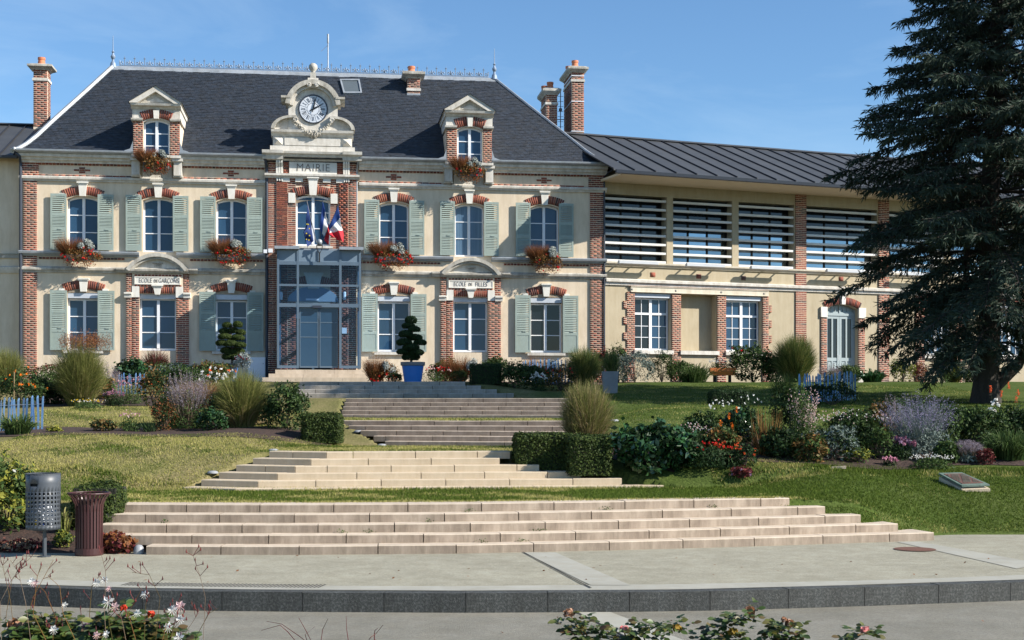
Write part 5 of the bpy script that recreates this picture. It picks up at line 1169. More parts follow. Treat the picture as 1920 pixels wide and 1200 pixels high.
for s_ in (-1, 1):
    x0, x1 = (door[0]+.07, xc-.005) if s_ < 0 else (xc+.005, door[1]-.07); L = MB(); wl2 = x1-x0
    zr2 = [zb, zb+.12, 1.02, 1.16, zm-.05-.12, zm-.05]
    L.box(x0, x0+.10, y0, y1, zb, zm-.05).box(x1-.10, x1, y0, y1, zb, zm-.05).box(x0+.10, x1-.10, y0, y1, zr2[0], zr2[1]).box(x0+.10, x1-.10, y0, y1, zr2[2], zr2[3]).box(x0+.10, x1-.10, y0, y1, zr2[4], zr2[5])
    xm = (x0+x1)/2; L.box(xm-.035, xm+.035, y0, y1, zr2[3], zr2[4]).box(xm-.035, xm+.035, y0, y1, zr2[1], zr2[2]); L.box(x0+.10, x1-.10, y0+.03, y1-.01, zr2[1], zr2[2])
    for q0, q1 in ((x0+.13, xm-.065), (xm+.065, x1-.13)): L.box(q0, q1, y0+.012, y0+.03, zr2[1]+.05, zr2[2]-.05)
    d = L.build('door_leaf', gd, W)
    for q0, q1 in ((x0+.10, xm-.035), (xm+.035, x1-.10)): MB().box(q0, q1, y0+.03, y0+.04, zr2[3], zr2[4]).build('pane', M['glass_dark'], d)
    if s_ < 0: MB().tube([(x1-.05, y0-.05, 1.05), (x1-.05, y0-.05, 1.28)], .014, 6).lathe([(.035,-.01),(.035,.01)], x1-.05, y0, 8).build('handle', M['white'], d)
MB().box(door[0]-.3, door[1]+.3, -.6, .1, -.4, zb-.01).build('door_step', M['stone'], W)
BW.build(W, M['brick'])
# ================================================================ LEFT WING
C = Fr(40, A.t(40)+.35, .135, 2.88); zc_ = lambda py: C.z(py, 20)
Wl = thing('left_wing', C.w(-4.5, 0, 0), C.a, 'lower cream wing with zinc roof and tall brick chimney at the left edge', 'school wing')
mb = MB(); mb.box(-16, 4.55, 0, 9, -.6, zc_(296)).build('wall', M['render'], Wl)
MB().mold([(0, zc_(484)), (-.07, zc_(484)), (-.10, zc_(479)), (-.14, zc_(476)), (0, zc_(475))], -16, 4.5).build('sill_course', M['zinc'], Wl)
MB().mold([(0, zc_(512)), (-.05, zc_(512)), (-.10, zc_(506)), (-.12, zc_(501)), (0, zc_(499))], -16, 4.5).build('string_course', M['stone'], Wl)
ze, zrg = C.z(292, 10, -.5), C.z(234, 10, 4.2); k = 0; x = -16
while x < 5.4:
    o = MB().add([(x, -.5, ze), (x+.62, -.5, ze), (x+.62, 4.2, zrg), (x, 4.2, zrg), (x, -.5, ze-.03), (x+.62, -.5, ze-.03)], [(0,1,2,3),(4,5,1,0)]).build('roof_panel', M['zinc_dark'], Wl, fix=False)
    MB().add([(x-.015, -.51, ze), (x+.015, -.51, ze), (x+.015, 4.2, zrg), (x-.015, 4.2, zrg), (x-.015, -.51, ze+.05), (x+.015, -.51, ze+.05), (x+.015, 4.2, zrg+.05), (x-.015, 4.2, zrg+.05)], [(4,5,6,7),(0,1,5,4),(1,2,6,5),(3,0,4,7)]).build('roof_seam', MC['seam_metal'], Wl)
    x += .62
MB().mold([(-.52, ze-.10), (-.64, ze-.08), (-.66, ze), (-.52, ze)], -16, 4.5).build('gutter', M['navy'], Wl)
MB().mold([(4.0, zrg), (4.2, zrg+.08), (4.4, zrg), (9.0, ze), (9.0, ze-.1), (4.2, zrg-.1)], -16, 5.4).build('roof', M['zinc_dark'], Wl)
C2 = Fr(40, A.t(40)+.35, .135, 2.88); C2.O = C.w(-4.5, 0, 0)
chimney(C2, 62.5, 89, (122, 131, 238), 3.6, .62, [(78, .36, .31)], Wl, .20, 149)
# ================================================================ PLANTS: generators
def leafmat(name, cols, rough=.55, trans=.25, spec=.14):
    return mat(name, (.85,.85,.85), (1.15,1.15,1.15), 6, rough, ramp=cols, trans=trans, spec=spec)
g_ = lambda *c: c
LM = {
 'grass': leafmat('leaf_ornamental_grass', [(.13,.15,.035), (.21,.22,.065), (.08,.11,.025), (.29,.26,.10), (.16,.18,.05)]),
 'straw': leafmat('leaf_straw', [(.30,.24,.11), (.22,.17,.08), (.38,.29,.15), (.26,.20,.12)]),
 'rust': leafmat('leaf_rust', [(.20,.07,.025), (.28,.11,.04), (.13,.05,.02), (.24,.13,.06)]),
 'dark': leafmat('leaf_dark_green', [(.018,.04,.014), (.03,.06,.02), (.015,.03,.012), (.04,.075,.022)]),
 'mid': leafmat('leaf_mid_green', [(.05,.09,.025), (.08,.13,.035), (.035,.065,.02), (.10,.14,.045)]),
 'gloss': leafmat('leaf_glossy', [(.02,.07,.02), (.035,.10,.03), (.015,.05,.018), (.05,.12,.04)], .28, .15, .6),
 'box': leafmat('leaf_box', [(.03,.05,.012), (.055,.08,.018), (.02,.036,.010), (.085,.11,.025)], .6, .12),
 'yellow': leafmat('leaf_yellow_green', [(.20,.22,.03), (.28,.27,.05), (.14,.17,.03)]),
 'silver': leafmat('leaf_silver', [(.34,.37,.34), (.44,.47,.44), (.26,.29,.27)], .8, .1),
 'bluegrey': leafmat('leaf_blue_grey', [(.12,.16,.14), (.18,.22,.19), (.08,.11,.10)], .7, .1),
 'bronze': leafmat('leaf_bronze', [(.20,.09,.03), (.10,.09,.03), (.30,.15,.05), (.06,.07,.025)]),
 'burg': leafmat('leaf_burgundy', [(.12,.02,.025), (.20,.045,.04), (.07,.015,.02), (.16,.07,.05)]),
 'dried': leafmat('stem_dried', [(.17,.12,.08), (.24,.18,.13), (.12,.08,.05)], .8, 0),
 'wood': mat('bark', (.06,.045,.035), (.11,.085,.065), 9, .95, 1., 30, streak=(1,1,.25)),
}
def flm(n, c): 
    return leafmat('petal_'+n, [tuple(v*.8 for v in c), c, tuple(min(1, v*1.15) for v in c)], .6, .3)
FL = {'white': flm('white', (.80,.79,.74)), 'red': flm('red', (.60,.02,.02)), 'orange': flm('orange', (.80,.20,.02)), 'pink': flm('pink', (.45,.20,.27)),
      'purple': flm('purple', (.22,.13,.21)), 'lav': flm('lavender', (.25,.225,.33)), 'coral': flm('coral', (.80,.13,.04)), 'palep': flm('pale_pink', (.75,.52,.50)), 'yellow': flm('yellow', (.80,.55,.05)), 'greyl': flm('grey_lilac', (.27,.23,.27))}
def ribbons(base, tip, bend, w, seg=5, rng=RNG, sag=0.25):
    """tapered blades from base to tip (N,3), sagging at the end; returns V,F quads"""
    n = len(base); t = np.linspace(0, 1, seg+1); d = tip-base; L = np.linalg.norm(d, axis=1)
    P = base[:, None]+d[:, None]*t[None, :, None]
    hor = d.copy(); hor[:, 2] = 0
    P = P+bend[:, None]*(np.sin(t*math.pi)[None, :, None]); P[..., 2] += (sag*L[:, None])*(np.sin(t*math.pi)[None])
    side = np.cross(d, rng.normal(size=(n, 3))); side /= np.linalg.norm(side, axis=1)[:, None]+1e-9
    ww = (w[:, None]*(1-t**1.5*.92)[None])[..., None]*side[:, None]
    V = np.stack([P-ww/2, P+ww/2], 2).reshape(-1, 3); k = 2*(seg+1)
    i = (np.arange(n)*k)[:, None]+2*np.arange(seg)[None]; Fc = np.stack([i, i+1, i+3, i+2], -1).reshape(-1, 4)
    return V, Fc
def leaves(P, N, size, rng=RNG, ar=.5, fold=.0):
    """diamond leaves: centre P, normal roughly N"""
    n = len(P); N = N/(np.linalg.norm(N, axis=1)[:, None]+1e-9); a = np.cross(N, rng.normal(size=(n, 3))); a /= np.linalg.norm(a, axis=1)[:, None]+1e-9; b = np.cross(N, a)
    s = (np.asarray(size)*np.ones(n))[:, None]
    V = np.stack([P-a*s, P-b*s*ar+a*s*.1, P+a*s, P+b*s*ar+a*s*.1], 1)
    V[:, 0] -= N*s*fold; V[:, 2] -= N*s*fold
    return V.reshape(-1, 3), (np.arange(n)*4)[:, None]+np.arange(4)[None]
def join(parts):
    V = []; Fc = []; o = 0
    for v, f in parts: V.append(v); Fc.append(f+o); o += len(v)
    return np.concatenate(V), np.concatenate(Fc)
def ell(n, r, rng=RNG, shell=.55, low=-.2, clump=0, cr=.3):
    """points in an ellipsoid, denser to the surface, optionally in clumps"""
    d = rng.normal(size=(n*4+60, 3)); d /= np.linalg.norm(d, axis=1)[:, None]; d = d[d[:, 2] > low]; d = d[np.arange(n) % len(d)]
    rad = shell+(1-shell)*rng.random(n)**.6
    P = d*rad[:, None]
    if clump:
        c = rng.normal(size=(clump, 3)); c /= np.linalg.norm(c, axis=1)[:, None]; c[:, 2] = np.abs(c[:, 2])*1.1-.15; c *= .78
        P = c[rng.integers(0, clump, n)]+d*(cr*(.55+.45*rng.random(n)))[:, None]
    return P*np.array(r), d
def plant(name, label, cat, px, Y, rz=0, dz=0, loc=None, group=None):
    p = loc or at(px, Y); return thing(name, (p[0], p[1], p[2]-.02+dz), rz, label, cat, group)
def fblob(root, pts, r, mt, name='flowers', per=5, rng=RNG, individual=False):
    """flower heads: small star of petals at each point"""
    P = np.repeat(pts, per, 0); N = rng.normal(size=P.shape)+np.array([0, -.6, .5]); 
    v, f = leaves(P+rng.normal(size=P.shape)*r*.35, N, r*.75, rng, .62)
    return np_obj(name, v, f, mt, root, 'stuff')
def stems(root, tops, spread, mt='mid', r=.006, name='stems', seg=4, rng=RNG):
    n = len(tops); base = tops*np.array([spread, spread, 0]); base[:, 2] = 0
    v, f = ribbons(base, tops, rng.normal(size=(n, 3))*.02, np.full(n, r*2), seg, rng, .0); return np_obj(name, v, f, LM[mt], root, 'stuff')
def grass_clump(label, px, Y, H, R, n=1400, mats=('grass',), plume=None, w=.011, base=.18, sag=.10, up=.55, name='grass_clump', dz=0, cat='ornamental grass', seed=1, straw=.2):
    rng = np.random.default_rng(seed); root = plant(name, label, cat, px, Y, dz=dz)
    def mk(n, H, R, mt, nm, w, hmin=.55):
        a = rng.random(n)*2*math.pi; th = np.arccos(rng.random(n)**.85)*.94; sc = hmin+(1-hmin)*rng.random(n)**.6
        b = np.stack([np.cos(a)*rng.random(n)*base*R*1.9, np.sin(a)*rng.random(n)*base*R*1.9, np.zeros(n)], 1)
        lump = 1+.10*np.sin(a*3+seed)+.06*np.sin(a*7+seed*2)
        tip = np.stack([np.cos(a)*R*np.sin(th)*sc*lump, np.sin(a)*R*np.sin(th)*sc*lump, H*(.12+.88*np.cos(th)**.62)*sc*(1+.04*rng.normal(size=n))], 1)
        v, f = ribbons(b, tip, rng.normal(size=(n, 3))*.035, w*(.6+.8*rng.random(n)), 5, rng, sag+.12*np.sin(th).mean()); return np_obj(nm, v, f, mt, root, 'stuff'), tip
    for k, m_ in enumerate(mats): mk(int(n*1.7)//len(mats), H, R, LM[m_], 'blades', w)
    if straw: mk(int(n*straw*1.5), H*.62, R*.92, LM['straw'], 'dry_blades', w, .2)
    if plume:
        m, k = plume
        a = rng.random(k)*2*math.pi; q = np.sqrt(rng.random(k))*.75; tip = np.stack([np.cos(a)*R*q+ (R*.15), np.sin(a)*R*q, H*(.86+.16*rng.random(k))], 1)
        P = np.repeat(tip, 10, 0)+rng.normal(size=(k*10, 3))*np.array([.03, .03, .09]); v, f = leaves(P, rng.normal(size=P.shape), .022, rng, .3); np_obj('plumes', v, f, LM[m], root, 'stuff')
    return root
def shrub(label, px, Y, r, n=2500, mt='mid', leaf=.035, clump=14, cat='shrub', name='shrub', seed=2, dz=0, flowers=(), ar=.5, cr=.36, zc=.85, core=True, group=None, loc=None, up=.35, fold=.15):
    """r = (rx, ry, rz) half sizes; flowers = [(material, count, radius, where)]"""
    rng = np.random.default_rng(seed); root = plant(name, label, cat, px, Y, dz=dz, group=group, loc=loc)
    if Y > 46: r = (r[0]*1.1, r[1], r[2]*1.3)
    mts = mt if isinstance(mt, tuple) else (mt,)
    cen = np.array([0, 0, r[2]*zc]); ph = rng.random(6)*6.28
    def lump(P):
        az = np.arctan2(P[:, 1], P[:, 0]); el = P[:, 2]/r[2]
        return P*(1+.13*np.sin(3*az+ph[0]+2*el)+.10*np.sin(5*az+ph[1])*np.cos(4*el+ph[2])+.08*np.sin(7*el+ph[3]+az))[:, None]
    for m_ in mts:
        P1, D1 = ell(n//(2*len(mts)), r, rng, .72, -.85, 0); P2, D2 = ell(n//(2*len(mts)), r, rng, .5, -.6, clump, cr)
        # sprigs sticking out of the outline
        ns = 22; dS = rng.normal(size=(ns, 3)); dS[:, 2] = np.abs(dS[:, 2])*.9+.15; dS /= np.linalg.norm(dS, axis=1)[:, None]; t_ = .75+.48*rng.random((ns, 12)); PS = (dS[:, None]*t_[..., None]*np.array(r)).reshape(-1, 3)+rng.normal(size=(ns*12, 3))*leaf*.7
        P = lump(np.concatenate([P1, P2, PS])); D = np.concatenate([D1, D2, np.repeat(dS, 12, 0)]); k = P[:, 2]+cen[2] > .01; P, D = P[k], D[k]
        v, f = leaves(P+cen, D*.8+rng.normal(size=P.shape)*.7+np.array([0, 0, up]), leaf*(.45+1.0*rng.random(len(P))), rng, ar, fold); np_obj('foliage', v, f, LM[m_], root, 'stuff')
    t = ell(16, (r[0]*.8, r[1]*.8, r[2]*.8), rng, .6, -.1)[0]+cen; mb = MB()
    for p in t: mb.tube([(0, 0, 0), (p[0]*.4, p[1]*.4, p[2]*.5), tuple(p)], .018*max(.5, r[2]), 5, .004)
    mb.build('branches', LM['wood'], root, 'stuff')
    for fm, cnt, fr, low in flowers:
        P, D = ell(cnt, (r[0]*1.03, r[1]*1.03, r[2]*1.06), rng, .93, low); P = lump(P); fblob(root, P+cen, fr, FL[fm], rng=rng)
    return root
def hedge(label, px, Y, w_, d_, h, n=9000, mt='box', rz=0, seed=3, round_=.10, loc=None, name='clipped_hedge', cat='hedge', dz=0):
    rng = np.random.default_rng(seed); root = plant(name, label, cat, px, Y, rz, loc=loc, dz=dz)
    core = MB().box(-w_/2+.06, w_/2-.06, -d_/2+.06, d_/2-.06, 0, h-.07).build('dark_core', M['dark'] if False else mat('dark_hedge_fill', (.012,.014,.008), (.02,.022,.012), 20, .95, 1., 40), root)  # plain dark box filling the hedge behind its leaves
    # points on the surface of a rounded block
    a = np.array([w_*d_, w_*h, w_*h, d_*h, d_*h]); k = rng.choice(5, n, p=a/a.sum()); u, v = rng.random(n)-.5, rng.random(n)-.5; P = np.zeros((n, 3)); N = np.zeros((n, 3))
    for i, (fn) in enumerate([(lambda u, v: (u*w_, v*d_, h+0*u), (0,0,1)), (lambda u, v: (u*w_, -d_/2+0*u, (v+.5)*h), (0,-1,0)), (lambda u, v: (u*w_, d_/2+0*u, (v+.5)*h), (0,1,0)), (lambda u, v: (-w_/2+0*u, u*d_, (v+.5)*h), (-1,0,0)), (lambda u, v: (w_/2+0*u, u*d_, (v+.5)*h), (1,0,0))]):
        q = k == i; x, y, z = fn[0](u[q], v[q]); P[q] = np.stack([x, y, z], 1); N[q] = fn[1]
    # round the corners
    hx, hy, hz = w_/2-round_, d_/2-round_, h-round_
    C = np.stack([np.clip(P[:, 0], -hx, hx), np.clip(P[:, 1], -hy, hy), np.clip(P[:, 2], -9, hz)], 1); D = P-C; L = np.linalg.norm(D, axis=1)[:, None]+1e-6
    P = C+D/L*np.minimum(L, round_); N = D/L
    P = P+N*(rng.normal(size=(n, 1))*.018-.01+.02*np.sin(P[:, :1]*9+P[:, 1:2]*7))
    v_, f = leaves(P, N+rng.normal(size=P.shape)*.42, .020*(.7+.7*rng.random(n)), rng, .6); np_obj('foliage', v_, f, LM[mt], root, 'stuff')
    return root
def spikes(label, px, Y, H, R, n=220, flower='lav', leafm='bluegrey', seed=4, name='flowering_shrub', cat='flowering shrub', fl=.45, lw=.010, leafn=1200, dz=0, side=6, leafH=.55):
    rng = np.random.default_rng(seed); root = plant(name, label, cat, px, Y, dz=dz)
    a = rng.random(n)*2*math.pi; q = np.sqrt(rng.random(n)); tip = np.stack([np.cos(a)*R*q*1.05, np.sin(a)*R*q*1.05, H*(.62+.38*rng.random(n))*(1-.25*q**2)], 1); b = np.stack([np.cos(a)*q*R*.2, np.sin(a)*q*R*.2, 0*a], 1)
    v, f = ribbons(b, tip, rng.normal(size=(n, 3))*.05, np.full(n, .009), 5, rng, .05); np_obj('stems', v, f, LM['dried' if flower in ('greyl',) else leafm], root, 'stuff')
    k = 16; t = 1-fl*rng.random((n, k)); P = (b[:, None]+(tip-b)[:, None]*t[..., None]); P[..., 2] += .05*np.linalg.norm(tip-b, axis=1)[:, None]*np.sin(t*math.pi)
    P = P.reshape(-1, 3)+rng.normal(size=(n*k, 3))*.012; v, f = leaves(P, rng.normal(size=P.shape), lw*1.3, rng, .5); np_obj('flowers', v, f, FL[flower], root, 'stuff')
    P, D = ell(leafn, (R*.85, R*.85, H*leafH), rng, .3, -.1); P[:, 2] = np.abs(P[:, 2])+.02
    v, f = leaves(P, D+rng.normal(size=P.shape), .03*(.5+rng.random(len(P))), rng, .28); np_obj('foliage', v, f, LM[leafm], root, 'stuff')
    return root
def straps(label, px, Y, H, R, n=260, mt='mid', w=.028, seed=5, flowers=None, name='strap_leaved_plant', cat='perennial', sag=.35, dz=0, loc=None):
    rng = np.random.default_rng(seed); root = plant(name, label, cat, px, Y, dz=dz, loc=loc)
    a = rng.random(n)*2*math.pi; q = .25+.75*rng.random(n); b = np.stack([np.cos(a)*R*.45*rng.random(n), np.sin(a)*R*.35*rng.random(n), 0*a], 1)
    tip = b+np.stack([np.cos(a)*R*q*.7, np.sin(a)*R*q*.7, H*(1.05-.75*q**2)*(.6+.4*rng.random(n))], 1); v, f = ribbons(b, tip, rng.normal(size=(n, 3))*.02, w*(.6+.6*rng.random(n)), 6, rng, sag); np_obj('leaves', v, f, LM[mt], root, 'stuff')
    for fm, pts, r, st in flowers or []:
        P = np.array(pts, float); stems(root, P, .4, 'mid', .006, rng=rng)
        if st == 'poker':
            Q = np.repeat(P, 40, 0)+np.stack([rng.normal(size=len(P)*40)*r*.35, rng.normal(size=len(P)*40)*r*.35, (rng.random(len(P)*40)-.5)*r*3.4], 1); v, f = leaves(Q, rng.normal(size=Q.shape), r*.5, rng, .35); np_obj('flowers', v, f, FL[fm], root, 'stuff')
        else: fblob(root, P, r, FL[fm], per=9, rng=rng)
    return root
def flowerbed(label, px, Y, R, H, n, flower, leafm='mid', seed=6, fr=.03, name='flowering_plant', cat='flowers', leafn=900, leaf=.022, dz=0, ry=None, high=.75, per=6):
    """loose plant: leafy lower part, flowers on thin stems above"""
    rng = np.random.default_rng(seed); root = plant(name, label, cat, px, Y, dz=dz); ry = ry or R*.7
    a = rng.random(n)*2*math.pi; q = np.sqrt(rng.random(n)); T_ = np.stack([np.cos(a)*R*q, np.sin(a)*ry*q, H*(high+(1-high)*rng.random(n))*(1-.2*q)], 1)
    stems(root, T_, .5, 'mid' if leafm != 'bronze' else 'bronze', .004, rng=rng)
    fl = flower if isinstance(flower, tuple) else (flower,)
    for i, m_ in enumerate(fl): fblob(root, T_[i::len(fl)], fr, FL[m_], per=per, rng=rng)
    P, D = ell(leafn, (R, ry, H*.72), rng, .35, -.05); P[:, 2] = np.abs(P[:, 2])
    v, f = leaves(P, D+rng.normal(size=P.shape)*.8, leaf*(.6+.8*rng.random(len(P))), rng, .5); np_obj('foliage', v, f, LM[leafm], root, 'stuff')
    return root
def paling(label, px0, Y0, px1, Y1, h, n, lean=.05, seed=1, zoff=0):
    rr = random.Random(seed); a, b = at(px0, Y0), at(px1, Y1); r = thing('paling_fence', (a.x, a.y, a.z), 0, label, 'fence', 'blue paling fences in the garden')
    for i in range(n):
        t = i/(n-1); p = a.lerp(b, t); z = G(p.x, p.y)-a.z+zoff; x, y = p.x-a.x, p.y-a.y; w_ = .022+rr.uniform(-.004, .006); l1 = rr.uniform(-lean, lean); H = h*(1+rr.uniform(-.06, .06))
        P_ = [(x, y, z-.1), (x+l1*.4+rr.uniform(-.01, .01), y, z+H*.4), (x+l1, y+rr.uniform(-.02, .02), z+H-.05), (x+l1*1.05, y, z+H)]
        mb = MB(); v = []
        for j, (q, ww) in enumerate(zip(P_, (w_, w_, w_*.95, w_*.35))):
            v += [(q[0]-ww, q[1]-.012, q[2]), (q[0]+ww, q[1]-.016, q[2]), (q[0]+ww*.6, q[1]+.012, q[2]), (q[0]-ww*.6, q[1]+.012, q[2])]
        f = [(4*j+k, 4*j+(k+1) % 4, 4*j+4+(k+1) % 4, 4*j+4+k) for j in range(3) for k in range(4)]+[(12,13,14,15)]
        mb.add(v, f).build('pale', M['fence'], r)
    for hh in (.25, .78):
        mb = MB(); mb.tube([(a.lerp(b, i/10).x-a.x, a.lerp(b, i/10).y-a.y-.02, G(*a.lerp(b, i/10)[:2])-a.z+zoff+h*hh) for i in range(11)], .005, 4); mb.build('wire', M['zinc'], r)
    return r
# ================================================================ THE GARDEN
# ---- left side, middle bed
grass_clump('big arching grass with rusty plumes in front of the leftmost ground floor window', 150, 37.5, 1.85, .92, 3200, ('grass','grass'), ('rust', 420), seed=11)
grass_clump('pale green grass clump at the far left edge against the left wing', 12, 44, 1.4, .8, 1400, seed=12)
shrub('orange flowered bush tied to stakes above the left blue paling fence', 38, 36.5, (.62,.4,.55), 2200, ('dark','mid'), .035, flowers=[('orange', 20, .045, .0)], seed=13)
MB().tube([(0,0,0),(.01,0,.95)], .014, 5).build('garden_stake', LM['straw'], None, label='bare wooden stake standing in the orange flowered bush at left', cat='stake').location = at(26, 36.1)
shrub('dark rounded bush behind the left paling fence, right of the orange flowers', 72, 38, (.42,.4,.42), 1500, ('dark',), .035, seed=14)
shrub('low green bush at the foot of the left brick pier', 90, 42, (.5,.4,.33), 1200, ('mid',), .04, seed=15)
shrub('dark leafy bush with big leaves under the boys school door', 250, 45.5, (.55,.45,.42), 1300, ('dark','gloss'), .07, seed=16)
grass_clump('dark burgundy grass under the window of the boys school doorway', 292, 46.3, 1.25, .75, 1300, ('burg','burg','dark'), seed=17, straw=.0)
spikes('silvery lilac flowered plant just right of the rusty plumed grass', 205, 40.5, 1.05, .38, 130, 'greyl', 'bluegrey', seed=18)
flowerbed('pink and crimson phlox in front of the small blue paling fence', 247, 38.6, .42, .85, 70, ('pink','palep','purple'), 'mid', seed=19, fr=.028)
flowerbed('low white daisies at the foot of the rusty plumed grass', 165, 36.2, .45, .30, 60, ('white','yellow'), 'mid', seed=20, fr=.016)
flowerbed('purple asters left of the crimson phlox', 213, 37.8, .30, .48, 70, ('purple','pink'), 'dark', seed=21, fr=.025)
shrub('dark green bush between the small paling fence and the lavender spikes', 288, 37, (.36,.4,.55), 1500, ('dark','bronze'), .035, seed=22, flowers=[('coral', 4, .04, .2)])
shrub('low hedge strip under the leftmost windows behind the big grass', 130, 47.5, (1.2,.4,.28), 1500, ('mid','burg'), .04, seed=23)
# ---- left, nearer bed
spikes('big greyish plant of dried lavender-like spikes, left of the light green grass', 352, 30.0, 1.40, .56, 300, 'greyl', 'mid', seed=24, leafn=2600, leafH=.62)
shrub('rust topped dense shrub at the left foot of the dried spikes', 308, 29.6, (.26,.3,.36), 1900, ('dark','rust'), .022, seed=25)
shrub('dark low leafy shrub between the dried spikes and the light green grass', 398, 29.4, (.32,.3,.24), 900, ('dark','gloss'), .035, seed=26)
grass_clump('light green arching grass clump left of the round leafy bush', 452, 30.2, 1.36, .74, 2700, ('grass','grass'), seed=27, straw=.35)
shrub('rounded leafy bush between the light green grass and the clipped box block', 536, 29.9, (.46,.42,.53), 3600, ('mid','dark'), .034, seed=28)
hedge('clipped box block left of the brown flights of steps', 606, 29.1, .80, .75, .60, 9000, seed=29)
flowerbed('pale pink daisies in the bed beside the iris leaves', 243, 29.4, .24, .50, 26, ('pink','palep'), 'mid', seed=30, fr=.02, leafn=500)
straps('upright dark iris leaves left of the rust topped shrub', 281, 29.3, .52, .26, 34, 'dark', .03, seed=31, sag=.0)
shrub('small low dark bush in the bed on the left lawn', 192, 29.2, (.24,.2,.13), 500, ('dark','bronze'), .03, seed=32)
shrub('little yellow-green plant in the bare soil right of the left paling fence', 103, 29.0, (.13,.1,.06), 160, ('yellow',), .03, seed=33)
straps('clump of arching green strap leaves in front of the left paling fence', 32, 28.6, .50, .52, 300, 'mid', .03, seed=34)
paling('blue paling fence at the far left of the lawn', -30, 29.3, 79, 29.6, .70, 16, seed=41)
paling('short blue paling fence behind the crimson phlox', 215, 41, 273, 41.3, .62, 10, seed=42)
paling('blue paling fence under the rightmost ground floor shutters', 980, 45.2, 1100, 45.6, .78, 22, seed=43)
paling('blue paling fence in the tree shade in front of the arched door', 1498, 38.3, 1603, 38.9, .78, 24, seed=44)
# ---- by the entrance
def tub(label, px, Y, r0, r1, h, rim=.12):
    t = plant('plant_tub', label, 'plant tub', px, Y)
    MB().lathe([(r0, 0), (r0+(r1-r0)*.8, h-rim)], 0, 0, 28).build('tub_body', M['blue'], t, smooth=False)
    MB().lathe([(r1*.99, h-rim+.002), (r1*1.06, h-rim+.01), (r1*1.06, h), (r1*.96, h), (r1*.94, h-.05)], 0, 0, 28, cap=False).build('rim', M['grey_plastic'], t)
    MB().lathe([(r1*.95, h-.06), (.0, h-.05)], 0, 0, 20, cap=False).build('potting_soil', M['soil'], t); return t
def cloud_tree(label, px, Y, dz, pads, mt, seed, h):
    rng = np.random.default_rng(seed); root = plant('cloud_pruned_pine', label, 'clipped tree', px, Y, dz=dz); mb = MB()
    mb.tube([(0,0,-.15),(.05,0,h*.3),(-.04,0,h*.6),(.02,0,h*.95)], .045, 8, .02); parts = []
    for x, z, rx, rz in pads:
        y = rng.uniform(-.12, .12); mb.tube([(0, 0, z-.1), (x*.6, y*.6, z-.06), (x, y, z)], .022, 5, .012)
        n = int(1300*rx*rx/.05+500); P, D = ell(n, (rx, rx*.9, rz*1.15), rng, .7, -.7); v, f = leaves(P+np.array([x, y, z]), D+rng.normal(size=P.shape)*.6, .028, rng, .35); np_obj('foliage_pad', v, f, LM[mt], root, 'stuff')
    mb.build('trunk', LM['wood'], root); return root
tub('blue plastic plant tub with grey rim holding the clipped pine right of the porch', 774, 44.3, .27, .37, .66)
cloud_tree('dark green cloud-pruned pine in the tub right of the porch', 770, 44.3, .62, [(.0,1.38,.20,.13),(-.08,1.2,.22,.10),(.12,1.08,.20,.10),(-.15,.92,.24,.12),(.12,.82,.26,.11),(.3,.66,.22,.10),(-.2,.66,.26,.12),(.02,.5,.28,.12),(-.22,.36,.24,.10),(.2,.34,.24,.11),(.0,.2,.30,.13)], 'dark', 51, 1.4)
tub('blue plastic plant tub left of the porch, half hidden by white daisies', 424, 46.2, .30, .42, .62)
cloud_tree('yellow-green cloud-pruned pine in the tub left of the porch', 434, 46.2, .58, [(-.15,1.32,.17,.10),(.22,1.34,.17,.11),(-.25,1.12,.2,.1),(.05,1.14,.2,.1),(.3,1.08,.17,.1),(-.2,.93,.24,.1),(.2,.9,.24,.1),(-.3,.72,.22,.1),(.0,.7,.25,.12),(.3,.66,.22,.1),(-.15,.48,.25,.11),(.18,.45,.26,.11),(-.05,.28,.3,.13),(.22,.25,.22,.11)], 'box', 52, 1.35)
shrub('silver leaved plant beside the pine in the left blue tub', 455, 45.8, (.28,.25,.26), 900, ('silver',), .03, seed=53, dz=.45, flowers=[('red', 6, .05, .3)])
flowerbed('tall white daisies with red pokers in front of the left blue tub', 408, 39.8, .62, 1.05, 34, ('white','white','white','white','white','coral'), 'mid', seed=54, fr=.05, leafn=700, high=.6)
grass_clump('rust brown low grasses between the dried spikes and the white daisies', 380, 37, .8, .9, 800, ('rust','straw'), seed=55, straw=.3, up=.2)
CB = thing('electric_cabinet', A.w(U(482), -.25, -.02), A.a, 'plain white electrical cabinet on the wall between left shutter and porch', 'cabinet')
MB().box(-.31, .31, -.22, .22, 0, .98).build('cabinet_body', M['white'], CB); MB().box(-.29, .29, -.235, -.221, .03, .95).build('door', M['white'], CB)
for z in (.25, .75): MB().lathe([(.015, -.25), (.015, -.235)], .24, z, 8, axis='y').build('lock', M['navy'], CB)
shrub('box ball beside the right blue tub, on the entrance side', 741, 45, (.24,.22,.17), 1200, 'box', .022, clump=0 or 8, seed=56)
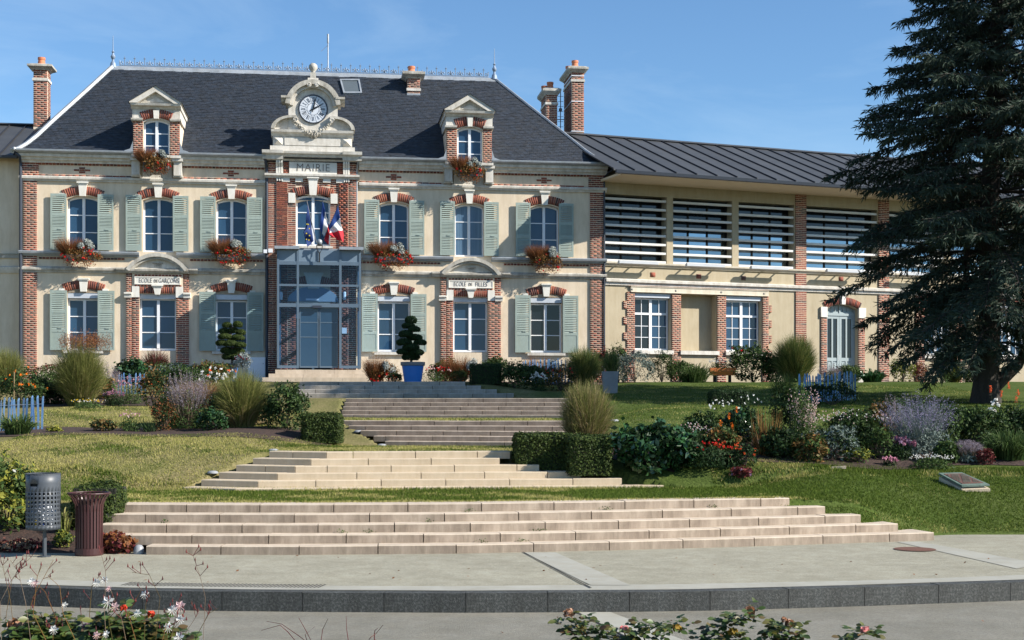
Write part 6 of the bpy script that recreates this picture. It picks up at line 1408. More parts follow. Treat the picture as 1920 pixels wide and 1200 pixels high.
def mixed(label, px, Y, w_, h, seed, dz=0, trail=False, name='flower_cluster', loc=None, trough=False, red=26, group=None, rustx=-.3):
    """rusty grass at left, silver foliage at right, red geraniums below"""
    rng = np.random.default_rng(seed); root = plant(name, label, 'flower box' if trough else 'flowers', px, Y, dz=dz, loc=loc, group=group)
    n = 1700; a = rng.random(n)*2*math.pi; q = np.sqrt(rng.random(n)); b = np.stack([w_*rustx+.12*w_*np.cos(a), .05*np.sin(a), 0*a], 1); tip = b+np.stack([np.cos(a)*q*w_*.42, np.sin(a)*q*.2, h*(.38+.72*rng.random(n)*(1-.45*q))], 1)
    v, f = ribbons(b, tip, rng.normal(size=(n, 3))*.03, np.full(n, .009), 4, rng, .1); np_obj('rusty_grass', v, f, LM['rust'], root, 'stuff')
    P, D = ell(1300, (w_*.24, .2, h*.40), rng, .4, -.7, 7, .45); v, f = leaves(P+np.array([w_*.12, -.05, h*.35]), D+rng.normal(size=P.shape), .034, rng, .4); np_obj('silver_foliage', v, f, LM['silver'], root, 'stuff')
    P, D = ell(1300, (w_*.55, .2, h*.55), rng, .3, -.9, 16, .4); v, f = leaves(P+np.array([0, -.06, -.02 if trail else .1]), D+rng.normal(size=P.shape), .032, rng, .55); np_obj('foliage', v, f, LM['bronze'], root, 'stuff')
    P, D = ell(800, (w_*.5, .2, h*.6), rng, .3, -.9); v, f = leaves(P+np.array([0, -.08, -.05 if trail else .1]), D+rng.normal(size=P.shape), .032, rng, .55); np_obj('foliage', v, f, LM['rust'], root, 'stuff')
    P, D = ell(red, (w_*.55, .22, h*.45), rng, .8, -.9); P[:, 1] = -np.abs(P[:, 1])-.08; fblob(root, P+np.array([0, 0, 0]), .045, FL['red'], per=7, rng=rng)
    if trough: MB().mold([(-.10, -.14), (.10, -.14), (.13, .06), (-.13, .06)], -w_*.42, w_*.42).build('trough', M['grey_plastic'], root)
    return root
for i, (px, py, w_, h, red, lab) in enumerate([(155, 480, 1.25, .78, 22, 'flower box under the leftmost upper window, rusty grass and silver leaves'), (437, 480, 1.25, .78, 30, 'flower box left of the porch roof with many red geraniums at its right'),
        (737, 484, 1.3, .78, 34, 'flower box right of the porch roof with bright red geraniums'), (1024, 492, 1.15, .80, 10, 'flower box under the rightmost upper window, mostly rusty trailing plants')]):
    p = A.w(U(px), -.38, A.z(py, px, -.35)); r = mixed(lab, 0, 0, w_, h, 60+i, trail=True, name='window_box', loc=p, trough=True, red=red, group='flower boxes on the facade'); r.rotation_euler[2] = A.a
for i, (px, py, lab) in enumerate([(296, 308, 'flower box on the left dormer with silver leaves over rusty foliage'), (879, 322, 'flower box on the right dormer with rusty red trailing foliage')]):
    p = A.w(U(px), -.58, A.z(py, px, -.58)); r = mixed(lab, 0, 0, 1.05, .72, 70+i, trail=True, name='window_box', loc=p, trough=True, red=8, group='flower boxes on the facade'); r.rotation_euler[2] = A.a
mixed('red flowers and rusty grass between the porch and the right blue tub', 722, 46.8, 1.0, 1.0, 72)
mixed('red and silver flower cluster under the girls school window', 881, 46.6, 1.35, 1.0, 73)
mixed('rusty and silver planting under the rightmost ground floor window', 1030, 47.6, 1.3, 1.05, 74, red=8)
shrub('small clipped box ball under the girls school doorway', 862, 44.6, (.28,.25,.22), 1300, 'box', .022, clump=8, seed=57)
flowerbed('sparse pinkish flowers right of the right blue tub', 812, 46, .62, .62, 40, ('palep','red'), 'mid', seed=58, fr=.03, leafn=500)
hedge('dark clipped hedge at the right end of the uppermost flight', 911, 42.6, .96, .6, .62, 5000, 'dark', seed=59)
shrub('dark bush right of the dark clipped hedge at the top of the steps', 965, 42.5, (.48,.42,.42), 2300, ('dark','mid'), .034, seed=60)
flowerbed('white phlox in front of the paling fence by the rightmost shutters', 1009, 42.3, .26, .62, 26, 'white', 'dark', seed=61, fr=.036)
shrub('dark rose bush with a few red blooms in front of the paling fence at right', 1052, 42.6, (.55,.4,.42), 1900, ('dark','bronze'), .03, seed=62, flowers=[('red', 9, .04, .2)])
grass_clump('rounded dark green grass clump against the right corner of the hall', 1094, 45.0, 1.35, .80, 2400, ('mid','grass'), seed=63)
# ---- centre right
grass_clump('tall pale ornamental grass behind the clipped hedge, right of the steps', 1098, 27.6, 1.42, .68, 3400, ('grass','straw','grass'), None, seed=64, straw=.35, w=.010)
hedge('left part of the clipped box hedge beside the cream steps', 0, 0, 1.12, .80, .66, 11000, loc=Vector((.60, 25.75, .93)), seed=65)
hedge('right taller part of the clipped box hedge, in front of the tall pale grass', 0, 0, .78, .95, .70, 10000, loc=Vector((1.40, 25.35, .86)), seed=66)
shrub('large glossy dark green bush right of the clipped hedge', 1225, 25.2, (.72,.40,.46), 3200, ('gloss','gloss','dark'), .062, 22, seed=67, ar=.55, zc=.92)
for i, (px, lab, w_) in enumerate([(1206, 'left pale stone block behind the large glossy bush', .48), (1260, 'right pale stone block behind the large glossy bush, by orange flowers', .46)]):
    p = at(px, 27.2); MB().box(-w_/2, w_/2, -.2, .2, -.1, .17).build('stone_block', M['tread'], None, label=lab, cat='stone block', group='stone blocks in the right bed').location = p
flowerbed('red flowered low planting right of the glossy bush', 1335, 25.3, .62, .50, 46, ('red','coral','red'), 'dark', seed=68, fr=.025, leafn=2200, leaf=.028)
flowerbed('small white flowers behind the glossy bush on its right', 1300, 26.2, .42, .60, 80, ('white','palep'), 'mid', seed=69, fr=.014, leafn=600)
straps('orange poker flowers above the red flowered planting', 1365, 26.2, .5, .3, 60, 'mid', .02, seed=70, flowers=[('orange', [(-.14,0,.55),(.02,0,.68),(.08,.02,.50),(.16,0,.80),(-.30,.1,.42)], .035, 'poker')])
flowerbed('white roses above the bed beside the bronze leaves', 1352, 27.6, .36, .80, 14, 'white', 'dark', seed=71, fr=.024, leafn=500)
flowerbed('group of white blooms left of the tall leafy stems', 1404, 27.6, .26, .95, 8, 'white', 'dark', seed=72, fr=.024, leafn=400)
straps('bronze and orange sword leaves in the middle of the right bed', 1437, 25.9, 1.02, .42, 170, 'bronze', .03, seed=73, sag=.02)
shrub('orange blooms low in front of the bronze sword leaves', 1397, 25.2, (.26,.2,.2), 420, ('dark',), .03, seed=74, flowers=[('coral', 8, .035, .0)])
spikes('tall leafy stems right of the bronze sword leaves', 1505, 26.2, 1.45, .34, 46, 'palep', 'mid', seed=75, leafn=2600, fl=.5, lw=.012, leafH=.9)
shrub('small purple leaved plant at the lawn edge below the red flowers', 1392, 24.9, (.17,.14,.10), 260, ('burg',), .03, seed=76, flowers=[('purple', 14, .03, -.2)])
shrub('dark teal rounded shrub right of the tall leafy stems', 1562, 25.9, (.50,.4,.33), 2600, ('dark','bluegrey'), .03, seed=77)
flowerbed('cloud of tiny pale pink flowers above the teal shrub', 1590, 27.2, 1.05, .78, 220, ('palep','white'), 'mid', seed=78, fr=.016, leafn=1500)
shrub('low yellow-green mound at the lawn edge', 1608, 25.8, (.24,.2,.15), 500, ('yellow','mid'), .025, seed=79)
shrub('small dark green tuft between the yellow mound and the pink sedum', 1650, 26.2, (.25,.25,.32), 900, ('mid',), .03, seed=80)
flowerbed('pink sedum heads left of the lilac spikes', 1688, 26.2, .28, .48, 46, ('pink','purple'), 'dark', seed=81, fr=.04, per=9)
flowerbed('pink sedum close to the lawn edge', 1668, 25.7, .16, .20, 18, ('pink',), 'dark', seed=82, fr=.035, per=9, leafn=200)
spikes('large lilac-blue spiky sage below the big conifer', 1722, 26.6, 1.28, .78, 330, 'lav', 'bluegrey', seed=83, leafn=3200)
flowerbed('low white flowered mat in front of the lilac sage', 1748, 25.6, .42, .30, 90, 'white', 'mid', seed=84, fr=.014)
spikes('silver grey lavender mound right of the lilac sage', 1812, 26.0, .44, .30, 420, 'greyl', 'bluegrey', seed=85, fl=.2, lw=.006)
shrub('small red-brown leaved plant right of the lavender mound', 1848, 25.8, (.16,.14,.16), 360, ('burg',), .026, seed=86)
straps('long dark green strap leaves at the right edge of the bed', 1890, 26.2, .62, .75, 620, 'mid', .022, seed=87)
shrub('green leafy bush behind the lilac sage on its right', 1790, 28.5, (.38,.3,.36), 1100, ('mid',), .035, seed=88)
straps('red hot pokers with white blooms at the foot of the conifer', 1880, 28.6, .6, .4, 140, 'mid', .02, seed=89, flowers=[('coral', [(-.25,0,1.02),(.12,0,1.10),(-.02,.02,.92),(.32,0,.95),(.55,0,1.05),(.28,0,.82)], .04, 'poker'), ('white', [(-.24,-.1,.72),(-.18,-.1,.80),(-.28,-.1,.62),(-.14,-.1,.70),(-.2,-.1,.58)], .05, 'b')])
grass_clump('dark seed-headed plant at the left of the shaded paling fence', 1470, 37.0, 1.0, .55, 500, ('dark','mid'), seed=90)
hedge('low dark box block in the shade on the right lawn', 1365, 36.5, 1.0, .6, .40, 4000, 'dark', seed=91)
shrub('dark shaded shrub in front of the paling fence under the conifer', 1560, 37.2, (.8,.4,.33), 1700, ('dark',), .035, seed=92)
spikes('sparse lilac spikes standing up at the left of the sage', 1668, 27.6, 1.15, .30, 50, 'greyl', 'bluegrey', seed=93, leafn=300)
fill = [(1322, 26.6, .40, .34, ('dark','mid'), 'dark leafy filler behind the red flowered planting'), (1388, 26.7, .36, .38, ('dark','gloss'), 'dark green leafy plant left of the bronze sword leaves, behind the orange blooms'),
 (1462, 25.7, .34, .30, ('dark',), 'dark leafy plant at the foot of the bronze sword leaves'), (1520, 25.5, .30, .26, ('mid','bronze'), 'mixed green and bronze plant at the foot of the tall leafy stems'),
 (1485, 27.2, .42, .52, ('dark','mid'), 'dark upright bush behind the bronze sword leaves'), (1600, 26.9, .45, .40, ('mid','dark'), 'mid green bush behind the yellow-green mound'),
 (1640, 27.6, .45, .42, ('dark','bronze'), 'dark bronze tinged bush behind the pink sedum'), (1700, 27.9, .50, .45, ('dark','mid'), 'dark green bush at the back of the lilac sage'),
 (1765, 27.2, .40, .42, ('mid','dark'), 'green bush on the right flank of the lilac sage'), (1838, 27.6, .45, .40, ('dark','mid'), 'dark bush behind the silver grey lavender mound'),
 (1775, 25.9, .24, .22, ('mid',), 'low green plant left of the silver grey lavender mound'), (1902, 28.0, .50, .36, ('dark',), 'dark bush under the red hot pokers'), (1355, 25.9, .34, .26, ('mid','bronze'), 'low bronze green plant in front of the orange pokers'), (1286, 25.4, .26, .34, ('dark',), 'dark low plant touching the right side of the glossy bush')]
for i, (px, Y, rx, rz, mt_, lab) in enumerate(fill): shrub(lab, px, Y, (rx, rx*.7, rz), int(2400*rx/.4), mt_, .034, 16, seed=200+i, cr=.45)
fl2 = [(345, 41.5, .9, .42, ('mid','dark'), 'low green planting right of the small paling fence'), (180, 39.8, .5, .35, ('mid','bronze'), 'loose green plant right behind the rusty plumed grass'), (110, 38.2, .45, .3, ('dark',), 'dark undergrowth left of the rusty plumed grass'),
 (425, 31.0, .42, .40, ('dark','mid'), 'dark bush between dried spikes and light green grass, at the back'), (330, 30.6, .5, .42, ('dark','mid'), 'dark green base behind the dried spikes'), (492, 31.0, .36, .34, ('dark','straw'), 'brownish tuft between the light green grass and the round leafy bush'),
 (330, 45, .9, .38, ('mid','bluegrey'), 'grey-green planting in front of the boys school doorway'), (395, 43.5, .7, .35, ('bronze','mid'), 'bronze green planting below the left blue tub'),
 (1000, 44.0, .6, .36, ('dark','mid'), 'dark planting along the paling fence by the rightmost shutters'), (835, 47.2, .5, .30, ('mid','bronze'), 'low green plants under the left brick pier of the girls school door'), (925, 47.4, .5, .34, ('mid',), 'green leafy plants under the right pier of the girls school door'),
 (1130, 46.2, .34, .45, ('dark','burg'), 'dark stemmed bush at the corner of the hall and the wing'), (1160, 47.0, .35, .5, ('mid','palep' if False else 'mid'), 'light green tall plant beside the hall corner'), (1275, 48.2, .4, .3, ('mid',), 'pale green low plant under the first wing window'),
 (1455, 48.4, .45, .32, ('mid','dark'), 'green undergrowth between leafy bush and the large rounded grass'), (1590, 48.6, .5, .26, ('mid',), 'low green plants at the foot of the arched door'), (1840, 48.6, .6, .25, ('mid','dark'), 'low green plants beyond the conifer trunk')]
for i, (px, Y, rx, rz, mt_, lab) in enumerate(fl2): shrub(lab, px, Y, (rx, rx*.6, rz), int(2200*rx/.4), mt_, .036, 16, seed=240+i, cr=.45)
# ---- back row along the wing
GPt = plant('grey_planter', 'grey square concrete planter beside the corner of the right lawn', 'planter', 1144, 41.5); MB().add([(-.20,-.2,0),(.20,-.2,0),(.20,.2,0),(-.20,.2,0),(-.24,-.24,.66),(.24,-.24,.66),(.24,.24,.66),(-.24,.24,.66)], [(0,3,2,1),(4,5,6,7),(0,1,5,4),(1,2,6,5),(2,3,7,6),(3,0,4,7)]).build('planter_body', mat('grey_concrete', (.20,.20,.21), (.26,.26,.27), 4, .85), GPt)
grass_clump('green grassy plant in the grey square planter', 1146, 41.5, .72, .38, 500, ('mid','grass'), seed=94, dz=.62, straw=.1)
shrub('grey-green rounded lavender bush nearest the hall corner', 1190, 46.5, (.60,.5,.44), 3000, ('bluegrey',), .028, seed=95)
shrub('dark green rounded bush between lavender bush and strap leaves', 1241, 46.8, (.43,.4,.42), 2600, ('dark','box'), .026, seed=96)
straps('green strap leaves under the blind niche of the wing', 1300, 46.9, .72, .85, 520, 'mid', .024, seed=97)
OB = plant('planter_box', 'orange rectangular planter box under the blind niche and second wing window', 'planter', 1354, 47.6, dz=.26)
MB().mold([(-.16, 0), (.16, 0), (.2, .12), (-.2, .12)], -.41, .41).mold([(-.21, .125), (.21, .125), (.21, .25), (-.21, .25)], -.44, .44).build('box_body', mat('orange_plastic', (.62,.17,.045), (.70,.21,.06), 5, .6), OB)
MB().box(-.3, -.22, -.1, .1, -.26, 0).box(.22, .3, -.1, .1, -.26, 0).build('stand', M['dark'], OB)
flowerbed('white flowers growing in the orange planter box', 1350, 47.6, .42, .48, 60, 'white', 'mid', seed=98, fr=.026, dz=.40)
shrub('broad leafy bush with a red bloom right of the orange planter box', 1413, 47.6, (.80,.5,.52), 3600, ('dark','mid'), .045, seed=99, flowers=[('red', 4, .06, .4)])
grass_clump('large rounded green grass left of the arched wing door', 1491, 47.0, 1.75, .95, 4000, ('mid','grass'), seed=100, straw=.12)
spikes('small grey plant between the large round grass and the arched door', 1556, 47.8, .75, .45, 120, 'greyl', 'mid', seed=101)
straps('broad green leaves right of the arched door', 1636, 47.9, .52, .65, 260, 'gloss', .05, seed=102)
shrub('yellowish rounded bush beyond the second brick pier', 1692, 49, (.40,.35,.34), 1300, ('yellow','mid'), .035, seed=103)
shrub('reddish brown little bush next to the yellowish rounded bush', 1724, 49.2, (.28,.3,.28), 800, ('burg','bronze'), .03, seed=104)
grass_clump('yellow-green fine grass under the far wing window', 1785, 49.3, .85, .62, 1100, ('yellow','grass'), seed=105)
flowerbed('sparse white flowers by the far yellow-green grass', 1768, 47.6, .3, .62, 14, 'white', 'mid', seed=106, fr=.04, leafn=300)
shrub('dark low hedge piece left of the conifer trunk', 1812, 48.5, (.45,.35,.20), 900, ('box','dark'), .03, seed=107)
# ---- left front corner beside the bins
shrub('leafy rose bush at the lower left edge behind the grey bin', 12, 20.5, (.42,.32,.56), 2600, ('mid','mid','yellow'), .040, seed=110, flowers=[('white', 4, .04, .3)])
straps('pale iris leaves between the rose bush and the grey bin', 58, 20.6, .62, .28, 70, 'mid', .035, seed=111, sag=.1)
hedge('clipped rounded box bush behind the two litter bins', 0, 0, .74, .70, .74, 9000, loc=Vector((-6.16, 20.75, .22)), seed=112, round_=.25)
straps('yellowish strap leaves between the two litter bins', 118, 20.4, .42, .22, 60, 'grass', .03, seed=113)
shrub('small yellow-green bush between the feet of the litter bins', 119, 19.95, (.13,.12,.13), 420, ('yellow','mid'), .022, seed=114)
shrub('burgundy leaved plant at the left end of the lowest step', 218, 19.72, (.26,.18,.17), 1100, ('burg','rust'), .030, 9, seed=115, ar=.8)
shrub('dark red groundcover at the left edge under the rose bush', 30, 19.9, (.4,.2,.08), 420, ('burg','dried'), .03, seed=116)
# ---- ground lights
def glight(label, px, Y, r, h, loc=None):
    p = loc or at(px, Y); t = thing('ground_light', (p[0], p[1], p[2]+.0), 0, label, 'light', 'round grey garden lights by the steps')
    MB().lathe([(r, 0), (r, h*.35), (r*.97, h*.4)], 0, 0, 20).build('rim', mat('cast_grey_metal', (.24,.25,.26), (.30,.31,.32), 8, .5), t)
    MB().lathe([(r*.95, h*.4), (r*.85, h*.7), (r*.55, h*.93), (0, h)], 0, 0, 20, cap=False).build('dome', MC['cast_grey_metal'], t, smooth=True)
glight('domed grey light at the left end of the lowest step', 263, 19.6, .075, .13, Vector((-5.28, 19.62, .0)))
glight('domed grey light at the right end of the top of the lowest flight', 1418, 21.4, .085, .10)
for i, (px, Y, lab) in enumerate([(513, 26.2, 'flat grey light by the top left step of the cream flight'), (459, 25.4, 'flat grey light by the third cream step on the left'), (399, 24.9, 'flat grey light by the lowest cream steps on the left'),
    (672, 30.3, 'flat grey light beside the left end of the brown steps'), (716, 29.3, 'flat grey light at the bottom left of the brown steps'), (1152, 30.5, 'flat grey light on the lawn right of the tall pale grass')]): glight(lab, px, Y, .10, .05)
# ---- bronze plaque on the right lawn
pq = at(1802, 24.4); n_ = Vector((0, -.9, 1)).normalized()
PQ = thing('memorial_plaque', (pq.x, pq.y, pq.z), 0, 'weathered bronze plaque tilted on a stone slab in the right lawn', 'plaque')
c4 = [Vector((x_, y_, z_)) for x_, y_, z_ in ((-.08,-.30,.0),(.40,-.30,.02),(.12,.32,.20),(-.30,.32,.19))]
def slab(pts, t, mt, nm, par):
    v = [tuple(p) for p in pts]+[(p.x, p.y, p.z+t) for p in pts]; return MB().add(v, [(0,3,2,1),(4,5,6,7),(0,1,5,4),(1,2,6,5),(2,3,7,6),(3,0,4,7)]).build(nm, mt, par)
slab([p+Vector((.0, -.03, -.13)) for p in c4], .09, M['tread2'], 'stone_base', PQ)
br1 = mat('green_bronze', (.10,.15,.12), (.20,.26,.21), 8, .6, .3, 40, metal=.3); br2 = mat('red_bronze', (.13,.07,.055), (.20,.11,.08), 10, .6, .5, 60, metal=.3)
slab(c4, .03, br1, 'plate', PQ); ce = sum(c4, Vector())/4; slab([p+(ce-p)*.22+Vector((0,0,.031)) for p in c4], .006, br2, 'raised_field', PQ)
mb = MB()
for i in range(7):
    for j in range(9):
        if (i*7+j*3) % 5 == 0: continue
        s, t = .2+.6*j/8, .22+.56*i/6; p = c4[0].lerp(c4[1], s).lerp(c4[3].lerp(c4[2], s), t)+Vector((0, 0, .038)); mb.box(p.x-.016, p.x+.012, p.y-.016, p.y+.014, p.z, p.z+.006)
mb.build('worn_relief', br1, PQ, 'stuff')
MB().add([(-.13,-.03,0),(.12,-.06,0),(.15,.05,0),(-.02,.06,0),(-.13,-.03,.04),(.12,-.06,.05),(.15,.05,.05),(-.02,.06,.04)], [(0,3,2,1),(4,5,6,7),(0,1,5,4),(1,2,6,5),(2,3,7,6),(3,0,4,7)]).build('edging_stone', M['tread2'], None, label='pale flat stone at the lawn edge below the teal shrub', cat='stone').location = at(1572, 25.1)
# ---- litter bins
gb = plain('bin_grey', (.065,.075,.088), .45)
bx, by = (81-960)/F*19.25, 19.25; BN = thing('litter_bin', (bx, by, 0), 0, 'grey perforated cylindrical litter bin on a thin post', 'litter bin')
Rb, hb0, hb1 = .232, .385, 1.155; N = 26; V = []; Fc = []
def cyl(u, z): a = 2*math.pi*u/N; return (Rb*math.sin(a), -Rb*math.cos(a), z)
rows = 8; zl, zh = hb0+.055, hb1-.245; ch_ = (zh-zl)/rows; ml = .24
def quad(u0, u1, z0, z1, n=2):
    for i in range(n):
        k = len(V); a, b = u0+(u1-u0)*i/n, u0+(u1-u0)*(i+1)/n; V.extend([cyl(a, z0), cyl(b, z0), cyl(b, z1), cyl(a, z1)]); Fc.append((k, k+1, k+2, k+3))
for u in range(N):
    quad(u, u+1, hb0, zl); quad(u, u+1, zh, zh+.075)
    if u in (25, 24): quad(u, u+1, zh+.075, zh+.115) if False else None
    else: quad(u, u+1, zh+.075, zh+.115)
    quad(u, u+1, zh+.115, hb1)
    for r_ in range(rows):
        z0 = zl+r_*ch_; quad(u, u+ml, z0, z0+ch_, 1); quad(u+1-ml, u+1, z0, z0+ch_, 1); quad(u+ml, u+1-ml, z0, z0+ch_*ml, 1); quad(u+ml, u+1-ml, z0+ch_*(1-ml), z0+ch_, 1)
o = np_obj('perforated_drum', V, Fc, gb, BN)
import bmesh
b_m = bmesh.new(); b_m.from_mesh(o.data); bmesh.ops.remove_doubles(b_m, verts=b_m.verts, dist=.0004)
for q in b_m.faces: q.smooth = True
b_m.to_mesh(o.data); b_m.free(); md = o.modifiers.new('sheet', 'SOLIDIFY'); md.thickness = .004; md.offset = -1
MB().lathe([(Rb-.005, hb0-.004), (Rb-.005, hb0)], 0, 0, 26).build('base_plate', gb, BN)
MB().lathe([(Rb+.003, hb1-.01), (Rb+.003, hb1+.004), (Rb-.008, hb1+.004), (Rb-.008, hb1-.01)], 0, 0, 32, cap=False).build('rim', gb, BN)
MB().tube([(.02, 0, -.02), (.02, 0, hb0+.1)], .028, 8).build('post', gb, BN); MB().lathe([(.09, .0), (.09, .012)], .02, 0, 12).build('foot_plate', gb, BN)
MB().lathe([(.205, hb0+.40), (.21, hb1-.03)], 0, 0, 24, cap=False).build('dark_backing', M['dark'], BN)  # dark sleeve added behind the holes to stand for the shade inside
rng = np.random.default_rng(5); P, D = ell(260, (.17, .17, .16), rng, .8, -.9); v, f = leaves(P+np.array([0, 0, hb0+.20]), D+rng.normal(size=P.shape)*.3, .06, rng, .8); np_obj('rubbish_bag', v, f, mat('thin_plastic', (.55,.60,.68), (.70,.74,.80), 8, .35), BN, 'stuff')
for c_, q in (('petal_yellow', (-.04,-.17,.46)), ('flag_blue', (.05,-.18,.44))): MB().lathe([(.03, 0), (.035, .05), (.02, .08)], q[0], q[1], 8).build('litter', MC[c_], BN).location = (0, 0, q[2]-.02)
# brown slatted bin
wb = plain('brown_red_steel', (.055,.019,.019), .4)
bx, by = (163-960)/F*19.35, 19.45; B2 = thing('slatted_litter_bin', (bx, by, 0), 0, 'brown-red slatted litter bin with flared top beside the grey bin', 'litter bin')
prof = [(.185,.10),(.188,.45),(.19,.62),(.20,.72),(.235,.80),(.275,.845),(.285,.86)]
me = None
for k in range(26):
    mb = MB(); v = []; hw = .0145
    for r_, z in prof: v += [(-hw, -r_, z), (hw, -r_, z), (hw, -r_+.008, z), (-hw, -r_+.008, z)]
    if me is None:
        o = mb.add(v, [(4*j+i, 4*j+(i+1) % 4, 4*j+4+(i+1) % 4, 4*j+4+i) for j in range(len(prof)-1) for i in range(4)]).build('slat', wb, B2); me = o.data
    else: o = finish(bpy.data.objects.new('slat', me), B2)
    o.rotation_euler = (0, 0, 2*math.pi*k/26)
MB().lathe([(.19,.0),(.195,.02),(.195,.10),(.175,.105)], 0, 0, 26).build('base_ring', wb, B2)
mb = MB()
for k in range(32):
    a, b = 2*math.pi*k/32, 2*math.pi*(k+1)/32
mb.tube([(.285*math.cos(2*math.pi*k/32), .285*math.sin(2*math.pi*k/32), .868) for k in range(33)], .014, 6).build('rim', wb, B2)
MB().lathe([(.155,.02),(.16,.78),(.15,.78),(.145,.06)], 0, 0, 24).build('inner_liner', plain('liner_dark', (.03,.015,.016), .6), B2)
# ================================================================ THE CONIFER
def conifer():
    rng = np.random.default_rng(77); p = at(1850, 38.0); rr = random.Random(9)
    root = thing('conifer', (p.x, p.y, p.z-.05), 0, 'huge dark blue-green conifer with drooping branches at the right', 'tree')
    H = 18.5; mb = MB(); tr = [(0, 0, 0), (.02, 0, 1.0), (.06, 0, 2.2), (.10, .1, 5), (.25, .1, 9), (.4, 0, 14), (.5, 0, H)]
    rad = [.37, .31, .29, .26, .20, .11, .02]; v = []; f = []; n = 14
    for j, ((x, y, z), r) in enumerate(zip(tr, rad)):
        for i in range(n): a = 2*math.pi*i/n; q = r*(1+.10*math.sin(3*a+z)+(.16*max(0, math.sin(2.5*a+1)) if j == 0 else 0)); v.append((x+q*math.cos(a), y+q*math.sin(a), z))
    for j in range(len(tr)-1):
        for i in range(n): f.append((j*n+i, j*n+(i+1) % n, (j+1)*n+(i+1) % n, (j+1)*n+i))
    mb.add(v, f).build('trunk', mat('conifer_bark', (.022,.018,.015), (.045,.037,.030), 7, .95, 1., 18, streak=(1,1,.2)), root, smooth=True)  # bark colour darkened to carry the shade on the trunk
    for pts, r0, r1 in (([(.2, 0, .5), (.8, -.1, 1.1), (1.6, -.2, 2.4), (2.0, -.2, 4.2)], .20, .10), ([(-.25, 0, .7), (-.55, -.1, 1.5), (-.62, -.1, 3.2), (-.5, 0, 4.6)], .12, .07)): MB().tube(pts, r0, 10, r1).build('limb', MC['conifer_bark'], root)
    def R(z, a):     # crown radius by height, uneven
        base = float(np.interp(z, [1.2, 2.0, 3.0, 4.5, 6.5, 8.0, 9.7, 11.1, 13, 15, 18.5], [2.6, 3.2, 3.8, 4.15, 4.3, 4.1, 3.3, 2.8, 2.3, 1.6, .2]))
        return base
    wood = MB(); TP = []; TD = []; z = 1.7; tips = []
    while z < H-.3:
        k = 7 if z < 12 else 5; a0 = rr.random()*6.28
        for i in range(k):
            a = a0+2*math.pi*i/k+rr.uniform(-.3, .3); L = R(z, a)*rr.uniform(.72, 1.08)
            if z < 4.6: L *= rr.choice([.65, .9, 1.0, 1.05])
            if z < 2.6 and rr.random() < .4: continue
            rise = rr.uniform(-.02, .14)+.08*(z/H); m = 9; P = []
            for s in range(m+1):
                t = s/m; r = t*L; P.append(Vector((math.cos(a)*r+.1+.03*z, math.sin(a)*r, z+rise*L*t*1.6-(.30+.12*(1-z/H)+(.30 if z < 4.2 else 0))*L*t*t*.75+.06*L*max(0, t-.75)*3)))
            wood.tube(P, .055*max(.35, L/5), 5, .008)
            perp = Vector((-math.sin(a), math.cos(a), 0)); d = Vector((math.cos(a), math.sin(a), 0))
            ns = int(L*8)
            for q in range(ns):
                t = .22+.78*(q+rr.random())/ns; fi = t*m; i0 = min(int(fi), m-1); b = P[i0].lerp(P[i0+1], fi-i0)
                for sgn in (-1, 1):
                    sl = (.30+.95*(1-t)**.8)*min(1, L/4)*rr.uniform(.5, 1.15)*1.05; dirn = (perp*sgn*rr.uniform(.55, 1)+d*rr.uniform(.45, .95)+Vector((0, 0, rr.uniform(-.55, .12)))).normalized()
                    e = b+dirn*sl+Vector((0, 0, -.18*sl)); TP.append(tuple(b)); TD.append(tuple(e-b))
        z += rr.uniform(.26, .42) if z < 14 else .3
    wood.build('branches', MC['conifer_bark'], root, 'stuff')
    B_ = np.array(TP); D_ = np.array(TD); n = len(B_)
    parts = []; parts.append(ribbons(B_, B_+D_, np.zeros((n, 3)), np.full(n, .022), 2, rng, 0))
    # needle tufts along each side twig: narrow brush-like quads pointing outward, hanging a little
    K = 12; t = (np.arange(K)[None]+rng.random((n, K)))/K; P = B_[:, None]+D_[:, None]*t[..., None]; dn = D_/np.linalg.norm(D_, axis=1)[:, None]
    P = P.reshape(-1, 3); dd = np.repeat(dn, K, 0)*.8+rng.normal(size=P.shape)*.42; dd[:, 2] -= .28; dd /= np.linalg.norm(dd, axis=1)[:, None]
    Lt = .13+.15*rng.random(len(P)); 
    for rot in range(2):
        side = np.cross(dd, rng.normal(size=P.shape)); side /= np.linalg.norm(side, axis=1)[:, None]; w_ = (.011+.010*rng.random(len(P)))[:, None]
        V = np.stack([P-side*w_*.5, P+dd*Lt[:, None]*.5-side*w_, P+dd*Lt[:, None], P+dd*Lt[:, None]*.5+side*w_], 1).reshape(-1, 3); parts.append((V, (np.arange(len(P))*4)[:, None]+np.arange(4)[None]))
    v, f = join(parts[1:]); 
    lm = leafmat('conifer_needles', [(.030,.050,.036), (.045,.070,.050), (.065,.095,.066), (.036,.058,.044), (.09,.115,.075)], .6, .18)
    np_obj('crown', v, f, lm, root, 'stuff'); v, f = parts[0]; np_obj('twigs', v, f, LM['wood'], root, 'stuff')
    # brown cones and dead tips
    q = rng.choice(len(P), 700); v, f = leaves(P[q], rng.normal(size=(700, 3)), .045, rng, .5); np_obj('cones', v, f, mat('cone_brown', (.24,.10,.045), (.32,.15,.07), 8, .9), root, 'stuff')
    return len(P)
conifer()
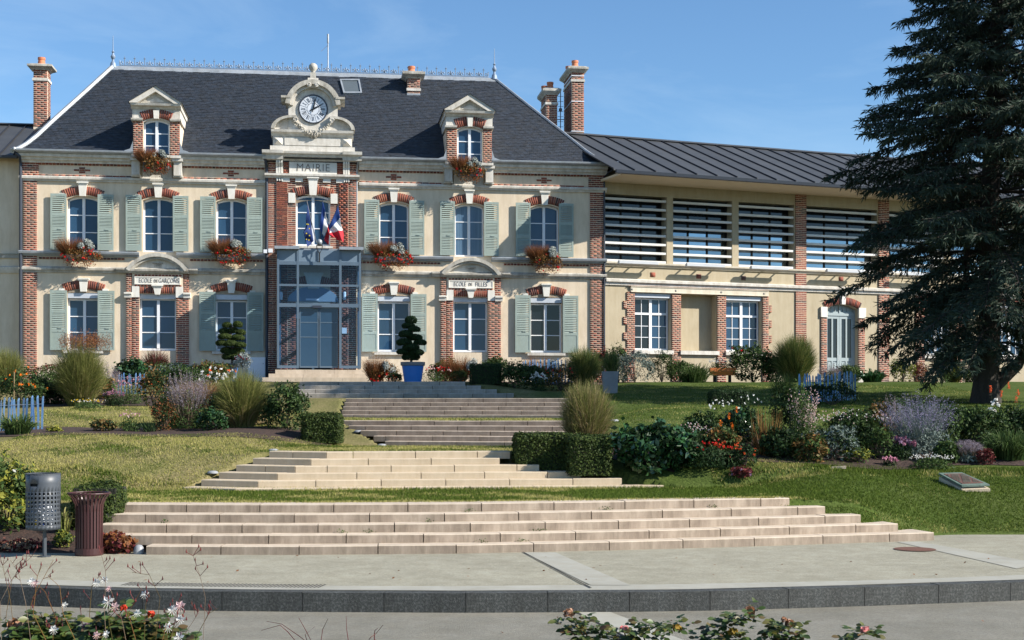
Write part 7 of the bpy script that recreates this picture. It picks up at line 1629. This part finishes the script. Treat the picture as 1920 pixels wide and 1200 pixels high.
# ================================================================ GRASS BLADES ON THE LAWN
def lawn_blades():
    rng = np.random.default_rng(21); X = []; Y = []
    def zone(x0, x1, y0, y1, n): X.append(rng.uniform(x0, x1, n)); Y.append(rng.uniform(y0, y1, n))
    zone(-9.8, 4.2, 20.9, 24.6, 90000); zone(-10, -3.0, 24.2, 28.6, 45000); zone(3.6, 10.2, 20.9, 25.6, 75000); zone(-4.5, 1.3, 25.9, 29.1, 16000); zone(-4.6, 1.8, 30.6, 36.4, 12000)
    zone(-12, -4, 30, 37, 36000); zone(1.5, 14, 27.5, 45, 60000)
    X = np.concatenate(X); Y = np.concatenate(Y); s = sshift(X, Y); Z = terr(X, Y)
    L, R = np.interp(s, _eS, _eL), np.interp(s, _eS, _eR); onst = (s < 21.0) | ((s > 24.22) & (s < 25.9)) | ((s > 29.05) & (s < 30.6)) | ((s > 36.3) & (s < 37.9)) | ((s > 41.2) & (s < 42.6))
    keep = ~(onst & (X > L-.02) & (X < R+.02)) & (Z > .03) & (Y > 20.6); X, Y, Z = X[keep], Y[keep], Z[keep]; n = len(X)
    h = (.018+.03*rng.random(n))*(1+.6*(np.abs(s[keep]-24.2) < .25)); w_ = .0045+.003*rng.random(n); a = rng.random(n)*6.28; lean = rng.normal(size=(n, 2))*.018
    b = np.stack([X, Y, Z-.005], 1); dx = np.stack([np.cos(a)*w_, np.sin(a)*w_, 0*a], 1)*1.3
    V = np.stack([b-dx, b+dx, b+np.stack([lean[:, 0], lean[:, 1], h], 1)], 1).reshape(-1, 3); Fc = (np.arange(n)*3)[:, None]+np.arange(3)[None]
    pn = np.sin(X*1.9+1.3*np.sin(Y*1.7))+np.sin(Y*2.6+1.1*np.sin(X*1.1))+.8*np.sin(X*4.7+Y*3.9)+.6*np.sin(X*7.9-Y*6.3)
    dry = (1.1*pn+rng.normal(size=n)*.9 > np.where(X < 1.0, -.9, 1.5)+np.where(np.abs(s[keep]-22.6) < 1.2, 2.2, 0)-np.where((np.abs(s[keep]-21.1) < .2) & (X < 4.3), 3, 0))
    mA = leafmat('blade_green', [(.055,.095,.013), (.085,.13,.02), (.12,.155,.03), (.068,.112,.016)], .8, .3, .05); mB_ = leafmat('blade_dry', [(.38,.34,.12), (.25,.26,.06), (.45,.39,.17), (.31,.29,.09)], .8, .3, .05)
    np_obj('grass_blades', V, Fc, [mA, mB_], None, 'stuff', mi=dry.astype(np.int32), label='short mown grass blades on the lawns', cat='grass')
lawn_blades()
# fallen leaves on pavement and road
def litter():
    rng = np.random.default_rng(4); n = 90; X = rng.uniform(-7, 8, n); Y = np.where(rng.random(n) < .5, rng.uniform(13, 15.5, n), rng.uniform(16.4, 19.3, n)); Z = np.where(Y < 15.6, RZ+.006, .006); Z = np.where(Y > 15.6, [PZ(x, y)+.006 for x, y in zip(X, Y)], Z)
    v, f = leaves(np.stack([X, Y, Z+.008], 1), rng.normal(size=(n, 3))*.25+np.array([0, 0, 1]), .016+.014*rng.random(n), rng, .6); np_obj('fallen_leaves', v, f, LM['rust'], None, 'stuff', label='scattered small brown leaves on the pavement and road', cat='leaves')
litter()
def weeds():
    rng = np.random.default_rng(8); c = []
    for px, k in ((875,4),(800,3),(1150,4),(300,3),(640,2),(690,2),(1370,4),(980,1),(905,1),(1010,2)):
        X = (px-960)/F*20; c.append((X, YF(X)+.30*k-.05, .125*k))
    P = np.repeat(np.array(c), 26, 0)+rng.normal(size=(26*len(c), 3))*np.array([.04, .015, .018]); P[:, 2] += .02; v, f = leaves(P, rng.normal(size=P.shape)+np.array([0, -.5, .6]), .014, rng, .6); np_obj('weeds', v, f, LM['mid'], None, 'stuff', label='tiny green weeds in the joints of the lowest steps', cat='weeds')
weeds()
# ================================================================ NEAR PLANTS AT THE BOTTOM EDGE
MB().box(-9, 9, .5, 8.6, -.5, -.02).build('near_flower_bed', M['soil'], None, 'structure')
def near(px, py, Y): return Vector(((px-960)/F*Y, Y, CH-(py-HOR)/F*Y))
nl = leafmat('rose_leaf', [(.05,.09,.02), (.08,.13,.03), (.035,.06,.02), (.14,.15,.03), (.11,.06,.03)], .45, .3, .5)
leafme = {}
def rose_leaf_mesh(L):
    k = round(L, 3)
    if k in leafme: return leafme[k]
    V = []; n = 5
    for i in range(n+1):
        t = i/n; w_ = L*.33*math.sin(math.pi*min(1, t*.92+.04))**.8; V += [(-w_, t*L, .12*L*abs(1)*.6), (0, t*L, -.02*L-.10*L*t*t), (w_, t*L, .12*L*.6)]
        V[-3] = (-w_, t*L, .10*w_*2-.12*L*t*t); V[-1] = (w_, t*L, .10*w_*2-.12*L*t*t)
    Fc = []
    for i in range(n): Fc += [(3*i, 3*i+1, 3*i+4, 3*i+3), (3*i+1, 3*i+2, 3*i+5, 3*i+4)]
    leafme[k] = np_mesh('leaf', V, Fc, nl, True); return leafme[k]
def rose(label, stems_px, Y, seed, heads, hm='coral', base=None, nleaf=7, LS=.038):
    """stems as pixel polylines ending in a bloom; compound leaves along them"""
    rr = random.Random(seed); b0 = near(stems_px[0][0][0], 1290, Y); root = thing('rose_bush', (b0.x, b0.y, -.03), 0, label, 'rose bush'); O = Vector((b0.x, b0.y, -.03))
    LV = []
    for sp_, hd in zip(stems_px, heads):
        pts = [near(x, y, Y+rr.uniform(-.05, .05))-O for x, y in sp_]; st = [Vector((pts[0].x*.6, pts[0].y+.1, 0))]+pts
        MB().tube(st, .0055, 6, .002).build('stem', LM['bronze'] if rr.random() < .3 else LM['mid'], root)
        pts0 = pts; pts = [st[0].lerp(st[1], .45)]+pts; L_ = sum((pts[i+1]-pts[i]).length for i in range(len(pts)-1)); n = max(3, int(L_/.016))
        for k in range(n):
            t = (k+.3)/n*(len(pts)-1); i0 = min(int(t), len(pts)-2); p = pts[i0].lerp(pts[i0+1], t-i0); a = rr.uniform(0, 6.28); out = Vector((math.cos(a), math.sin(a)*.8, rr.uniform(-.35, .35))).normalized()
            rl = rr.uniform(.03, .085); end = p+out*rl
            for j in range(nleaf if False else 5):
                s = 1 if j == 4 else (.55 if j < 2 else .9); q = p+out*rl*s; side = Vector((-out.y, out.x, 0))*(1 if j % 2 else -1) if j < 4 else Vector((0, 0, 0)); dv = (out*.6+side).normalized() if j < 4 else out
                zax = Vector((rr.uniform(-.8, .8), rr.uniform(-1.2, .1), 1)).normalized(); xax = dv.cross(zax).normalized(); zax = xax.cross(dv)
                M4 = Matrix((xax, dv, zax)).transposed().to_4x4(); M4.translation = q; LV.append((LS if j == 4 else LS*.8, M4))
        if hd:
            m_, r = hd; r *= .72; c = pts[-1]; rng = np.random.default_rng(rr.randrange(999)); P, D = ell(34, (r, r, r*.9), rng, .5, -.6); v, f = leaves(P+np.array(c), D+rng.normal(size=P.shape)*.4, r*.55, rng, .8, .2); np_obj('bloom', v, f, m_, root)
    rr.shuffle(LV)
    for ls, M4 in LV[:280]: o = bpy.data.objects.new('leaf', rose_leaf_mesh(ls)); o.matrix_basis = M4; finish(o, root)
    if LV[280:]:
        parts = []
        for ls, M4 in LV[280:]:
            me = rose_leaf_mesh(ls); V = np.array([M4 @ v.co for v in me.vertices]); parts.append((V, np.array([list(p.vertices) for p in me.polygons])))
        v, f = join(parts); np_obj('foliage', v, f, nl, root, 'stuff', True)
    return root
fadedm = leafmat('faded_petal', [(.42,.18,.07), (.55,.30,.18), (.28,.12,.05), (.60,.42,.32)], .7, .3); yel = leafmat('yellowed_leaf', [(.45,.28,.04), (.30,.20,.03), (.55,.36,.08)], .6, .3)
rose('rose shoot at the bottom right of centre with a faded brown bloom', [[(1110,1215),(1085,1180),(1068,1150)], [(1105,1215),(1100,1190),(1090,1178)]], 5.2, 1, [(fadedm, .028), (yel, .018)], LS=.030)
rose('arching rose branch at the bottom right with pink bloom and yellowing leaves', [[(1180,1215),(1172,1190),(1170,1180)], [(1215,1215),(1205,1190),(1235,1172),(1270,1178)], [(1300,1215),(1340,1190),(1365,1165),(1392,1158),(1406,1146)], [(1340,1215),(1365,1200),(1375,1185)]], 5.2, 2, [(flm('rose_pink', (.75,.30,.28)), .024), (yel, .026), (fadedm, .03), (yel, .025)], LS=.030)
rose('small rose shoot at the bottom right with two faded blooms', [[(1440,1215),(1450,1185),(1470,1162)], [(1460,1215),(1478,1190),(1480,1170)]], 5.2, 3, [(fadedm, .016), (fadedm, .026)], LS=.030)
rose('last rose shoot at the bottom right with a pale pink bloom', [[(1590,1215),(1608,1192),(1622,1183)]], 5.2, 4, [(MC['petal_rose_pink'], .026)], LS=.030)
hip = plain('rose_hip_red', (.55,.05,.015), .3)
rose('leafy rose bush with orange hips in the bottom left corner', [[(190,1215),(205,1180),(232,1140)], [(250,1215),(262,1180),(284,1152)], [(215,1215),(225,1190),(250,1170)], [(300,1215),(262,1195),(240,1180)], [(110,1215),(90,1180),(76,1150)], [(140,1215),(150,1190),(160,1175)], [(120,1215),(112,1190),(100,1165)], [(170,1215),(182,1195),(200,1180)], [(280,1215),(290,1195),(282,1182)], [(90,1215),(70,1195),(52,1185)], [(240,1215),(252,1195),(270,1178)], [(150,1215),(130,1195),(118,1178)], [(310,1215),(320,1200),(330,1190)], [(60,1215),(40,1190),(30,1172)], [(230,1215),(215,1195),(200,1165)]], 4.9, 5, [(hip, .018), (hip, .02), None, None, None, (FL['pink'], .018), None, None, None, None, None, None, None, (fadedm, .04), None], LS=.040)
# wand flowers (thin stems with small four-petalled white flowers)
def gaura(label, seed, stems_):
    rr = random.Random(seed); b0 = near(stems_[0][0][0][0], 1290, 4.7); O = Vector((b0.x, b0.y, -.03)); root = thing('wand_flower', tuple(O), 0, label, 'flowers', 'wand flowers at the bottom left')
    petal = None
    for sp_, fls, thick in stems_:
        Y = 4.7+rr.uniform(-.2, .3); pts = [near(x, y, Y)-O for x, y in sp_]; mid = [Vector((pts[0].x*.7, pts[0].y, 0))]
        sm = []
        for i in range(len(pts)-1):
            for k in range(4): sm.append(pts[i].lerp(pts[i+1], k/4))
        sm.append(pts[-1])
        MB().tube(mid+sm, thick*.75, 5, .0007).build('stem', LM['dried'] if rr.random() < .5 else LM['bronze'], root)
        mb = MB()
        for k in range(rr.randint(3, 7)):            # buds and side twigs
            q = sm[rr.randrange(len(sm)//2, len(sm))]; e = q+Vector((rr.uniform(-.03, .03), 0, rr.uniform(.005, .035))); mb.tube([q, e], .0009, 4); mb.lathe([(0, -.004), (.0028, 0), (.0024, .006), (0, .011)], e.x, e.y, 5) if False else mb.add([(e.x-.003, e.y, e.z), (e.x, e.y-.003, e.z), (e.x+.003, e.y, e.z), (e.x, e.y, e.z+.012), (e.x, e.y, e.z-.004)], [(0,1,3),(1,2,3),(2,0,3),(0,1,4),(1,2,4),(2,0,4)])
        mb.build('buds', LM['burg'], root, 'stuff')
        for fx, fy, big in fls:
            c = near(fx, fy, Y)-O; mb = MB()
            for k in range(4):
                a = math.radians(20+k*52+rr.uniform(-12, 12)); r = .0135*big; dx, dz = math.cos(a), math.sin(a); px_, pz_ = -dz, dx; y = rr.uniform(-.006, .006)
                mb.add([(c.x, c.y, c.z), (c.x+dx*r*.6+px_*r*.34, c.y-.004+y, c.z+dz*r*.6+pz_*r*.34), (c.x+dx*r*1.1, c.y-.002+y, c.z+dz*r*1.1), (c.x+dx*r*.6-px_*r*.34, c.y-.004+y, c.z+dz*r*.6-pz_*r*.34)], [(0,1,2,3)])
            for k in range(5): a = math.radians(200+k*32); mb.tube([(c.x, c.y-.002, c.z), (c.x+math.cos(a)*.014*big, c.y-.012, c.z+math.sin(a)*.016*big)], .0007, 3)
            mb.build('flower', FL['white'] if rr.random() < .75 else FL['palep'], root)
gaura('thin wand flower stems with white blooms crossing the kerb at left', 1, [
 ([(95,1220),(62,1150),(70,1080),(78,1062)], [(60,1089,.9),(66,1092,.9)], .002), ([(20,1220),(45,1190),(62,1120),(100,1050)], [], .003), ([(5,1220),(12,1150),(22,1090),(38,1060)], [], .0015),
 ([(120,1220),(105,1160),(85,1110),(70,1096)], [(122,1134,.8)], .003), ([(30,1220),(20,1130),(5,1060)], [], .0015), ([(0,1130),(20,1090),(40,1062),(58,1045)], [], .0015), ([(150,1220),(118,1150),(112,1100),(90,1080)], [], .0015), ([(60,1220),(48,1130),(35,1075),(20,1050)], [], .0012)])
gaura('wand flower stems with two big white blooms in front of the drain', 2, [
 ([(170,1220),(168,1150),(172,1100),(180,1090)], [(182,1092,1.1),(197,1087,1.0)], .0022), ([(200,1220),(196,1150),(198,1070),(190,1040)], [], .0015), ([(215,1220),(205,1170),(203,1128)], [(203,1128,1.5),(216,1137,1.1)], .002),
 ([(240,1220),(228,1160),(205,1100)], [(205,1103,.7)], .0015), ([(260,1220),(240,1150),(265,1106)], [], .0025), ([(150,1220),(155,1170),(150,1140)], [(150,1180,1.0),(158,1184,.9)], .002), ([(98,1220),(100,1180),(102,1178)], [(102,1180,1.1)], .002), ([(185,1220),(180,1195),(182,1190)], [(182,1190,.9),(200,1188,.8)], .002)])
gaura('wand flower stems leaning right with scattered white blooms', 3, [
 ([(270,1220),(272,1150),(275,1115)], [(272,1114,1.0)], .002), ([(300,1220),(312,1170),(332,1135)], [(324,1143,1.2),(338,1136,1.3)], .002), ([(315,1220),(325,1180),(340,1160)], [(339,1160,1.1)], .002), ([(330,1220),(352,1180),(372,1150)], [], .0018),
 ([(360,1220),(370,1190),(392,1150),(410,1140)], [], .0018), ([(345,1220),(340,1205),(336,1195)], [(336,1195,1.4)], .002), ([(255,1220),(257,1180),(258,1172)], [(258,1150,1.1),(278,1192,1.0)], .002), ([(310,1220),(314,1190),(316,1176)], [(316,1176,1.2)], .002),
 ([(290,1220),(300,1120),(280,1078),(248,1073)], [], .0012), ([(380,1220),(385,1120),(375,1080),(362,1042)], [], .0012)])
rose('bare reddish twigs at the bottom edge left of centre', [], 5.0, 9, []) if False else None
def twigs(label, px, seed, segs):
    b0 = near(px, 1290, 5.0); O = Vector((b0.x, b0.y, -.03)); root = thing('bare_twigs', tuple(O), 0, label, 'twigs'); rr = random.Random(seed)
    for s_ in segs:
        pts = [near(x, y, 5.0+rr.uniform(-.1, .1))-O for x, y in s_]; MB().tube([Vector((pts[0].x*.5, pts[0].y, 0))]+pts, .0022, 5, .0007).build('twig', LM['burg'], root)
twigs('bare reddish twigs at the bottom edge left of centre', 560, 3, [[(590,1215),(560,1192),(528,1170),(500,1165)], [(590,1215),(575,1185),(560,1158)], [(565,1215),(540,1185),(525,1172),(490,1182)], [(600,1215),(605,1180),(615,1160)], [(580,1215),(572,1190),(590,1175)]])
twigs('single curved dark twig at the bottom edge between the roses', 690, 4, [[(680,1215),(695,1195),(705,1188),(718,1172)], [(655,1215),(650,1180),(649,1155)], [(702,1190),(703,1182),(708,1178)]])
